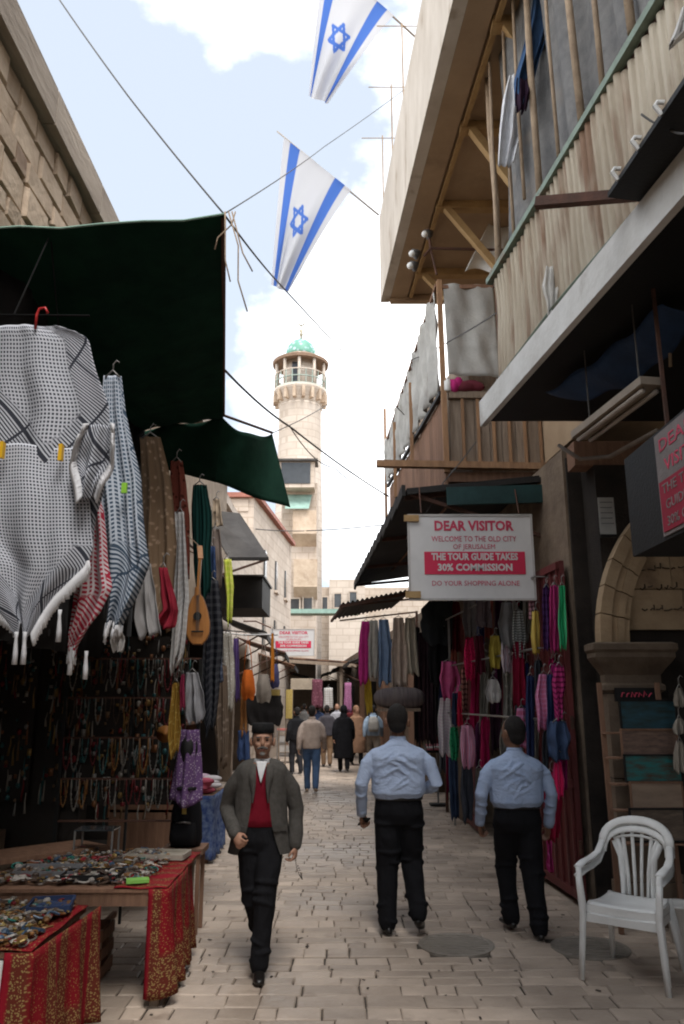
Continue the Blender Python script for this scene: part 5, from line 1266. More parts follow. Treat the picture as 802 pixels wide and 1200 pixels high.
# boards crowded with small ornaments, deeper in the shop
def goods_board(label, x0, x1, Y, z0, z1, n, seed):
    t = thing('ornament_board', ((x0 + x1) / 2, Y, z0), label, 'board'); r = random.Random(seed)
    q = MB(); q.bb(x0, x1, Y, Y + .03, z0, z1); q.build('board', M_DARKWALL, t)
    q = MB(); pal = [pm('ornament_' + nm, c, rough=.4, bump=0, spec=.5, metal=.3) for nm, c in (('brass', (.30, .19, .06)), ('copper', (.24, .10, .04)), ('pearl', (.34, .31, .27)), ('ruby', (.20, .015, .02)), ('teal', (.03, .12, .13)), ('olive_wood', (.20, .12, .06)), ('silver', (.26, .25, .24)))]
    for i in range(n):
        b0 = len(q.f); x, z = r.uniform(x0, x1), r.uniform(z0, z1); k = r.random(); w = r.uniform(.012, .035)
        if k < .4: q.tube([(x, Y - .012, z), (x + r.uniform(-.01, .01), Y - .02, z - .06), (x + r.uniform(-.01, .01), Y - .016, z - r.uniform(.10, .2))], [.003, .006, .011], 5)
        elif k < .7: q.box((x, Y - .015, z), (w, .02, w * r.uniform(.8, 2.2)))
        else: q.ball((x, Y - .015, z), (w * .7, .015, w * .9), 7, 5)
        mi = r.randrange(len(pal))
        for j in range(b0, len(q.f)): q.mi[j] = mi
    o = q.build('ornaments', pal, t, True); o['kind'] = 'stuff'
goods_board('crowded board of brass and beaded ornaments behind the jewellery rack', -2.55, -1.35, 6.86, .95, 2.35, 420, 1)
goods_board('crowded board of ornaments beside the stone steps', -3.4, -2.6, 6.7, 1.0, 2.5, 260, 2)
def fnshelf(): pass
sv = thing('side_shelving', (-1.95, 8.6, 0), 'dark open shelving of boxed souvenirs between backpack and navy table', 'shelving')
for z in (.35, .75, 1.15, 1.55):
    q = MB(); q.bb(-2.25, -1.62, 7.9, 9.2, z, z + .025); q.build('shelf', M_WOODRED, sv)
for yq in (7.9, 9.17):
    q = MB(); q.bb(-2.25, -1.64, yq, yq + .025, .02, 1.95); q.build('side', M_WOODRED, sv)
r = random.Random(61); nm_ = 0
for z in (.375, .775, 1.175, 1.575):
    yy = 7.95
    while yy < 9.05:
        w = r.uniform(.10, .2); h = r.uniform(.12, .30); c = r.choice((((.30, .10, .05), 'terracotta'), ((.10, .13, .22), 'blue'), ((.34, .28, .18), 'sand'), ((.22, .03, .04), 'red'), ((.06, .12, .09), 'green'), ((.36, .34, .32), 'cream')))
        q = MB(); q.bb(-2.0 - r.uniform(0, .1), -1.66, yy, yy + w, z + .001, z + h); tag(q.build('souvenir_box', pm('box_' + c[1], c[0], rough=.6, bump=.05)), '%s souvenir box standing on the dark open shelving' % c[1], 'box', 'souvenir boxes on the open shelving'); yy += w + r.uniform(.01, .05)

# stone steps into the shop
sp_ = thing('stone_steps', (-2.7, 6, 0), 'worn stone steps climbing into the dark shop behind the tables', 'steps')
for k in range(4):
    q = MB(); q.bb(-3.6, -2.28 - .22 * k, 5.4, 6.65, .0 + .24 * k + .07, .24 * (k + 1) + .07); q.build('step', M_OLDSTONE, sp_)
q = MB(); q.bar((-3.0, 5.2, .74), (-1.95, 6.5, .70), .42, .03); tag(q.build('plank_shelf', M_WOODRED), 'dark red brown plank shelf beside the stone steps', 'shelf')

# ------------------------------------------------------------------ tables
M_RUG = bpy.data.materials.new('red_gold_brocade'); M_RUG.use_nodes = True
n_, l_ = M_RUG.node_tree.nodes, M_RUG.node_tree.links
bs = n_['Principled BSDF']; bs.inputs['Roughness'].default_value = .9; bs.inputs['Specular IOR Level'].default_value = .1
uv = n_.new('ShaderNodeUVMap'); mp = n_.new('ShaderNodeMapping'); l_.new(uv.outputs[0], mp.inputs['Vector'])
nz = n_.new('ShaderNodeTexVoronoi'); nz.inputs['Scale'].default_value = 95; l_.new(mp.outputs[0], nz.inputs['Vector'])
r1 = n_.new('ShaderNodeValToRGB'); r1.color_ramp.elements[0].position = .16; r1.color_ramp.elements[0].color = (.30, .20, .07, 1); r1.color_ramp.elements[1].position = .30; r1.color_ramp.elements[1].color = (.20, .010, .016, 1)
l_.new(nz.outputs['Distance'], r1.inputs['Fac'])
r2 = n_.new('ShaderNodeValToRGB'); r2.color_ramp.elements[0].position = .36; r2.color_ramp.elements[0].color = (.26, .18, .07, 1); r2.color_ramp.elements[1].position = .42; r2.color_ramp.elements[1].color = (.12, .025, .016, 1)
l_.new(nz.outputs['Distance'], r2.inputs['Fac'])
ta = n_.new('ShaderNodeAttribute'); ta.attribute_name = 'tint'; sa = n_.new('ShaderNodeSeparateColor'); l_.new(ta.outputs['Color'], sa.inputs[0])
mxr = n_.new('ShaderNodeMixRGB'); l_.new(sa.outputs[0], mxr.inputs['Fac']); l_.new(r1.outputs['Color'], mxr.inputs['Color1']); l_.new(r2.outputs['Color'], mxr.inputs['Color2'])
mxe = n_.new('ShaderNodeMixRGB'); mxe.inputs['Color2'].default_value = (.23, .010, .020, 1); l_.new(sa.outputs[1], mxe.inputs['Fac']); l_.new(mxr.outputs[0], mxe.inputs['Color1'])
l_.new(mxe.outputs[0], bs.inputs['Base Color'])
def rugcol(period):
    def f(u, v):
        k = (u / period) % 1.0
        edge = k < .10 or k > .90
        gold = (.10 <= k < .28 or .72 < k <= .90 or v > .38)
        return (1.0 if gold else 0.0, 1.0 if edge else 0.0, 0.0)
    return f
def skirt(name, path, ztop, zbot, mat, parent, amp=.03, seed=0.0, period=.5, n=70, nv=14):
    """cloth hanging from a table edge along a path of (x, y)"""
    P = [Vector((x, y, 0)) for (x, y) in path]; L = [0]
    for i in range(len(P) - 1): L.append(L[-1] + (P[i + 1] - P[i]).length)
    def pos(s):
        for i in range(len(P) - 1):
            if s <= L[i + 1] + 1e-6:
                d = (P[i + 1] - P[i]).normalized(); return P[i] + d * (s - L[i]), Vector((d.y, -d.x, 0))
        return P[-1], Vector((d.y, -d.x, 0))
    def fn(u, v):
        p, nn = pos(u * L[-1]); w = amp * v * (1 + math.sin(u * L[-1] * 21 + seed) + .5 * math.sin(u * L[-1] * 47 + seed * 3))
        z = ztop + (zbot - ztop) * v + .012 * math.sin(u * L[-1] * 17 + seed) * v
        return p + nn * (w + .010 * (1 - v)) + Vector((0, 0, z))
    q = MB(); q.grid(fn, n, nv, uvfn=lambda u, v: (u * L[-1], v * (ztop - zbot)), thick=.004)
    return q.build(name, mat, parent, True, colfn=rugcol(period))
ZT_ = .66
tA = thing('trinket_table', (-1.8, 4.4, 0), 'low table in front, draped with red and gold brocade and heaped with trinkets', 'table')
x0, x1, y0, y1 = -2.45, -1.46, 3.98, 4.80
q = MB(); q.bb(x0, x1, y0, y1, ZT_ - .03, ZT_ - .004); q.build('tabletop', M_WOODRED, tA)
for (x, y) in ((x0 + .05, y0 + .06), (x1 - .05, y0 + .06), (x0 + .05, y1 - .06), (x1 - .05, y1 - .06)):
    q = MB(); q.bar((x, y, 0), (x, y, ZT_ - .03), .05, .05); q.build('leg', M_WOODRED, tA)
skirt('table_skirt', [(-1.57, y0 - .012), (x1 + .012, y0 - .012), (x1 + .07, y1 + .01)], ZT_, .10, M_RUG, tA, period=.40, seed=1.0)
skirt('table_skirt', [(x0, y0 - .012), (-1.72, y0 - .012)], ZT_, .12, M_RUG, tA, period=.40, seed=2.0)
q = MB(); q.grid(lambda u, v: (x0 + (x1 + .01 - x0) * u, y0 - .01 + (y1 + .01 - y0) * v, ZT_ + .004 + .004 * math.sin(u * 30 + v * 13)), 20, 20, thick=.004, uvfn=lambda u, v: (u, v * .3)); q.build('top_cloth', M_RUG, tA, True, colfn=rugcol(.4))
q = MB(); q.bb(-1.735, -1.58, y0 + .0, y0 + .34, .40, .62); tag(q.build('plastic_crate', M_PLASTW), 'white plastic box under the front brocade table', 'box')

tB = thing('trinket_table', (-1.6, 5.8, 0), 'wooden table beside the dark rack with a red brocade runner over its street end', 'table')
X0, X1, Y0, Y1 = -2.35, -1.10, 5.2, 6.4
q = MB(); q.bb(X0, X1, Y0, Y1, ZT_ - .02, ZT_); q.build('tabletop', M_WOODRED, tB)
q = MB(); q.bb(X0, X1 - .01, Y0 + .01, Y0 + .035, ZT_ - .10, ZT_ - .022); q.build('apron', M_WOODRED, tB)
for (x, y) in ((X0 + .05, Y0 + .06), (X1 - .04, Y0 + .06), (X0 + .05, Y1 - .06), (X1 - .06, Y1 - .06)):
    q = MB(); q.bar((x, y, 0), (x, y, ZT_ - .03), .055, .055); q.build('leg', M_WOOD, tB)
q = MB(); q.bar((-1.7, Y0 + .1, .25), (-1.7, Y1 - .1, .25), .03, .04); q.build('stretcher', M_WOODRED, tB)
skirt('runner', [(X1 - .10, Y0 - .006), (X1 + .012, Y0 - .006), (X1 + .012, 5.75), (X1 - .06, 6.35)], ZT_ + .006, .06, M_RUG, tB, period=.30, seed=4.0, amp=.035)
q = MB(); q.grid(lambda u, v: (X1 - .32 + .33 * u, Y0 - .005 + (Y1 - Y0) * v, ZT_ + .006 + .005 * math.sin(u * 9 + v * 22)), 10, 24, thick=.004, uvfn=lambda u, v: (v * 1.1, u * .3)); q.build('runner_top', M_RUG, tB, True, colfn=rugcol(.3))
# dark shelving crates under table
for k, (x, y) in enumerate(((-1.75, 5.75), (-2.15, 5.9))):
    t = thing('crate', (x, y, 0), ('dark slatted crate under the wooden table near its leg', 'dark slatted crate under the wooden table toward the steps')[k], 'crate')
    for s in (-1, 1):
        for z in (.06, .17, .28):
            q = MB(); q.bar((x - .16, y + s * .14, z), (x + .16, y + s * .14, z), .012, .07); q.build('slat', M_WOODRED, t)
            q = MB(); q.bar((x + s * .16, y - .14, z), (x + s * .16, y + .14, z), .012, .07); q.build('slat', M_WOODRED, t)
    for sx in (-1, 1):
        for sy in (-1, 1): q = MB(); q.bar((x + sx * .148, y + sy * .128, 0), (x + sx * .148, y + sy * .128, .32), .02, .02); q.build('post', M_WOOD, t)

TR = [((.30, .27, .23), 'silver'), ((.26, .13, .05), 'copper'), ((.05, .09, .15), 'blue'), ((.26, .03, .035), 'red'), ((.09, .06, .045), 'brown'), ((.40, .37, .34), 'white'), ((.32, .23, .07), 'brass'), ((.03, .20, .17), 'green')]
def heap(name, label, x0, x1, y0, y1, z, n, seed, wt):
    r = random.Random(seed); mats = [pm('trinket_' + nm, c, rough=.42, bump=.1, spec=.4, rnd=.35, metal=.35 if nm in ('silver', 'copper', 'brass') else 0) for c, nm in TR]
    q = MB()
    def put(k0):
        while len(q.mi) < len(q.f): q.mi.append(0)
    for i in range(n):
        b0 = len(q.f); x, y = r.uniform(x0, x1), r.uniform(y0, y1); h = z + .02 * noise.noise(Vector((x * 6, y * 6, seed))) + r.uniform(0, .03); k = r.random(); s = r.uniform(.6, 1.5)
        m3 = Matrix.Rotation(r.uniform(0, 6.28), 3, 'Z') @ Matrix.Rotation(r.uniform(-.5, .5), 3, 'X')
        if k < .35:
            rr = .024 * s; q.tube([Vector((x, y, h + .006)) + m3 @ Vector((rr * math.cos(a_), rr * math.sin(a_), 0)) for a_ in [2 * math.pi * j / 9 for j in range(10)]], .005 * s, 4, cap=False)
        elif k < .65: q.ball((x, y, h + .012), (.018 * s, .013 * s, .012 * s), 6, 4, m3)
        elif k < .85: q.box((x, y, h + .008), (.05 * s, .03 * s, .014), m3)
        else:
            q.tube([Vector((x, y, h + .012)) + m3 @ Vector((d_, .02 * math.sin(d_ * 60), 0)) for d_ in [(-.06 + .02 * j) * s for j in range(7)]], .006, 4)
        mi = r.choices(range(len(TR)), wt)[0]
        for j in range(b0, len(q.f)): q.mi[j] = mi
    o = q.build(name, mats); tag(o, label, 'trinkets', kind='stuff')
heap('trinket_heap', 'heap of rings, bracelets and metal trinkets on the brocade table', x0 + .02, x1 - .05, y0 + .02, y1 - .03, ZT_ + .012, 900, 1, (4, 4, 1, .6, 3, 2.0, 1.5, .5))
heap('trinket_heap', 'spread of beads and small ornaments on the wooden table', X0 + .1, X1 - .16, Y0 + .08, Y1 - .1, ZT_ + .006, 750, 2, (3, 2, 1, 1, 4, 2.5, 1, .6))
def tray(x, y, z, w, d, c, label, rz=0.0):
    t = thing('display_tray', (x, y, z), label, 'tray'); m3 = Matrix.Rotation(rz, 3, 'Z')
    q = MB(); q.box((x, y, z + .008), (w, d, .012), m3); q.build('base', c, t)
    for s in (-1, 1):
        q = MB(); q.box(Vector((x, y, z + .02)) + m3 @ Vector((0, s * d / 2, 0)), (w, .012, .036), m3); q.build('rim', c, t)
        q = MB(); q.box(Vector((x, y, z + .02)) + m3 @ Vector((s * w / 2, 0, 0)), (.012, d - .014, .036), m3); q.build('rim', c, t)
pn_ = pm('navy_velvet', (.03, .05, .12), rough=.95); 
tray(-1.60, 4.62, ZT_ + .03, .22, .24, pn_, 'navy velvet tray on the corner of the front brocade table', .2)
tray(-1.62, 5.42, ZT_ + .02, .36, .22, M_BLACK, 'black tray of small ornaments on the wooden table', .05)
tray(-1.35, 6.10, ZT_ + .02, .42, .22, pm('beige_card', (.40, .36, .30), rough=.9), 'beige tray at the back of the wooden table beside the backpack', -.1)
tray(-1.95, 5.55, ZT_ + .02, .40, .24, pm('grey_velvet', (.20, .20, .21), rough=.95), 'grey velvet tray on the wooden table toward the steps', .02)
q = MB(); q.box((-1.30, 5.30, ZT_ + .03), (.14, .08, .02), Matrix.Rotation(.3, 3, 'Z')); tag(q.build('postcard_stack', pm('lime_card', (.22, .50, .10), rough=.6)), 'lime green packet on the front edge of the wooden table', 'packet')
t = thing('glass_case', (-1.75, 6.2, ZT_), 'small glass showcase at the back of the wooden table', 'showcase')
for sx in (-1, 1):
    for sy in (-1, 1): q = MB(); q.bar((-1.85 + sx * .14, 6.22 + sy * .09, ZT_), (-1.85 + sx * .14, 6.22 + sy * .09, ZT_ + .2), .012, .012); q.build('post', M_STEEL, t)
for z in (.01, .2):
    q = MB(); q.box((-1.85, 6.22, ZT_ + z), (.292, .192, .010)); q.build('shelf' if z < .1 else 'lid', M_GLASS, t)
# backpack beside the table
bp = thing('backpack', at(216, 990, 6.75), 'black backpack with yellow label standing at the end of the wooden table', 'backpack')
p = at(216, 992, 6.75)
st_ = thing('stool', (p.x, 6.8, 0), 'low dark stool under the black backpack', 'stool')
q = MB(); q.box((p.x, 6.8, p.z - .025), (.34, .30, .04)); q.build('seat', M_WOODRED, st_)
for sx in (-1, 1):
    for sy in (-1, 1): q = MB(); q.bar((p.x + sx * .13, 6.8 + sy * .11, 0), (p.x + sx * .13, 6.8 + sy * .11, p.z - .045), .03, .03); q.build('leg', M_WOODRED, st_)
q = MB(); q.loft([(p.z, p.x, 6.8, .12, .08), (p.z + .05, p.x, 6.8, .135, .10), (p.z + .25, p.x, 6.8, .125, .10), (p.z + .38, p.x, 6.8, .10, .08), (p.z + .43, p.x, 6.8, .05, .04)]); q.build('body', cloth((.013, .013, .015), 'black_nylon', rough=.6), bp, True)
q = MB(); q.loft([(p.z + .02, p.x, 6.71, .10, .045), (p.z + .12, p.x, 6.69, .105, .05), (p.z + .19, p.x, 6.71, .09, .03)]); q.build('pocket', cloth((.02, .02, .022), 'black_nylon_pocket', rough=.6), bp, True)
q = MB(); q.box((p.x + .0, 6.685, p.z + .30), (.035, .012, .085)); q.build('label', pm('yellow_label', (.55, .40, .10), rough=.7), bp)
q = MB(); q.tube([(p.x - .04, 6.8, p.z + .42), (p.x, 6.8, p.z + .49), (p.x + .04, 6.8, p.z + .42)], .010, 6); q.build('handle', M_BLACK, bp, True)
q = MB(); q.tube([(p.x - .06, 6.675, p.z + .19), (p.x, 6.655, p.z + .2), (p.x + .06, 6.675, p.z + .19)], .008, 5); q.build('zip', M_STEEL, bp, True)
# navy patterned cloth table further on
nt_ = thing('cloth_table', (-1.7, 9.7, 0), 'small table under a navy patterned cloth piled with pink and white scarves', 'table')
q = MB(); q.bb(-2.1, -1.50, 9.4, 10.3, .70, .73); q.build('tabletop', M_WOODRED, nt_)
for (x, y) in ((-2.05, 9.45), (-1.55, 9.45), (-2.05, 10.25), (-1.55, 10.25)):
    q = MB(); q.bar((x, y, 0), (x, y, .70), .04, .04); q.build('leg', M_WOODRED, nt_)
M_NAVY = pm('navy_white_print', (.030, .060, .20), (.16, .22, .36), scale=16, rough=.9, bump=.1, detail=2)
skirt('table_skirt', [(-2.08, 9.385), (-1.49, 9.385), (-1.49, 10.3)], .735, .05, M_NAVY, nt_, amp=.02)
for k, (x, y, c, lab) in enumerate(((-1.66, 9.6, (.55, .12, .18), 'pink'), (-1.60, 9.85, (.55, .52, .54), 'white'), (-1.85, 9.65, (.36, .05, .08), 'dark red'), (-1.7, 10.1, (.46, .34, .42), 'mauve'))):
    q = MB(); r = random.Random(k)
    for i in range(4): q.ball((x + r.uniform(-.06, .06), y + r.uniform(-.06, .06), .77 + .035 * i), (.12, .10, .04), 10, 6)
    tag(q.build('folded_scarf', cloth(c), None, True), '%s scarf bunched on the navy cloth table' % lab, 'scarf')

# ================================================================== the large visitor sign
def visitor_sign(label, px0, py0, px1, py1, Y, clips=True):
    a, c = at(px0, py1, Y), at(px1, py0, Y); w, h = c.x - a.x, c.z - a.z; o_ = Vector(((a.x + c.x) / 2, Y, a.z))
    t = thing('visitor_sign', o_, label, 'sign')
    q = MB(); q.bb(a.x, c.x, Y, Y + .03, a.z, c.z); q.build('board', M_SIGNW, t)
    fw = .022 * w / 1.3
    for (x0, x1, z0, z1) in ((a.x - fw, a.x, a.z - fw, c.z + fw), (c.x, c.x + fw, a.z - fw, c.z + fw), (a.x, c.x, a.z - fw, a.z), (a.x, c.x, c.z, c.z + fw)):
        q = MB(); q.bb(x0, x1, Y - .008, Y + .034, z0, z1); q.build('frame', pm('sign_frame', (.50, .48, .46), rough=.6), t)
    q = MB(); q.bb(a.x + w * .115, c.x - w * .06, Y - .006, Y - .001, a.z + h * .285, a.z + h * .56); band = q.build('red_band', M_SIGNR, t)
    def ln(s, f, size, mat, wd, yy=-.002, bold=0.0, par=t):
        text(s, size * h, mat, par, Matrix.Translation((w * .028, yy, h * f)) @ Matrix.Rotation(R(90), 4, 'X'), width=w * wd, bold=bold * h)
    ln('DEAR VISITOR', .875, .165, M_SIGNT, .76, bold=.006)
    ln('WELCOME TO THE OLD CITY', .715, .095, M_SIGNT, .74)
    ln('OF JERUSALEM', .62, .085, M_SIGNT, .40)
    ln('THE TOUR GUIDE TAKES', .495, .115, M_SIGNW, .78, -.0075, .004, band)
    ln('30% COMMISSION', .365, .115, M_SIGNW, .66, -.0075, .004, band)
    ln('DO YOUR SHOPPING ALONE', .175, .085, M_SIGNT, .74)
    if clips:
        for f in (.04, .97):
            q = MB(); z = a.z + h * f; q.bb(a.x - .06, a.x + .10, Y - .03, Y - .009, z - .035, z + .035); q.build('clip', M_JOIST, t)
    return t
vs_ = visitor_sign('large white sign with red band reading DEAR VISITOR hung from the metal awning', 482, 605, 621, 701, 8.0)
for x in (.85, 1.9):
    q = MB(); q.tube([(x, 8.02, 3.76), (x, 8.15, 4.08)], .008, 5); q.build('hanger', M_RUST, vs_)
vs2 = visitor_sign('small distant copy of the visitor sign with red band above the far passage', 317, 738, 368, 768, 20.0, False)
q = MB(); p1, p2 = at(318, 736, 20), at(300, 728, 20); q.tube([p1, p2, (-2.6, 20, p2.z)], .02, 6); q.build('arm', M_RUST, vs2)

# ================================================================== open red door with racks of clothes
dr = thing('red_door', (XR(8.2), 8.2, 0), 'tall dark red metal door folded open against the stone pier', 'door')
ya, yb = 7.52, 8.68; off = .10
def dpt(Y, z, o=off): return (XR(Y, o), Y, z)
q = MB(); q.hexa([dpt(ya, .06), dpt(ya, .06, off - .05), dpt(yb, .06, off - .05), dpt(yb, .06), dpt(ya, 3.15), dpt(ya, 3.15, off - .05), dpt(yb, 3.15, off - .05), dpt(yb, 3.15)]); q.build('leaf', M_REDOOR, dr)
n = 6
for i in range(n + 1):
    Y = ya + .05 + (yb - ya - .1) * i / n
    q = MB(); q.bar(dpt(Y, .08, off + .012), dpt(Y, 3.13, off + .012), .02, .035, up=(0, 1, 0)); q.build('rib', M_REDOOR, dr)
for z in (.10, 1.05, 2.1, 3.1):
    q = MB(); q.bar(dpt(ya, z, off + .018), dpt(yb, z, off + .018), .03, .07); q.build('rail', M_REDOOR, dr)
for z in (.5, 1.6, 2.7):
    q = MB(); q.tube([dpt(ya - .02, z - .06, off - .02), dpt(ya - .02, z + .06, off - .02)], .018, 8); q.build('hinge', M_RUST, dr)
# second leaf further along, ajar
dr2 = thing('red_door', (XR(12), 12, 0), 'far red door leaf behind the rack of dark trousers', 'door')
q = MB(); q.bar((XR(12.3), 12.3, 1.55), (XR(12.3) - .0 + .02, 11.35, 1.55), .05, 3.0); q.build('leaf', M_REDOOR, dr2)
for z in (.2, 1.5, 2.9):
    q = MB(); q.bar((XR(12.3) - .035, 12.28, z), (XR(12.3) - .015, 11.36, z), .025, .07); q.build('rail', M_REDOOR, dr2)

rk = thing('clothes_rack', (1.9, 9.5, 0), 'steel clothes rails along the shop front behind the two men', 'rack')
for (z, o_) in ((3.05, .22), (2.32, .22), (1.62, .25)):
    q = MB(); q.tube([(XR(7.9, o_), 7.9, z), (XR(12.3, o_), 12.3, z)], .012, 6); q.build('rail', M_STEEL, rk)
for Y in (8.72, 12.2):
    q = MB(); q.bar((XR(Y, .2), Y, 0), (XR(Y, .2), Y, 3.06), .03, .03); q.build('upright', M_STEEL, rk)
q = MB(); q.bar((XR(7.9, .22), 7.9, 2.32), (XR(7.9, .0), 7.9, 2.32), .012, .012); q.bar((XR(7.9, .22), 7.9, 3.05), (XR(7.9, .0), 7.9, 3.05), .012, .012); q.build('bracket', M_STEEL, rk)

PINK, HOT, RED_ = (.50, .13, .24), (.42, .04, .17), (.30, .015, .045)
def G(nm, rows, c, lab, cat='dress', off=.26, **k):
    xs = (rows[0][1] + rows[0][2]) / 2
    garment(nm, rows, YR(xs, off), c, lab, cat, amp=k.pop('amp', .03), nu=14, nv=16, **k)
G('scarf', [(688, 636, 644), (730, 635, 646), (760, 637, 645)], (.085, .035, .13), 'deep purple scarf on the top rail of the red door', 'scarf')
G('scarf', [(686, 645, 654), (730, 643, 656), (762, 646, 653)], HOT, 'hot pink scarf on the top rail between purple and green scarves', 'scarf')
G('scarf', [(686, 655, 662), (730, 655, 664), (760, 657, 663)], (.02, .30, .12), 'emerald green scarf at the end of the top rail', 'scarf')
G('scarf', [(716, 624, 632), (745, 623, 634), (766, 625, 633)], (.38, .25, .05), 'ochre yellow scarf left of the purple scarf', 'scarf')
G('dress', [(790, 632, 642), (815, 628, 645), (855, 630, 646)], PINK, 'rose pink ruffled dress on the middle rail', 'dress')
G('dress', [(780, 651, 660), (800, 648, 664), (842, 652, 660)], HOT, 'slim magenta dress on the middle rail beside the red door edge', 'dress')
G('trousers', [(792, 617, 626), (840, 616, 628), (890, 618, 627)], (.025, .035, .09), 'navy trousers on the middle rail behind the pink dress', 'trousers')
G('trousers', [(790, 641, 648), (845, 641, 650), (880, 643, 649)], (.03, .045, .12), 'dark blue trousers between the pink dresses', 'trousers')
G('bag', [(845, 646, 664), (860, 642, 668), (890, 645, 666)], (.055, .085, .16), 'blue denim bag hanging under the magenta dress', 'bag', amp=.05)
G('dress', [(893, 650, 658), (915, 648, 662), (935, 652, 660)], (.60, .02, .10), 'scarlet child dress hanging below the denim bag', 'dress')
G('dress', [(905, 640, 652), (940, 638, 660), (985, 640, 656)], RED_, 'long dark red dress hanging low on the red door', 'dress')
G('scarf', [(985, 641, 647), (1020, 642, 648)], HOT, 'pink scarf end trailing under the dark red dress', 'scarf', hook=False)
G('dress', [(752, 602, 612), (785, 600, 616), (830, 602, 618)], RED_, 'crimson dress under the right edge of the visitor sign', 'dress')
G('dress', [(830, 606, 616), (850, 604, 620), (875, 608, 622)], PINK, 'pale pink frilled dress below the crimson one', 'dress')
G('blouse', [(706, 588, 606), (730, 584, 612), (760, 590, 610)], (.27, .27, .28), 'grey blouse hanging just below the visitor sign', 'blouse')
G('blouse', [(715, 602, 612), (745, 600, 616), (770, 604, 614)], (.36, .38, .37), 'pale mint blouse beside the grey blouse', 'blouse')
G('blouse', [(745, 575, 585), (765, 573, 589), (784, 576, 586)], (.50, .40, .08), 'yellow top hanging under the visitor sign', 'top')
G('blouse', [(752, 588, 598), (770, 587, 601), (788, 590, 599)], (.42, .30, .34), 'mauve top beside the yellow top', 'top')
G('blouse', [(796, 572, 583), (810, 569, 588), (823, 572, 586)], (.52, .50, .49), 'small white shirt below the yellow top', 'shirt')
G('dress', [(747, 546, 554), (775, 544, 558), (797, 547, 556)], (.55, .02, .10), 'cherry red slim dress left of the yellow top', 'dress')
G('shirt', [(704, 503, 530), (714, 494, 540), (738, 492, 545), (755, 500, 534)], (.03, .035, .04), 'black and teal striped shirt hanging under the visitor sign', 'shirt')
G('trousers', [(735, 502, 530), (770, 501, 531), (800, 505, 527)], (.012, .012, .014), 'black trousers hanging below the striped shirt', 'trousers')
G('dress', [(775, 518, 534), (795, 515, 540), (820, 520, 536)], (.66, .13, .32), 'candy pink ruffled dress below the black trousers', 'dress', amp=.05)
G('dress', [(818, 516, 530), (850, 513, 534), (885, 515, 530)], (.46, .38, .44), 'white and lilac flowered dress below the candy pink one', 'dress')
G('dress', [(812, 530, 538), (850, 530, 545)], (.03, .04, .08), 'dark navy blouse beside the flowered dress', 'blouse')
G('dress', [(810, 537, 541), (850, 536, 543)], (.50, .02, .06), 'narrow red sash beside the navy blouse', 'sash')
G('dress', [(852, 528, 536), (870, 527, 539), (890, 529, 537)], (.03, .26, .12), 'small green dress on the low rail', 'dress')
G('dress', [(850, 541, 554), (875, 539, 559), (900, 543, 555)], (.62, .22, .32), 'pink checked child dress on the low rail', 'dress')
G('trousers', [(888, 526, 536), (920, 526, 538), (958, 529, 538)], (.04, .06, .11), 'faded blue jeans hanging low beside the map', 'jeans')
G('trousers', [(898, 541, 553), (930, 540, 556), (962, 543, 554)], (.05, .055, .07), 'charcoal jeans hanging under the pink checked dress', 'jeans')
G('trousers', [(900, 557, 566), (935, 556, 568), (970, 558, 567)], (.09, .075, .065), 'brown corduroy trousers beside the charcoal jeans', 'trousers')
G('dress', [(700, 543, 556), (730, 542, 560), (747, 545, 557)], (.22, .20, .20), 'grey knitted jumper between striped shirt and grey blouse', 'jumper')
G('dress', [(700, 560, 574), (735, 558, 578)], (.15, .12, .13), 'dark taupe jumper under the middle of the visitor sign', 'jumper')
G('dress', [(745, 557, 566), (790, 556, 570)], (.10, .015, .03), 'maroon dress behind the yellow top', 'dress')
G('scarf', [(690, 621, 625), (725, 620, 627)], (.58, .30, .36), 'narrow candy striped scarf at the corner of the visitor sign', 'scarf')
# the racks are crammed: further pieces packed between the named ones
r = random.Random(55)
COLS = [('coral', (.55, .16, .12)), ('fuchsia', (.50, .03, .22)), ('plum', (.12, .03, .09)), ('indigo', (.03, .04, .14)), ('black', (.014, .013, .015)), ('ivory', (.46, .43, .38)), ('salmon', (.58, .25, .22)), ('wine', (.18, .012, .03)), ('slate', (.09, .10, .12)), ('cerise', (.55, .02, .12))]
KNDS = ['tunic', 'skirt', 'vest', 'leggings', 'cardigan']; used_ = set()
for (y0, h0, z_, n_) in ((690, 70, 'top', 11), (768, 84, 'middle', 12), (846, 84, 'low', 11)):
    for k in range(n_):
        x = 512 + 150 * (k + r.uniform(.1, .9)) / n_; yy = y0 + r.uniform(-6, 10) + (620 - x) * .06 * (1 if z_ == 'top' else -.3)
        while True:
            (cn, c), kd = r.choice(COLS), r.choice(KNDS)
            if (cn, kd, z_) not in used_: break
        used_.add((cn, kd, z_)); w = r.uniform(6, 11); h = h0 * r.uniform(.6, 1.1)
        rows = [(yy, x - w * .35, x + w * .35), (yy + h * .12, x - w * .62, x + w * .62), (yy + h * .5, x - w * .5, x + w * .5), (yy + h, x - w * r.uniform(.45, .75), x + w * r.uniform(.45, .75))]
        garment(kd, rows, YR(x, .16), tuple(q_ * .5 for q_ in c), '%s %s crammed on the %s rail of the clothes racks' % (cn, kd, z_), kd, 'clothes crammed on the shop front rails', amp=.035, nu=12, nv=12)
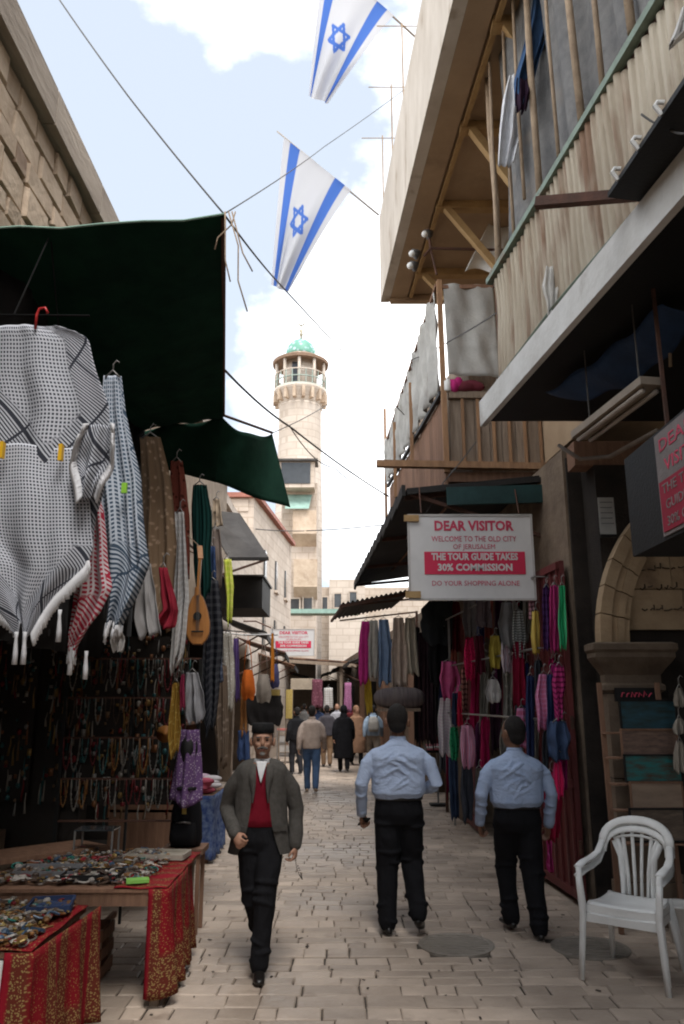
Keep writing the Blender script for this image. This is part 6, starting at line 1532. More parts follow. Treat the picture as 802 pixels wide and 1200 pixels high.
# inner shop garments, deeper and darker
r = random.Random(77)
for k in range(9):
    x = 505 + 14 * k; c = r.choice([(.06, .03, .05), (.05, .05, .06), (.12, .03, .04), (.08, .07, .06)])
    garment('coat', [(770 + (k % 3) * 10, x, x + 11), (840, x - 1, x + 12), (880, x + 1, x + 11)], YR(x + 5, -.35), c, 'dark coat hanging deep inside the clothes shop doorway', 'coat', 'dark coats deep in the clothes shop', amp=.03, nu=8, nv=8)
ir = thing('hanging_rail', (2.3, 10.5, 2.4), 'inner rail deep in the clothes shop', 'rail')
q = MB(); q.tube([(XR(8.8, -.35), 8.8, 2.52), (XR(12.9, -.35), 12.9, 2.52)], .012, 6); q.build('bar', M_STEEL, ir)

# stall of trousers under the corrugated awning
for (rows, c, lab) in (([(728, 424, 434), (760, 420, 434), (800, 421, 431)], (.44, .035, .19), 'magenta trousers first on the corrugated awning rail'),
    ([(727, 433, 443), (760, 430, 445), (796, 432, 443)], (.44, .41, .36), 'pale grey trousers beside the magenta pair'),
    ([(726, 444, 455), (760, 443, 460), (802, 444, 459)], (.19, .27, .41), 'light blue jeans between pale trousers'),
    ([(724, 461, 473), (760, 459, 477), (806, 460, 478)], (.55, .44, .36), 'peach coloured trousers beside the light blue jeans'),
    ([(724, 475, 486), (760, 475, 490), (792, 478, 492)], (.52, .47, .38), 'cream trousers at the end of the corrugated awning rail')):
    garment('trousers', rows, 13.42, c, lab, 'trousers', amp=.03, nf=2, nu=14, nv=16)
garment('scarf', [(786, 428, 434), (815, 427, 436), (836, 431, 437)], 13.6, (.55, .38, .05), 'yellow and orange scarf under the magenta trousers', 'scarf')
t = thing('striped_cushion', at(468, 830, 13.3), 'grey striped cushion roll hung under the cream trousers', 'cushion')
p = at(467, 818, 13.3); q = MB(); q.limb([p + Vector((-.26, 0, 0)), p, p + Vector((.28, 0, .0))], [.16, .19, .17], 14); q.build('roll', pm('striped_fabric', (.20, .17, .16), (.11, .09, .10), scale=14, rough=.9, stretch=(3, .2, .2)), t, True)
q = MB(); q.bar(p + Vector((-.36, -.04, -.19)), p + Vector((.36, -.04, -.19)), .16, .05); q.build('shelf', M_WOOD, t)
for k in range(6):
    x = 486 + 5 * k
    garment('coat', [(735 + 6 * (k % 2), x, x + 6), (800, x - 1, x + 7), (870, x, x + 6)], 13.9 - .1 * k, r.choice([(.03, .03, .035), (.06, .05, .05), (.05, .03, .04)]), 'dark coat hanging beside the corrugated awning stall', 'coat', 'dark coats beside the corrugated stall', amp=.03, nu=8, nv=8)
# far stall goods right and left
for (rows, Y, c, lab) in (([(800, 404, 412), (835, 403, 413)], 22, (.30, .12, .22), 'mauve dress hung far down the right shops'), ([(806, 380, 390), (832, 379, 391)], 25, (.40, .37, .34), 'pale shirt hung in the far passage'), ([(796, 366, 378), (830, 365, 379)], 27, (.14, .05, .07), 'dark maroon dress hung in the far passage')):
    garment('dress', rows, Y, c, lab, 'dress', nu=8, nv=8)
for (x0, x1, lab) in ((316, 328, 'tall yellow panel of printed scarves beside the far passage, left of its pair'), (335, 343, 'narrow yellow panel of printed scarves beside the far passage post')):
    a, c = at(x0, 842, 21.5), at(x1, 808, 21.5); q = MB(); q.bb(a.x, c.x, 21.5, 21.54, a.z, c.z); t = thing('scarf_display', (a.x, 21.5, a.z), lab, 'panel')
    q.build('board', pm('yellow_print', (.55, .44, .16), (.40, .26, .06), scale=30, rough=.8), t)
    q = MB(); q.bar((a.x, 21.55, 0), (a.x, 21.55, c.z), .03, .03); q.bar((c.x, 21.55, 0), (c.x, 21.55, c.z), .03, .03); q.build('stand', M_WOOD, t)
t = thing('trolley', gnd(338, 896), 'light steel wire trolley with red rim parked by the left shops', 'trolley')
p = gnd(337, 894)
for sx in (-1, 1):
    for sy in (-1, 1):
        q = MB(); q.bar((p.x + sx * .3, p.y + sy * .2, .12), (p.x + sx * .3, p.y + sy * .2, .95), .025, .025); q.build('post', M_STEEL, t)
        q = MB(); q.lathe([(.06, -.015), (.06, .015)], (p.x + sx * .3, p.y + sy * .2, .06), 12, Matrix.Rotation(R(90), 3, 'X')); q.build('wheel', M_BLACK, t)
for z in (.2, .6, .92):
    for sy in (-1, 1): q = MB(); q.bar((p.x - .3, p.y + sy * .2, z), (p.x + .3, p.y + sy * .2, z), .02, .03); q.build('rail', M_STEEL, t)
q = MB(); q.box((p.x, p.y, .26), (.56, .38, .04)); q.build('deck', M_STEEL, t)
q = MB(); q.box((p.x, p.y, .96), (.62, .42, .06)); q.build('red_top', pm('red_pink_top', (.46, .16, .14), rough=.8), t)
q = MB(); q.box((p.x, p.y, .55), (.5, .34, .45)); q.build('load', pm('grey_sacks', (.36, .34, .32), rough=.9), t)

# ================================================================== picture rack, notices by the chairs
pk = thing('picture_rack', (2.45, 6.4, 0), 'wooden tiered rack of pictures behind the white chairs', 'rack')
for x in (2.22, 2.72):
    q = MB(); q.bar((x, 6.72, 0), (x, 6.80, 1.95), .035, .035); q.build('upright', M_WOODRED, pk)
def landscape(name, sky, land, tone):
    return pm(name, sky, land, scale=tone, rough=.5, bump=.03, stretch=(1, 1, 4))
PICS = [(822, 855, 730, 790, 'teal seascape print at the top of the picture rack', landscape('print_sea', (.022, .075, .105), (.02, .03, .025), 5)),
        (856, 884, 731, 792, 'brown old town print below the teal seascape', landscape('print_town', (.20, .13, .10), (.09, .06, .05), 9)),
        (886, 915, 735, 796, 'turquoise dome print in a dark frame', landscape('print_dome', (.02, .16, .16), (.07, .045, .03), 7)),
        (918, 946, 742, 798, 'pale sand print above the chair backs', landscape('print_sand', (.30, .22, .16), (.22, .16, .12), 4)),
        (949, 985, 742, 800, 'dark desert print lowest on the picture rack', landscape('print_desert', (.16, .12, .09), (.06, .045, .035), 6))]
for i, (y0, y1, xa, xb, lab, mt) in enumerate(PICS):
    Y = 6.66 - .03 * i; a, c = at(xa, y1, Y), at(xb, y0, Y); t = thing('framed_picture', ((a.x + c.x) / 2, Y, a.z), lab, 'picture')
    q = MB(); q.bb(a.x, c.x, Y, Y + .012, a.z, c.z); q.build('print', mt, t)
    for (x0, x1, z0, z1) in ((a.x - .014, a.x, a.z - .014, c.z + .014), (c.x, c.x + .014, a.z - .014, c.z + .014), (a.x, c.x, a.z - .014, a.z), (a.x, c.x, c.z, c.z + .014)):
        q = MB(); q.bb(x0, x1, Y - .006, Y + .014, z0, z1); q.build('frame', M_WOODRED if i % 2 else M_BLACK, t)
    q = MB(); q.bar((2.2, Y + .05, a.z - .03), (2.74, Y + .05, a.z - .03), .10, .015); q.build('ledge', M_WOODRED, pk)
t = thing('small_notice', at(745, 820, 6.85), 'small dark board with red lettering on the stone pilaster', 'sign')
a, c = at(722, 822, 6.87), at(770, 806, 6.87); q = MB(); q.bb(a.x, c.x, 6.87, 6.90, a.z, c.z); q.build('board', M_BLACK, t)
q = MB(); r = random.Random(17); x = a.x + .05
while x < c.x - .05:
    z = (a.z + c.z) / 2; q.tube([(x, 6.866, z - .02), (x + .012, 6.866, z + r.uniform(0, .03)), (x + .028, 6.866, z + r.uniform(-.02, .02))], .006, 5); x += r.uniform(.03, .045)
q.build('worn_lettering', M_SIGNT, t)
t = thing('paper_notice', at(711, 605, 6.85), 'white paper notice pinned beside the carved arch', 'notice')
a, c = at(704, 626, 6.86), at(719, 583, 6.86); q = MB(); q.bb(a.x, c.x, 6.86, 6.868, a.z, c.z); q.build('paper', pm('notice_paper', (.50, .50, .48), rough=.7, bump=.02), t)
q = MB(); q.bb(a.x, c.x, 6.855, 6.87, a.z - .03, a.z - .002); q.build('dark_edge', M_BLACK, t)
for k in range(5):
    q = MB(); z = c.z - .05 - .05 * k; q.bb(a.x + .015, c.x - .015 - .01 * (k % 2), 6.8565, 6.8595, z, z + .008); q.build('print_line', pm('notice_ink', (.20, .20, .21), rough=.8, bump=0), t)
# white cloth bags hanging right edge behind chair: pale bundles
for k, (y0, y1) in enumerate(((806, 828), (842, 860), (868, 905))):
    garment('cloth_pouch', [(y0, 793, 799), (y0 + (y1 - y0) * .4, 790, 803), (y1, 791, 802)], 6.45, (.30, .27, .23), 'pale cloth pouch, %s of three hung beside the picture rack' % ('topmost', 'middle', 'lowest')[k], 'pouch', amp=.02, nu=10, nv=10)

# ================================================================== stacked white plastic armchairs
def chair_parts(t, dz, dy):
    """local frame: front toward -Y"""
    M = M_PLASTW
    def loc(v): return WM[t.name] @ (Vector(v) + Vector((0, dy, dz)))
    q = MB()
    def fseat(u, v):
        x = (u - .5) * (.46 - .05 * v); y = -.22 + .42 * v
        return loc((x, y, .40 + .012 * (2 * u - 1) ** 2 - .02 * math.sin(math.pi * v) - .012 * v + (-.02 * (1 - v / .12) ** 2 if v < .12 else 0)))
    q.grid(fseat, 16, 16, thick=.012); q.build('seat', M, t, True)
    q = MB(); q.bar(loc((-.235, -.215, .372)), loc((.235, -.215, .372)), .014, .05); q.build('front_apron', M, t)
    for s in (-1, 1):
        q = MB(); q.bar(loc((s * .228, -.2, .372)), loc((s * .205, .19, .362)), .012, .05); q.build('side_apron', M, t)
        # front leg rising to the arm: channel section
        q = MB(); q.tube([loc((s * .275, -.27, 0)), loc((s * .262, -.25, .2)), loc((s * .25, -.235, .40)), loc((s * .262, -.235, .55)), loc((s * .268, -.225, .628))], [(.018, .03), (.02, .032), (.022, .034), (.02, .03), (.02, .03)], 8); q.build('front_leg', M, t, True)
        q = MB(); q.tube([loc((s * .245, .30, 0)), loc((s * .225, .25, .2)), loc((s * .20, .20, .40))], [(.016, .028), (.018, .03), (.02, .03)], 8); q.build('rear_leg', M, t, True)
        # arm sweeping up into the back frame
        q = MB(); q.tube([loc((s * .268, -.235, .632)), loc((s * .27, -.12, .645)), loc((s * .265, .02, .65)), loc((s * .25, .14, .672)), loc((s * .236, .215, .74))], [(.030, .014), (.034, .013), (.032, .013), (.028, .015), (.026, .018)], 8); q.build('arm', M, t, True)
        q = MB(); q.tube([loc((s * .10, .205, .39)), loc((s * .105, .235, .55)), loc((s * .118, .26, .70)), loc((s * .165, .285, .80))], [(.022, .010)] * 4, 8); q.build('back_stile', M, t, True)
    # arched top rail
    pts = []
    for i in range(17):
        a_ = math.pi * i / 16; pts.append(loc((.236 * math.cos(a_), .215 + .085 * math.sin(a_) ** .8, .73 + .165 * math.sin(a_) ** .75)))
    q = MB(); q.tube(pts, [(.034, .012)] * 17, 8); q.build('top_rail', M, t, True)
    q = MB(); q.tube([loc((x, .292 - .25 * x * x, .845 - 1.0 * x * x)) for x in (-.17, -.11, -.05, 0, .05, .11, .17)], [(.014, .010)] * 7, 8); q.build('inner_rail', M, t, True)
    for k in range(4):
        x = (k - 1.5) * .047; q = MB()
        q.tube([loc((x * .9, .205, .39)), loc((x * 1.0, .235, .55)), loc((x * 1.25, .265, .70)), loc((x * 1.5, .292, .84)), loc((x * 1.6, .297, .88))], [(.012, .008)] * 5, 8); q.build('back_slat', M, t, True)
crz = R(-36)
c0 = (gnd(688, 1150) + gnd(778, 1165)) / 2
fwd = Matrix.Rotation(crz, 3, 'Z') @ Vector((0, -1, 0))
base = c0 - fwd * .26
ch = thing('plastic_armchair', (base.x, base.y, 0), 'white plastic armchair at the bottom of the stack on the paving', 'chair', 'stacked white armchairs', crz)
chair_parts(ch, 0, 0)
ch2 = thing('plastic_armchair', (base.x, base.y, .055), 'white plastic armchair on top of the stack with the slatted back', 'chair', 'stacked white armchairs', crz)
WM[ch2.name] = Matrix.Translation((base.x, base.y, .055)) @ Matrix.Rotation(crz, 4, 'Z')
chair_parts(ch2, 0, .012)
t = thing('bucket', (gnd(806, 1120).x + .12, gnd(806, 1120).y + .3, 0), 'white plastic bucket on the paving behind the chairs', 'bucket')
p = t.location; q = MB(); q.lathe([(.10, 0), (.13, .26), (.14, .262), (.14, .28), (.12, .27)], p, 20); q.build('pail', M_PLASTW, t, True)
q = MB(); q.tube([p + Vector((.14 * math.cos(a_), .05, .27 - .10 * math.sin(a_))) for a_ in [math.pi * i / 10 for i in range(11)]], .004, 5); q.build('handle', M_STEEL, t, True)

# ================================================================== laundry and rags
garment('shirt', [(88, 597, 606), (120, 588, 612), (160, 584, 610), (194, 583, 602)], 5.75, (.70, .71, .74), 'white shirt drying at the edge of the shade netting', 'shirt', amp=.035, hook=False)
garment('jeans', [(-8, 626, 648), (20, 622, 646), (60, 612, 636), (95, 603, 626), (122, 604, 618)], 5.45, (.05, .10, .20), 'blue jeans drying at the edge of the shade netting', 'jeans', amp=.04, hook=False)
garment('rag', [(92, 606, 620), (110, 604, 622), (130, 606, 616)], 5.4, (.03, .015, .03), 'dark rag tied below the blue jeans', 'rag', amp=.03, hook=False)
garment('rag', [(312, 640, 656), (335, 636, 660), (352, 640, 656), (372, 642, 652)], 5.25, (.62, .60, .56), 'white rag knotted on the corrugated cladding', 'rag', amp=.02, hook=False, nf=3)
garment('rag', [(8, 800, 810), (40, 790, 806), (52, 784, 790)], 3.05, (.60, .59, .57), 'white plastic scrap caught on the folded awning', 'rag', amp=.02, hook=False)
for (px, py) in ((641, 392), (626, 412)):
    p = at(px, py, 5.55 if px > 630 else 5.85); t = thing('insulator', p, 'white ceramic insulator, %s of two on the white balcony edge' % ('nearer the folded awning' if px > 630 else 'nearer the canvas balcony'), 'insulator')
    q = MB(); q.lathe([(.012, -.07), (.032, -.065), (.036, -.03), (.022, -.02), (.034, -.01), (.03, .03), (.012, .035)], p, 14); q.build('body', M_PLASTW, t, True)
    q = MB(); q.tube([p + Vector((0, 0, 0)), p + Vector((.16, .0, .02))], .008, 6); q.build('pin', M_RUST, t, True)
q = MB(); r = random.Random(3)
p = at(661, 302, 5.3)
for k in range(22):
    d = Vector((r.uniform(-1, 1), r.uniform(-1, 1), r.uniform(-.3, 1))).normalized() * r.uniform(.03, .09); n_ = d.cross(Vector((0, 0, 1))).normalized() * .012
    q._add([p, p + d * .5 + n_, p + d, p + d * .5 - n_], [(0, 1, 2, 3)])
tag(q.build('weed', pm('weed_leaf', (.10, .26, .03), rough=.6, bump=0)), 'tiny green weed sprouting from the balcony cladding', 'plant')

# ================================================================== cables overhead
def cable(label, pts, r_=.008, sag=0.0, n=14):
    P = [at(*p) for p in pts]; path = []
    for i in range(len(P) - 1):
        for k in range(n):
            f = k / n; q_ = P[i].lerp(P[i + 1], f); q_.z -= sag * 4 * f * (1 - f); path.append(q_)
    path.append(P[-1]); q = MB(); q.tube(path, r_, 6); return tag(q.build('cable', M_WIRE, None, True), label, 'cable')
cable('black cable slanting across the open sky to the tarpaulin corner', [(66, -6, 5.0), (150, 112, 4.6), (262, 250, 4.05)], .006, .01)
cable('thin cable running from the tarpaulin corner past the lower flag to the canvas balcony', [(262, 250, 4.05), (330, 335, 6.5), (474, 486, 10.6)], .007, .02)
cable('cable crossing in front of the minaret to the side boards', [(262, 432, 6.4), (340, 500, 9), (456, 582, 13.5)], .012, .04)
cable('second thin cable crossing the minaret shaft', [(340, 500, 9), (392, 548, 11), (456, 580, 13.5)], .007, .12)
cable('faint cable rising from the flap across the minaret balcony', [(318, 508, 8.4), (390, 470, 12), (480, 440, 13.2)], .006, .03)
cable('faint cable stretched from tarpaulin corner up to the parapet rods', [(264, 250, 4.05), (380, 172, 7.5), (500, 85, 9.4)], .004, .02)
cable('cable across the lower sky between tin awning and side boards', [(300, 620, 16), (360, 622, 18), (458, 614, 14)], .012, .02)
cable('cable sagging along the corrugated cladding to the canvas strips', [(474, 424, 11), (530, 398, 8.7), (640, 325, 5.6)], .008, .03)
cable('cable crossing the timber planks to the awning', [(558, 518, 8.8), (520, 565, 8.7), (500, 600, 8.3)], .007, .01)
cable('white cord looped along the front of the folded awning', [(752, 134, 3.35), (785, 152, 3.2), (804, 156, 3.05)], .006, .01)
q = MB(); q.tube([at(655, 522, 6.6), at(680, 538, 6.4), at(715, 535, 6.0), at(770, 505, 5.0)], .018, 8)
tag(q.build('conduit', pm('grey_brown_hose', (.24, .19, .15), rough=.7), None, True), 'grey brown hose sagging below the balcony slab', 'hose')
q = MB(); q.tube([at(-4, 98, 4.3), at(30, 160, 4.95), at(60, 212, 5.7), at(88, 262, 6.4)], .009, 6)
o = q.build('cable', M_BLACK, None, True); tag(o, 'black cable running along the stone wall below the coping', 'cable')
q = MB(); q.tube([at(782, 300, 4.6), at(784, 380, 4.6), at(786, 430, 4.7)], .012, 6)
tag(q.build('rope', M_BAMBOO, None, True), 'frayed rope hanging in the shade under the balcony slab', 'rope')

text_to_mesh()

# ================================================================== people
WRINK = bpy.data.textures.new('cloth_wrinkles', 'CLOUDS'); WRINK.noise_scale = .16; WRINK.noise_depth = 2
WRINK2 = bpy.data.textures.new('fine_wrinkles', 'CLOUDS'); WRINK2.noise_scale = .07; WRINK2.noise_depth = 2
def blob(q, name, mat, parent, voxel=.008, smooth=4, wr=0.0, tex=None):
    """one continuous surface out of overlapping volumes"""
    M = WM[parent.name]; q.v = [M @ p for p in q.v]
    o = q.build(name, mat, parent, True)
    md = o.modifiers.new('remesh', 'REMESH'); md.mode = 'VOXEL'; md.voxel_size = voxel; md.use_smooth_shade = True
    if smooth:
        ms_ = o.modifiers.new('smooth', 'SMOOTH'); ms_.factor = .5; ms_.iterations = smooth
    if wr:
        dp = o.modifiers.new('wrinkle', 'DISPLACE'); dp.texture = tex or WRINK; dp.strength = wr; dp.mid_level = .5; dp.texture_coords = 'LOCAL'
        s2 = o.modifiers.new('soften', 'SMOOTH'); s2.factor = .5; s2.iterations = 1
    return o
def plain(q, name, mat, parent, smooth=True):
    M = WM[parent.name]; q.v = [M @ p for p in q.v]
    return q.build(name, mat, parent, smooth)
SKIN = pm('skin_tan', (.40, .225, .15), (.34, .175, .115), scale=14, rough=.55, bump=.08, bscale=120, spec=.35)
SKIN2 = pm('skin_brown', (.22, .11, .068), (.17, .085, .05), scale=14, rough=.55, bump=.08, bscale=120, spec=.35)
HAIRD = pm('dark_cropped_hair', (.012, .010, .009), (.022, .018, .016), scale=60, rough=.8, bump=.6, bscale=220)
HAIRG = pm('grey_hair', (.16, .15, .14), (.07, .065, .06), scale=60, rough=.85, bump=.6, bscale=220)
BLACKT = cloth((.013, .013, .015), 'black_trouser_wool', bump=.3, crease=(4.0, .28, (.3, .3, .2), (1.4, 1.4, .8)))
LEATHER = pm('black_shoe_leather', (.012, .010, .009), rough=.35, bump=.1, spec=.5)
def hand(q, w, d, pn, curl=.6, thumb=1, k=1.0):
    """w wrist, d direction of the fingers, pn palm normal; thumb +1/-1 picks the side"""
    w, d, pn = Vector(w), Vector(d).normalized(), Vector(pn); pn = (pn - d * pn.dot(d)).normalized(); ac = d.cross(pn)
    m3 = Matrix((ac, d, pn)).transposed()
    q.ball(w + d * .045 * k, (.042 * k, .056 * k, .019 * k), 12, 8, m3)
    for i in range(4):
        L = (.070, .080, .075, .058)[i] * k; x = (i - 1.5) * .0225 * k * -thumb * -1
        p = w + d * .082 * k + ac * x; a_ = 0.25 * curl; pts = [p]
        for (l, da) in ((.42, curl * .9), (.32, curl * 1.1), (.26, curl * .7)):
            a_ += da; p = p + (d * math.cos(a_) + pn * math.sin(a_)) * L * l; pts.append(p)
        q.limb(pts, [.0095 * k, .009 * k, .0082 * k, .007 * k], 8)
    b_ = w + d * .028 * k - ac * thumb * .030 * k
    q.limb([b_, b_ + (d * .6 - ac * thumb * .6 + pn * .5).normalized() * .034 * k, b_ + (d * .6 - ac * thumb * .6 + pn * .5).normalized() * .034 * k + (d * .8 + pn * .5).normalized() * .030 * k], [.012 * k, .0105 * k, .0085 * k], 8)
REST = dict(ls=(.185, .0, 1.375), rs=(-.185, .0, 1.375), lh=(.088, .0, .90), rh=(-.088, .0, .90), ldir=None, rdir=None, head=0.0, tilt=0.0)
def person(label, loc, rz, height, pose, top, group=None, voxel=.007, skin=SKIN, top_mat=None, leg_mat=BLACKT, shoe=LEATHER, hair=HAIRD, headgear=None, face=True, build=1.0, extra=None, hk=1.09):
    P = dict(REST); P.update(pose); s = height / 1.70
    t = thing('person', (loc[0], loc[1], 0), label, 'person', group, rz, s)
    V = lambda p: Vector(p)
    B = build; D = math.sqrt(build)
    arms = [(V(P['ls']), V(P['le']), V(P['lw']), 1, P['ldir']), (V(P['rs']), V(P['re']), V(P['rw']), -1, P['rdir'])]
    legs = [(V(P['lh']), V(P['lk']), V(P['la']), V(P['lt'])), (V(P['rh']), V(P['rk']), V(P['ra']), V(P['rt']))]
    hm = Matrix.Translation((0, 0, 1.50)) @ Matrix.Rotation(P['head'], 4, 'Z') @ Matrix.Rotation(P['tilt'], 4, 'X') @ Matrix.Translation((0, 0, -1.50))
    h3 = hm.to_3x3()
    HK = hk
    hm = hm @ Matrix.Translation((0, 0, 1.49)) @ Matrix.Scale(HK, 4) @ Matrix.Translation((0, 0, -1.49)); h3 = hm.to_3x3()
    def hb(q, c, r_, seg=14, rings=10): q.ball(hm @ V(c), r_, seg, rings, h3)
    # ---- body
    q = MB()
    q.loft([(.84, 0, .0, .13 * B, .09 * D), (.95, 0, .0, .15 * B, .105 * D), (1.10, 0, 0, .135 * B, .095 * D), (1.25, 0, .0, .15 * B, .10 * D), (1.36, 0, .005, .155 * B, .09 * D), (1.42, 0, .01, .09, .06), (1.45, 0, .01, .055, .055)])
    q.limb([(0, .012, 1.38), (0, .006, 1.46), hm @ V((0, -.002, 1.53))], [.058, .052, .055], 14)
    hb(q, (0, .004, 1.60), (.074, .092, .100)); hb(q, (0, -.030, 1.545), (.058, .062, .070)); hb(q, (0, -.058, 1.505), (.034, .032, .024))
    hb(q, (0, -.098, 1.572), (.0125, .020, .022), 8, 6); hb(q, (0, -.088, 1.592), (.009, .014, .026), 8, 6)
    hb(q, (0, -.080, 1.617), (.048, .016, .011), 10, 6)
    for sx in (-1, 1):
        hb(q, (sx * .080, .014, 1.575), (.012, .022, .034), 8, 6); hb(q, (sx * .034, -.070, 1.565), (.020, .018, .018), 8, 6)
    hb(q, (0, -.086, 1.535), (.022, .012, .009), 8, 6)
    for (S_, E, W_, sd, hd) in arms:
        q.limb([S_ + V((-sd * .055, 0, -.055)), S_.lerp(E, .5), E, W_], [.046, .046, .040, .027], 12)
        d = (W_ - E).normalized(); d = V(hd).normalized() if hd is not None else d
        hand(q, W_ + d * .01, d, P.get('lpalm' if sd > 0 else 'rpalm', (-sd, 0.1, 0)), P.get('lcurl' if sd > 0 else 'rcurl', .55), thumb=P.get('lthumb' if sd > 0 else 'rthumb', 1 if sd > 0 else -1))
    for (Hh, K, A, T) in legs: q.limb([Hh, K, A], [.075, .055, .036], 12)
    blob(q, 'body', skin, t, min(voxel, .006) if voxel < .01 else voxel, 2)
    # ---- shoes
    for (Hh, K, A, T) in legs:
        q = MB(); heel = A + (A - T).normalized() * .035; heel.z = A.z - .045
        q.limb([heel + V((0, 0, .0)), A.lerp(T, .45) + V((0, 0, -.02)), T], [(.036, .034), (.044, .034), (.040, .024)], 12); q.limb([A + V((0, 0, .02)), A + V((0, 0, -.03))], [.042, .040], 10)
        blob(q, 'shoe', shoe, t, max(.006, voxel * .9), 2)
    # ---- trousers or skirt
    q = MB(); r_ = .100 * D
    q.loft([(.80, 0, 0, .13 * B, .10 * D), (.88, 0, 0, .165 * B, .125 * D), (.97, 0, 0, .160 * B, .120 * D), (1.04, 0, 0, .150 * B, .115 * D)])
    for (Hh, K, A, T) in legs:
        ank = A + (K - A).normalized() * .005
        q.limb([Hh + V((0, 0, .02)), Hh.lerp(K, .5), K, K.lerp(A, .55), ank], [r_ * 1.02, r_ * .95, .082 * D, .070 * D, .066 * D], 14)
    if voxel < .01:
        rf_ = random.Random(int(loc[0] * 77))
        for (Hh, K, A, T) in legs:
            for (p0, p1, f, rr) in ((K, A, .92, .068), (K, A, .80, .070), (K, A, .66, .072), (K, A, .05, .084), (Hh, K, .9, .086), (Hh, K, .72, .092), (Hh, K, .2, .10)):
                c_ = p0.lerp(p1, f); d_ = (p1 - p0).normalized(); a1 = d_.cross(V((0, 1, .1))).normalized(); a2 = d_.cross(a1); ph = rf_.uniform(0, 6.28); tl = rf_.uniform(-.03, .03)
                q.limb([c_ + (a1 * math.cos(ph + a_) + a2 * math.sin(ph + a_)) * rr * D + d_ * tl * math.sin(a_) for a_ in [.42 * i for i in range(8)]], [.006, .010, .013, .014, .014, .013, .010, .006], 8)
    blob(q, 'trousers', leg_mat, t, voxel * 1.3, 4, .022, WRINK)
    # ---- upper clothing
    if top == 'shirt':
        q = MB()
        q.loft([(1.00, 0, 0, .160 * B, .124 * D), (1.045, 0, .006, .184 * B, .146 * D), (1.10, 0, .006, .182 * B, .142 * D), (1.22, 0, .004, .184 * B, .134 * D), (1.31, 0, .006, .196 * B, .130 * D), (1.355, 0, .008, .190 * B, .116), (1.392, 0, .010, .160 * D, .098), (1.420, 0, .012, .118, .082), (1.445, 0, .012, .078, .068), (1.460, 0, .01, .066, .064)])
        for (S_, E, W_, sd, hd) in arms:
            q.limb([S_ + V((-sd * .045, .0, -.045)), S_.lerp(E, .45), E, E.lerp(W_, .6), W_ + (E - W_).normalized() * .02], [.070, .062, .054, .047, .043], 14)
        rf_ = random.Random(int(loc[0] * 100))
        for k in range(16):
            sd = rf_.choice((-1, 1)); th = math.pi / 2 + sd * rf_.uniform(.25, 1.25); z0 = rf_.uniform(1.04, 1.30); pts = []
            for i in range(6):
                f = i / 5; z = z0 + f * rf_.uniform(.05, .09) + .04 * f; a_ = th - sd * f * rf_.uniform(.5, .9)
                kx = 1.0 if z < 1.31 else max(.55, 1 - (z - 1.31) * 4.5)
                pts.append((.186 * B * kx * math.cos(a_), .006 + .140 * D * kx * math.sin(a_), min(z, 1.40)))
            q.limb(pts, [.008, .012, .014, .013, .010, .006], 8)
        for (S_, E, W_, sd, hd) in arms:
            for f in (.30, .50, .66, .84):
                c_ = S_.lerp(E, f * 1.25) if f < .6 else E.lerp(W_, (f - .5) * 1.6); d_ = ((E - S_) if f < .6 else (W_ - E)).normalized(); a1 = d_.cross(V((0, 1, .2))).normalized(); a2 = d_.cross(a1); rr = .060 - .016 * f; ph = rf_.uniform(0, 6.28)
                q.limb([c_ + (a1 * math.cos(ph + a_) + a2 * math.sin(ph + a_)) * rr + d_ * .012 * math.sin(a_ * 1.3) for a_ in [.45 * i for i in range(9)]], [.006, .010, .012, .012, .012, .012, .011, .009, .006], 8)
        blob(q, 'shirt', top_mat, t, voxel, 4, .022, WRINK)
        q = MB(); q.lathe([(.058, 1.436), (.071, 1.444), (.064, 1.482), (.056, 1.484)], (0, .006, 0), 20); plain(q, 'collar', top_mat, t)
        q = MB(); q.loft([(.992, 0, 0, .163 * B, .127 * D), (1.022, 0, 0, .163 * B, .127 * D)]); plain(q, 'belt', LEATHER, t)
        for (S_, E, W_, sd, hd) in arms:
            d = (W_ - E).normalized(); q = MB(); q.tube([W_ - d * .045, W_ + d * .008], [.044, .041], 14); plain(q, 'cuff', top_mat, t)
    elif top in ('jacket', 'coat', 'suit'):
        zb = {'jacket': .86, 'coat': .36, 'suit': .80}[top]
        fl = {'jacket': 0, 'coat': .09, 'suit': .012}[top]
        def ring(z):
            k = (z - zb) / (1.40 - zb)
            rx = (.182 + .02 * math.sin(k * 3)) * B + fl * (1 - k) ** 1.4; ry = (.135 + .012 * math.sin(k * 3)) * B + fl * (1 - k) ** 1.4
            return rx, ry
        q = MB()
        if top == 'suit':
            def fj(u, v):
                if v < .16:
                    a_ = v / .16; z = 1.462 - .115 * a_ ** 1.5; k = .36 + .64 * math.sin(a_ * math.pi / 2) ** .9
                else:
                    a_ = (v - .16) / .84; z = 1.347 - (1.347 - zb) * a_; k = 1.0
                rx = (.205 - .012 * math.sin(max(0, a_) * 3.1) + .030 * a_ ** 2 if v >= .16 else .205) * k; ry = (.142 + .012 * a_ ** 2 if v >= .16 else .142) * (k if k == 1 else .30 + .70 * k)
                w = .052 + (.010 * a_ + .085 * a_ ** 3 if v >= .16 else 0)
                g_ = math.asin(min(.93, w / rx))
                th = -math.pi / 2 + g_ + (2 * math.pi - 2 * g_) * u; c, n_ = math.cos(th), math.sin(th)
                f = 1 + .030 * noise.noise(Vector((c * 2.2, n_ * 2.2, z * 3.5))) + .022 * noise.noise(Vector((c * 5, n_ * 5, z * 7)))
                x_, y_ = rx * f * math.copysign(abs(c) ** .88, c), .006 + ry * f * math.copysign(abs(n_) ** .88, n_)
                return M_ @ Vector((x_, y_, z))
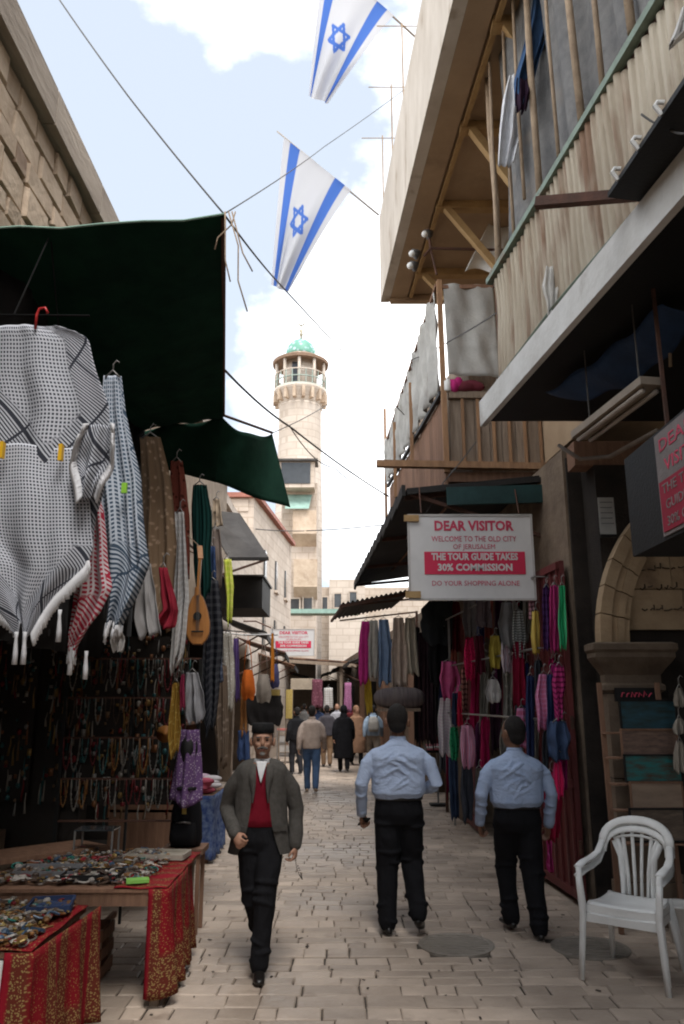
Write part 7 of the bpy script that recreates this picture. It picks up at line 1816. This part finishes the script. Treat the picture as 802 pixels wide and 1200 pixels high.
            M_ = WM[t.name]; qs = MB(); qs.grid(fj, 84, 64, thick=-.010); qs.build('jacket', top_mat, t, True)
        else:
            zs = [zb + (1.38 - zb) * i / 9 for i in range(10)]
            q.loft([(z, 0, .004, *ring(z)) for z in zs] + [(1.42, 0, .01, .13, .085), (1.455, 0, .012, .075, .07)])
        for (S_, E, W_, sd, hd) in arms:
            q.limb([S_ + V((-sd * .040, 0, -.040)), S_.lerp(E, .5), E, E.lerp(W_, .6), W_ + (E - W_).normalized() * .0], [.078, .068, .060, .055, .050], 14)
        blob(q, {'jacket': 'jacket', 'coat': 'coat', 'suit': 'sleeves'}[top], top_mat, t, voxel * 1.1, 6, .020, WRINK)
        if top != 'suit':
            q = MB(); q.lathe([(.066, 1.440), (.078, 1.45), (.072, 1.495), (.060, 1.497)], (0, .006, 0), 20); plain(q, 'collar', top_mat, t)
    # ---- head
    if hair is not None:
        q = MB(); hb(q, (0, .020, 1.612), (.0765, .086, .097), 18, 12)
        if top != 'suit': hb(q, (0, .046, 1.560), (.064, .054, .056), 14, 10)
        blob(q, 'hair', hair, t, voxel, 1)
    if face:
        for sx in (-1, 1):
            q = MB(); hb(q, (sx * .031, -.083, 1.592), (.010, .006, .0055), 10, 6); plain(q, 'eye', pm('eye_dark', (.03, .022, .018), rough=.7, bump=0, spec=.1), t)
            q = MB(); hb(q, (sx * .033, -.094, 1.612), (.018, .005, .004), 10, 6); plain(q, 'eyebrow', HAIRG, t)
        q = MB(); hb(q, (0, -.0975, 1.529), (.020, .006, .005), 10, 6); plain(q, 'mouth', pm('lip', (.20, .075, .06), rough=.5, bump=0), t)
    if headgear == 'cap':
        q = MB(); M4 = hm; prof = [(.068, 1.636), (.080, 1.638), (.0795, 1.68), (.077, 1.700), (.071, 1.706), (.01, 1.708)]
        q.lathe([(r0, z0) for r0, z0 in prof], (0, .002, 0), 28); q.v = [V((p.x, p.y * 1.12, p.z)) for p in q.v]; q.v = [hm @ p for p in q.v]
        plain(q, 'cap', pm('black_astrakhan', (.010, .010, .011), (.022, .022, .022), scale=50, rough=.95, bump=.8, bscale=160), t)
    if headgear == 'headscarf':
        q = MB(); hb(q, (0, .012, 1.60), (.092, .108, .118), 18, 12); q.limb([(0, .02, 1.38), (0, .02, 1.50)], [.12, .09], 14); blob(q, 'headscarf', top_mat, t, .014, 3)
    if extra: extra(t, P, hm)
    return t

# ---- the man in the grey jacket, walking toward the camera
def suit_extra(t, P, hm):
    V = Vector; B = 1.0
    q = MB(); q.loft([(.985, 0, 0, .158, .120), (1.03, 0, -.004, .168, .134), (1.12, 0, -.002, .168, .132), (1.25, 0, 0, .165, .126), (1.36, 0, .004, .150, .112), (1.41, 0, .008, .10, .085)]); blob(q, 'sweater', cloth((.19, .010, .022), 'maroon_knit', bump=.5, bscale=300), t, .009, 2, .008, WRINK2)
    # shirt front in the V of the sweater, collar
    def fv(u, v):
        z = 1.450 - .150 * v; w = .040 * (1 - v) + .002; x = (2 * u - 1) * w
        yb = -.128 + .052 * max(0, (z - 1.33) / .125) ** 1.6
        return V((x, yb - .010 + x * x * 2.0, z))
    q = MB(); q.grid(fv, 8, 10, thick=.004); plain(q, 'shirt_front', cloth((.66, .66, .67), 'white_shirt_cotton'), t)
    q = MB(); q.lathe([(.060, 1.425), (.067, 1.435), (.063, 1.462), (.056, 1.464)], (0, .008, 0), 20); plain(q, 'collar_band', cloth((.66, .66, .67), 'white_shirt_cotton'), t)
    # lapels
    for s in (-1, 1):
        def fl(u, v, s=s):
            z = 1.432 - .27 * v; xi = .040 + .012 * v - .010 * math.sin(v * math.pi); xo = xi + (.050 + .022 * math.sin(min(1, v * 1.3) * math.pi)) * (1 - v * .75)
            x = xi + (xo - xi) * u
            y = -.158 + .070 * max(0, (z - 1.33) / .12) ** 1.5 + x * x * 1.5 - .010 * math.sin(u * math.pi)
            return V((s * x, y, z))
        q = MB(); q.grid(fl, 8, 16, thick=.006 * s); plain(q, 'lapel', P['jm'], t)
    for s, z in ((1, .98), (-1, .98)):
        q = MB(); q.box((s * .150, -.116, z), (.11, .012, .035), Matrix.Rotation(s * .62, 3, 'Z')); plain(q, 'pocket_flap', P['jm'], t, False)
    # moustache and short beard, cigarette
    q = MB(); q.limb([hm @ V((-.032, -.088, 1.537)), hm @ V((0, -.102, 1.546)), hm @ V((.032, -.088, 1.537))], [.007, .010, .007], 8); plain(q, 'moustache', HAIRG, t)
    q = MB(); q.ball(hm @ V((0, -.078, 1.503)), (.024, .018, .016), 10, 8); plain(q, 'goatee', pm('white_beard', (.38, .36, .34), rough=.9, bump=.5, bscale=200), t)
    for s in (-1, 1):
        q = MB(); q.ball(hm @ V((s * .070, -.010, 1.60)), (.007, .016, .026), 8, 8); plain(q, 'sideburn', HAIRG, t)
JGREY = pm('grey_wool_jacket', (.092, .086, .078), (.068, .063, .057), scale=30, rough=.95, bump=.4, bscale=260, spec=.1, crease=(4.0, .25, (.3, .2, .4), (1.5, 1.5, .7)))
g1 = gnd(300, 1150)
man = person('man in grey jacket, maroon sweater and black cap walking with a hand forward', (g1.x - .01, g1.y + .18), R(3), 1.64 / 1.724 * 1.70,
    dict(lh=(.080, 0, .90), lk=(.045, -.14, .50), la=(.020, -.16, .085), lt=(.028, -.30, .035),
         rh=(-.080, 0, .90), rk=(-.045, .02, .50), ra=(-.015, .36, .20), rt=(-.015, .26, .07),
         le=(.265, .03, 1.10), lw=(.262, -.03, .86), ldir=(-.05, -.12, -1), lpalm=(-1, .2, 0),
         re=(-.265, .06, 1.10), rw=(-.175, -.15, .955), rdir=(.35, -.7, -.55), rpalm=(.7, .5, -.3), rcurl=.85, lcurl=.7, jm=JGREY, head=.05),
    'suit', top_mat=JGREY, hair=HAIRG, headgear='cap', extra=suit_extra, skin=SKIN)
q = MB(); wm = WM[man.name]; p = wm @ Vector((.262, -.055, .76)); r = random.Random(2)
pts = [p + Vector((0, 0, .0)), p + Vector((.01, -.01, -.05)), p + Vector((.03, -.01, -.10)), p + Vector((.05, 0, -.13)), p + Vector((.04, 0, -.09)), p + Vector((.012, 0, -.03))]
for i in range(len(pts) - 1):
    for k in range(4): q.ball(pts[i].lerp(pts[i + 1], k / 4), .0045, 6, 4)
tag(q.build('prayer_beads', pm('dark_beads', (.04, .03, .025), rough=.4, bump=0), None, True), 'small string of dark beads held by the man in the grey jacket', 'beads')

SHIRTB = pm('light_blue_shirt', (.42, .50, .66), (.38, .46, .62), scale=7, rough=.9, bump=.3, bscale=40, spec=.1, crease=(4.5, .30, (.5, .3, .6), (1, 1, 2.0)))
SHIRTB2 = pm('light_blue_shirt_checked', (.36, .44, .60), (.31, .39, .55), scale=7, rough=.9, bump=.3, bscale=40, spec=.1, crease=(4.8, .30, (-.5, .4, -.7), (1, 1, 2.0)))
g2 = gnd(455, 1096)
p2 = person('man in pale blue shirt and black trousers walking away holding a phone', (.47, g2.y + .06), math.pi, 1.73,
    dict(lh=(.088, 0, .90), lk=(.10, -.01, .49), la=(.105, .045, .085), lt=(.130, -.10, .035),
         rh=(-.088, 0, .90), rk=(-.100, -.09, .51), ra=(-.130, .10, .16), rt=(-.155, -.02, .045),
         ls=(.215, 0, 1.375), rs=(-.215, 0, 1.375), le=(.305, .05, 1.11), lw=(.300, -.08, .87), ldir=(-.05, -.35, -.9), lpalm=(-.9, .3, 0), lcurl=.9,
         re=(-.305, .08, 1.12), rw=(-.235, -.17, 1.05), rdir=(.2, -1, .1), rpalm=(1, 0, 0), head=-.1),
    'shirt', top_mat=SHIRTB, skin=SKIN2, build=1.20, face=False, hk=1.17)
q = MB(); c = WM[p2.name] @ Vector((.280, -.125, .80)); q.box(c, (.07, .012, .11), Matrix.Rotation(.5, 3, 'Z') @ Matrix.Rotation(1.0, 3, 'X'))
tag(q.build('mobile_phone', M_BLACK), 'black mobile phone in the hand of the blue-shirted man', 'phone')
g3 = gnd(632, 1104)
p3 = person('heavy man in checked blue shirt walking past the red door, arm swung out', (1.43, g3.y + .16), math.pi + R(4), 1.63,
    dict(lh=(.090, 0, .90), lk=(.075, -.17, .52), la=(.055, -.16, .10), lt=(.085, -.30, .05),
         rh=(-.090, 0, .90), rk=(-.095, .02, .49), ra=(-.095, .14, .085), rt=(-.115, -.01, .035),
         ls=(.215, 0, 1.375), le=(.315, .04, 1.10), lw=(.305, -.09, .86), ldir=(-.1, -.4, -.9), lpalm=(-.9, .3, 0), lcurl=.8,
         rs=(-.215, 0, 1.375), re=(-.300, .04, 1.10), rw=(-.285, -.06, .84), ldir2=None, head=.35),
    'shirt', top_mat=SHIRTB2, skin=SKIN2, build=1.24, face=False, hk=1.2)
q = MB(); c = WM[p3.name] @ Vector((.290, -.135, .79)); q.tube([c, c + Vector((0, .03, .02)), c + Vector((.01, .05, .0))], .008, 6)
tag(q.build('key_ring', M_STEEL, None, True), 'silver keys in the hand of the heavy man in checked shirt', 'keys')

# ---- people further up the street
def walk(ph, sw=.22):
    a = sw * math.sin(ph)
    return dict(lk=(.092, -.04 - a * .45, .50), la=(.092, .03 - a, .09 + max(0, -a) * .25), lt=(.10, -.11 - a, .035 + max(0, -a) * .05),
                rk=(-.092, -.04 + a * .45, .50), ra=(-.092, .03 + a, .09 + max(0, a) * .25), rt=(-.10, -.11 + a, .035 + max(0, a) * .05),
                le=(.25, .05 + a * .3, 1.11), lw=(.26, -.05 + a * .8, .87), re=(-.25, .05 - a * .3, 1.11), rw=(-.26, -.05 - a * .8, .87))
JEANS = cloth((.07, .12, .22), 'blue_denim'); DKT = cloth((.03, .03, .035), 'dark_trousers'); BRN = cloth((.22, .14, .085), 'brown_corduroy')
WGRP = 'people walking up the street'
def far_person(label, px, py, h, rz, ph, top, tm, **k):
    g_ = gnd(px, py); return person(label, (g_.x, g_.y), rz, h, walk(ph), top, WGRP, voxel=.014, top_mat=tm, face=False, **k)
far_person('man in beige jacket and blue jeans walking away up the street', 365, 929, 1.68, math.pi, 1.0, 'jacket', cloth((.50, .40, .34), 'beige_jacket'), leg_mat=JEANS, shoe=pm('tan_shoe', (.30, .22, .15), rough=.6))
far_person('person in long black coat and black headscarf walking away', 403, 905, 1.66, math.pi, 2.2, 'coat', cloth((.012, .012, .014), 'black_coat'), headgear='headscarf', hair=None)
far_person('person in black jacket behind the man in beige jacket', 347, 908, 1.62, math.pi + .4, .4, 'jacket', cloth((.018, .018, .020), 'black_jacket'), leg_mat=DKT)
far_person('person in dark jacket and brown trousers beside the black coat', 383, 899, 1.66, math.pi, 2.6, 'jacket', cloth((.07, .065, .075), 'charcoal_jacket'), leg_mat=BRN)
far_person('woman in tan headscarf and brown coat near the right stalls', 418, 897, 1.64, R(20), .8, 'coat', cloth((.26, .15, .095), 'brown_coat'), headgear='headscarf', hair=None)
def pack(t, P, hm):
    q = MB(); q.loft([(.98, 0, .19, .13, .07), (1.05, 0, .20, .155, .10), (1.25, 0, .20, .15, .095), (1.37, 0, .18, .11, .06), (1.40, 0, .17, .06, .03)]); blob(q, 'backpack', cloth((.40, .38, .35), 'pale_backpack'), t, .016, 2)
    for s in (-1, 1):
        q = MB(); q.tube([(s * .10, .16, 1.36), (s * .13, .02, 1.47), (s * .12, -.13, 1.36)], .016, 6); plain(q, 'strap', DKT, t)
far_person('tourist in pale blue top carrying a grey backpack', 438, 899, 1.66, math.pi, 1.9, 'jacket', cloth((.34, .44, .56), 'pale_blue_top'), leg_mat=cloth((.30, .25, .20), 'khaki_trousers'), extra=pack)
for (px, py, lab, tm, rz, ph) in ((372, 885, 'man in dark blue jacket far along the street', (.04, .06, .12), math.pi, .5), (395, 883, 'person in pale shirt far along the street', (.42, .42, .46), 0, 1.6), (412, 886, 'person in dark red jacket far along the street', (.16, .03, .035), math.pi, 2.9), (356, 882, 'person in grey coat far along the passage', (.16, .155, .15), math.pi, 1.2)):
    far_person(lab, px, py, 1.68, rz, ph, 'jacket', cloth(tm), leg_mat=DKT)

# leaflets on a small stand between the two men
g_ = gnd(514, 944); t = thing('leaflet_stand', (g_.x, g_.y, 0), 'small stand topped with red and white leaflets by the clothes rails', 'stand')
q = MB(); q.bar((g_.x, g_.y, 0), (g_.x, g_.y, .92), .03, .03); q.build('post', M_STEEL, t)
q = MB(); q.box((g_.x, g_.y, .02), (.3, .26, .03)); q.build('base', M_BLACK, t)
q = MB(); q.box((g_.x, g_.y, .96), (.42, .30, .02), Matrix.Rotation(.35, 3, 'X')); q.build('shelf', M_BLACK, t)
for k in range(3):
    q = MB(); q.box((g_.x - .13 + .13 * k, g_.y - .01, .99), (.115, .25, .012 + .006 * k), Matrix.Rotation(.35, 3, 'X')); lf = q.build('leaflet', pm('leaflet_red', (.50, .10, .13), rough=.6), t)
    q = MB(); q.box((g_.x - .13 + .13 * k, g_.y - .055, .986 + .003 * k), (.116, .05, .016 + .006 * k), Matrix.Rotation(.35, 3, 'X')); q.build('white_strip', M_SIGNW, lf)
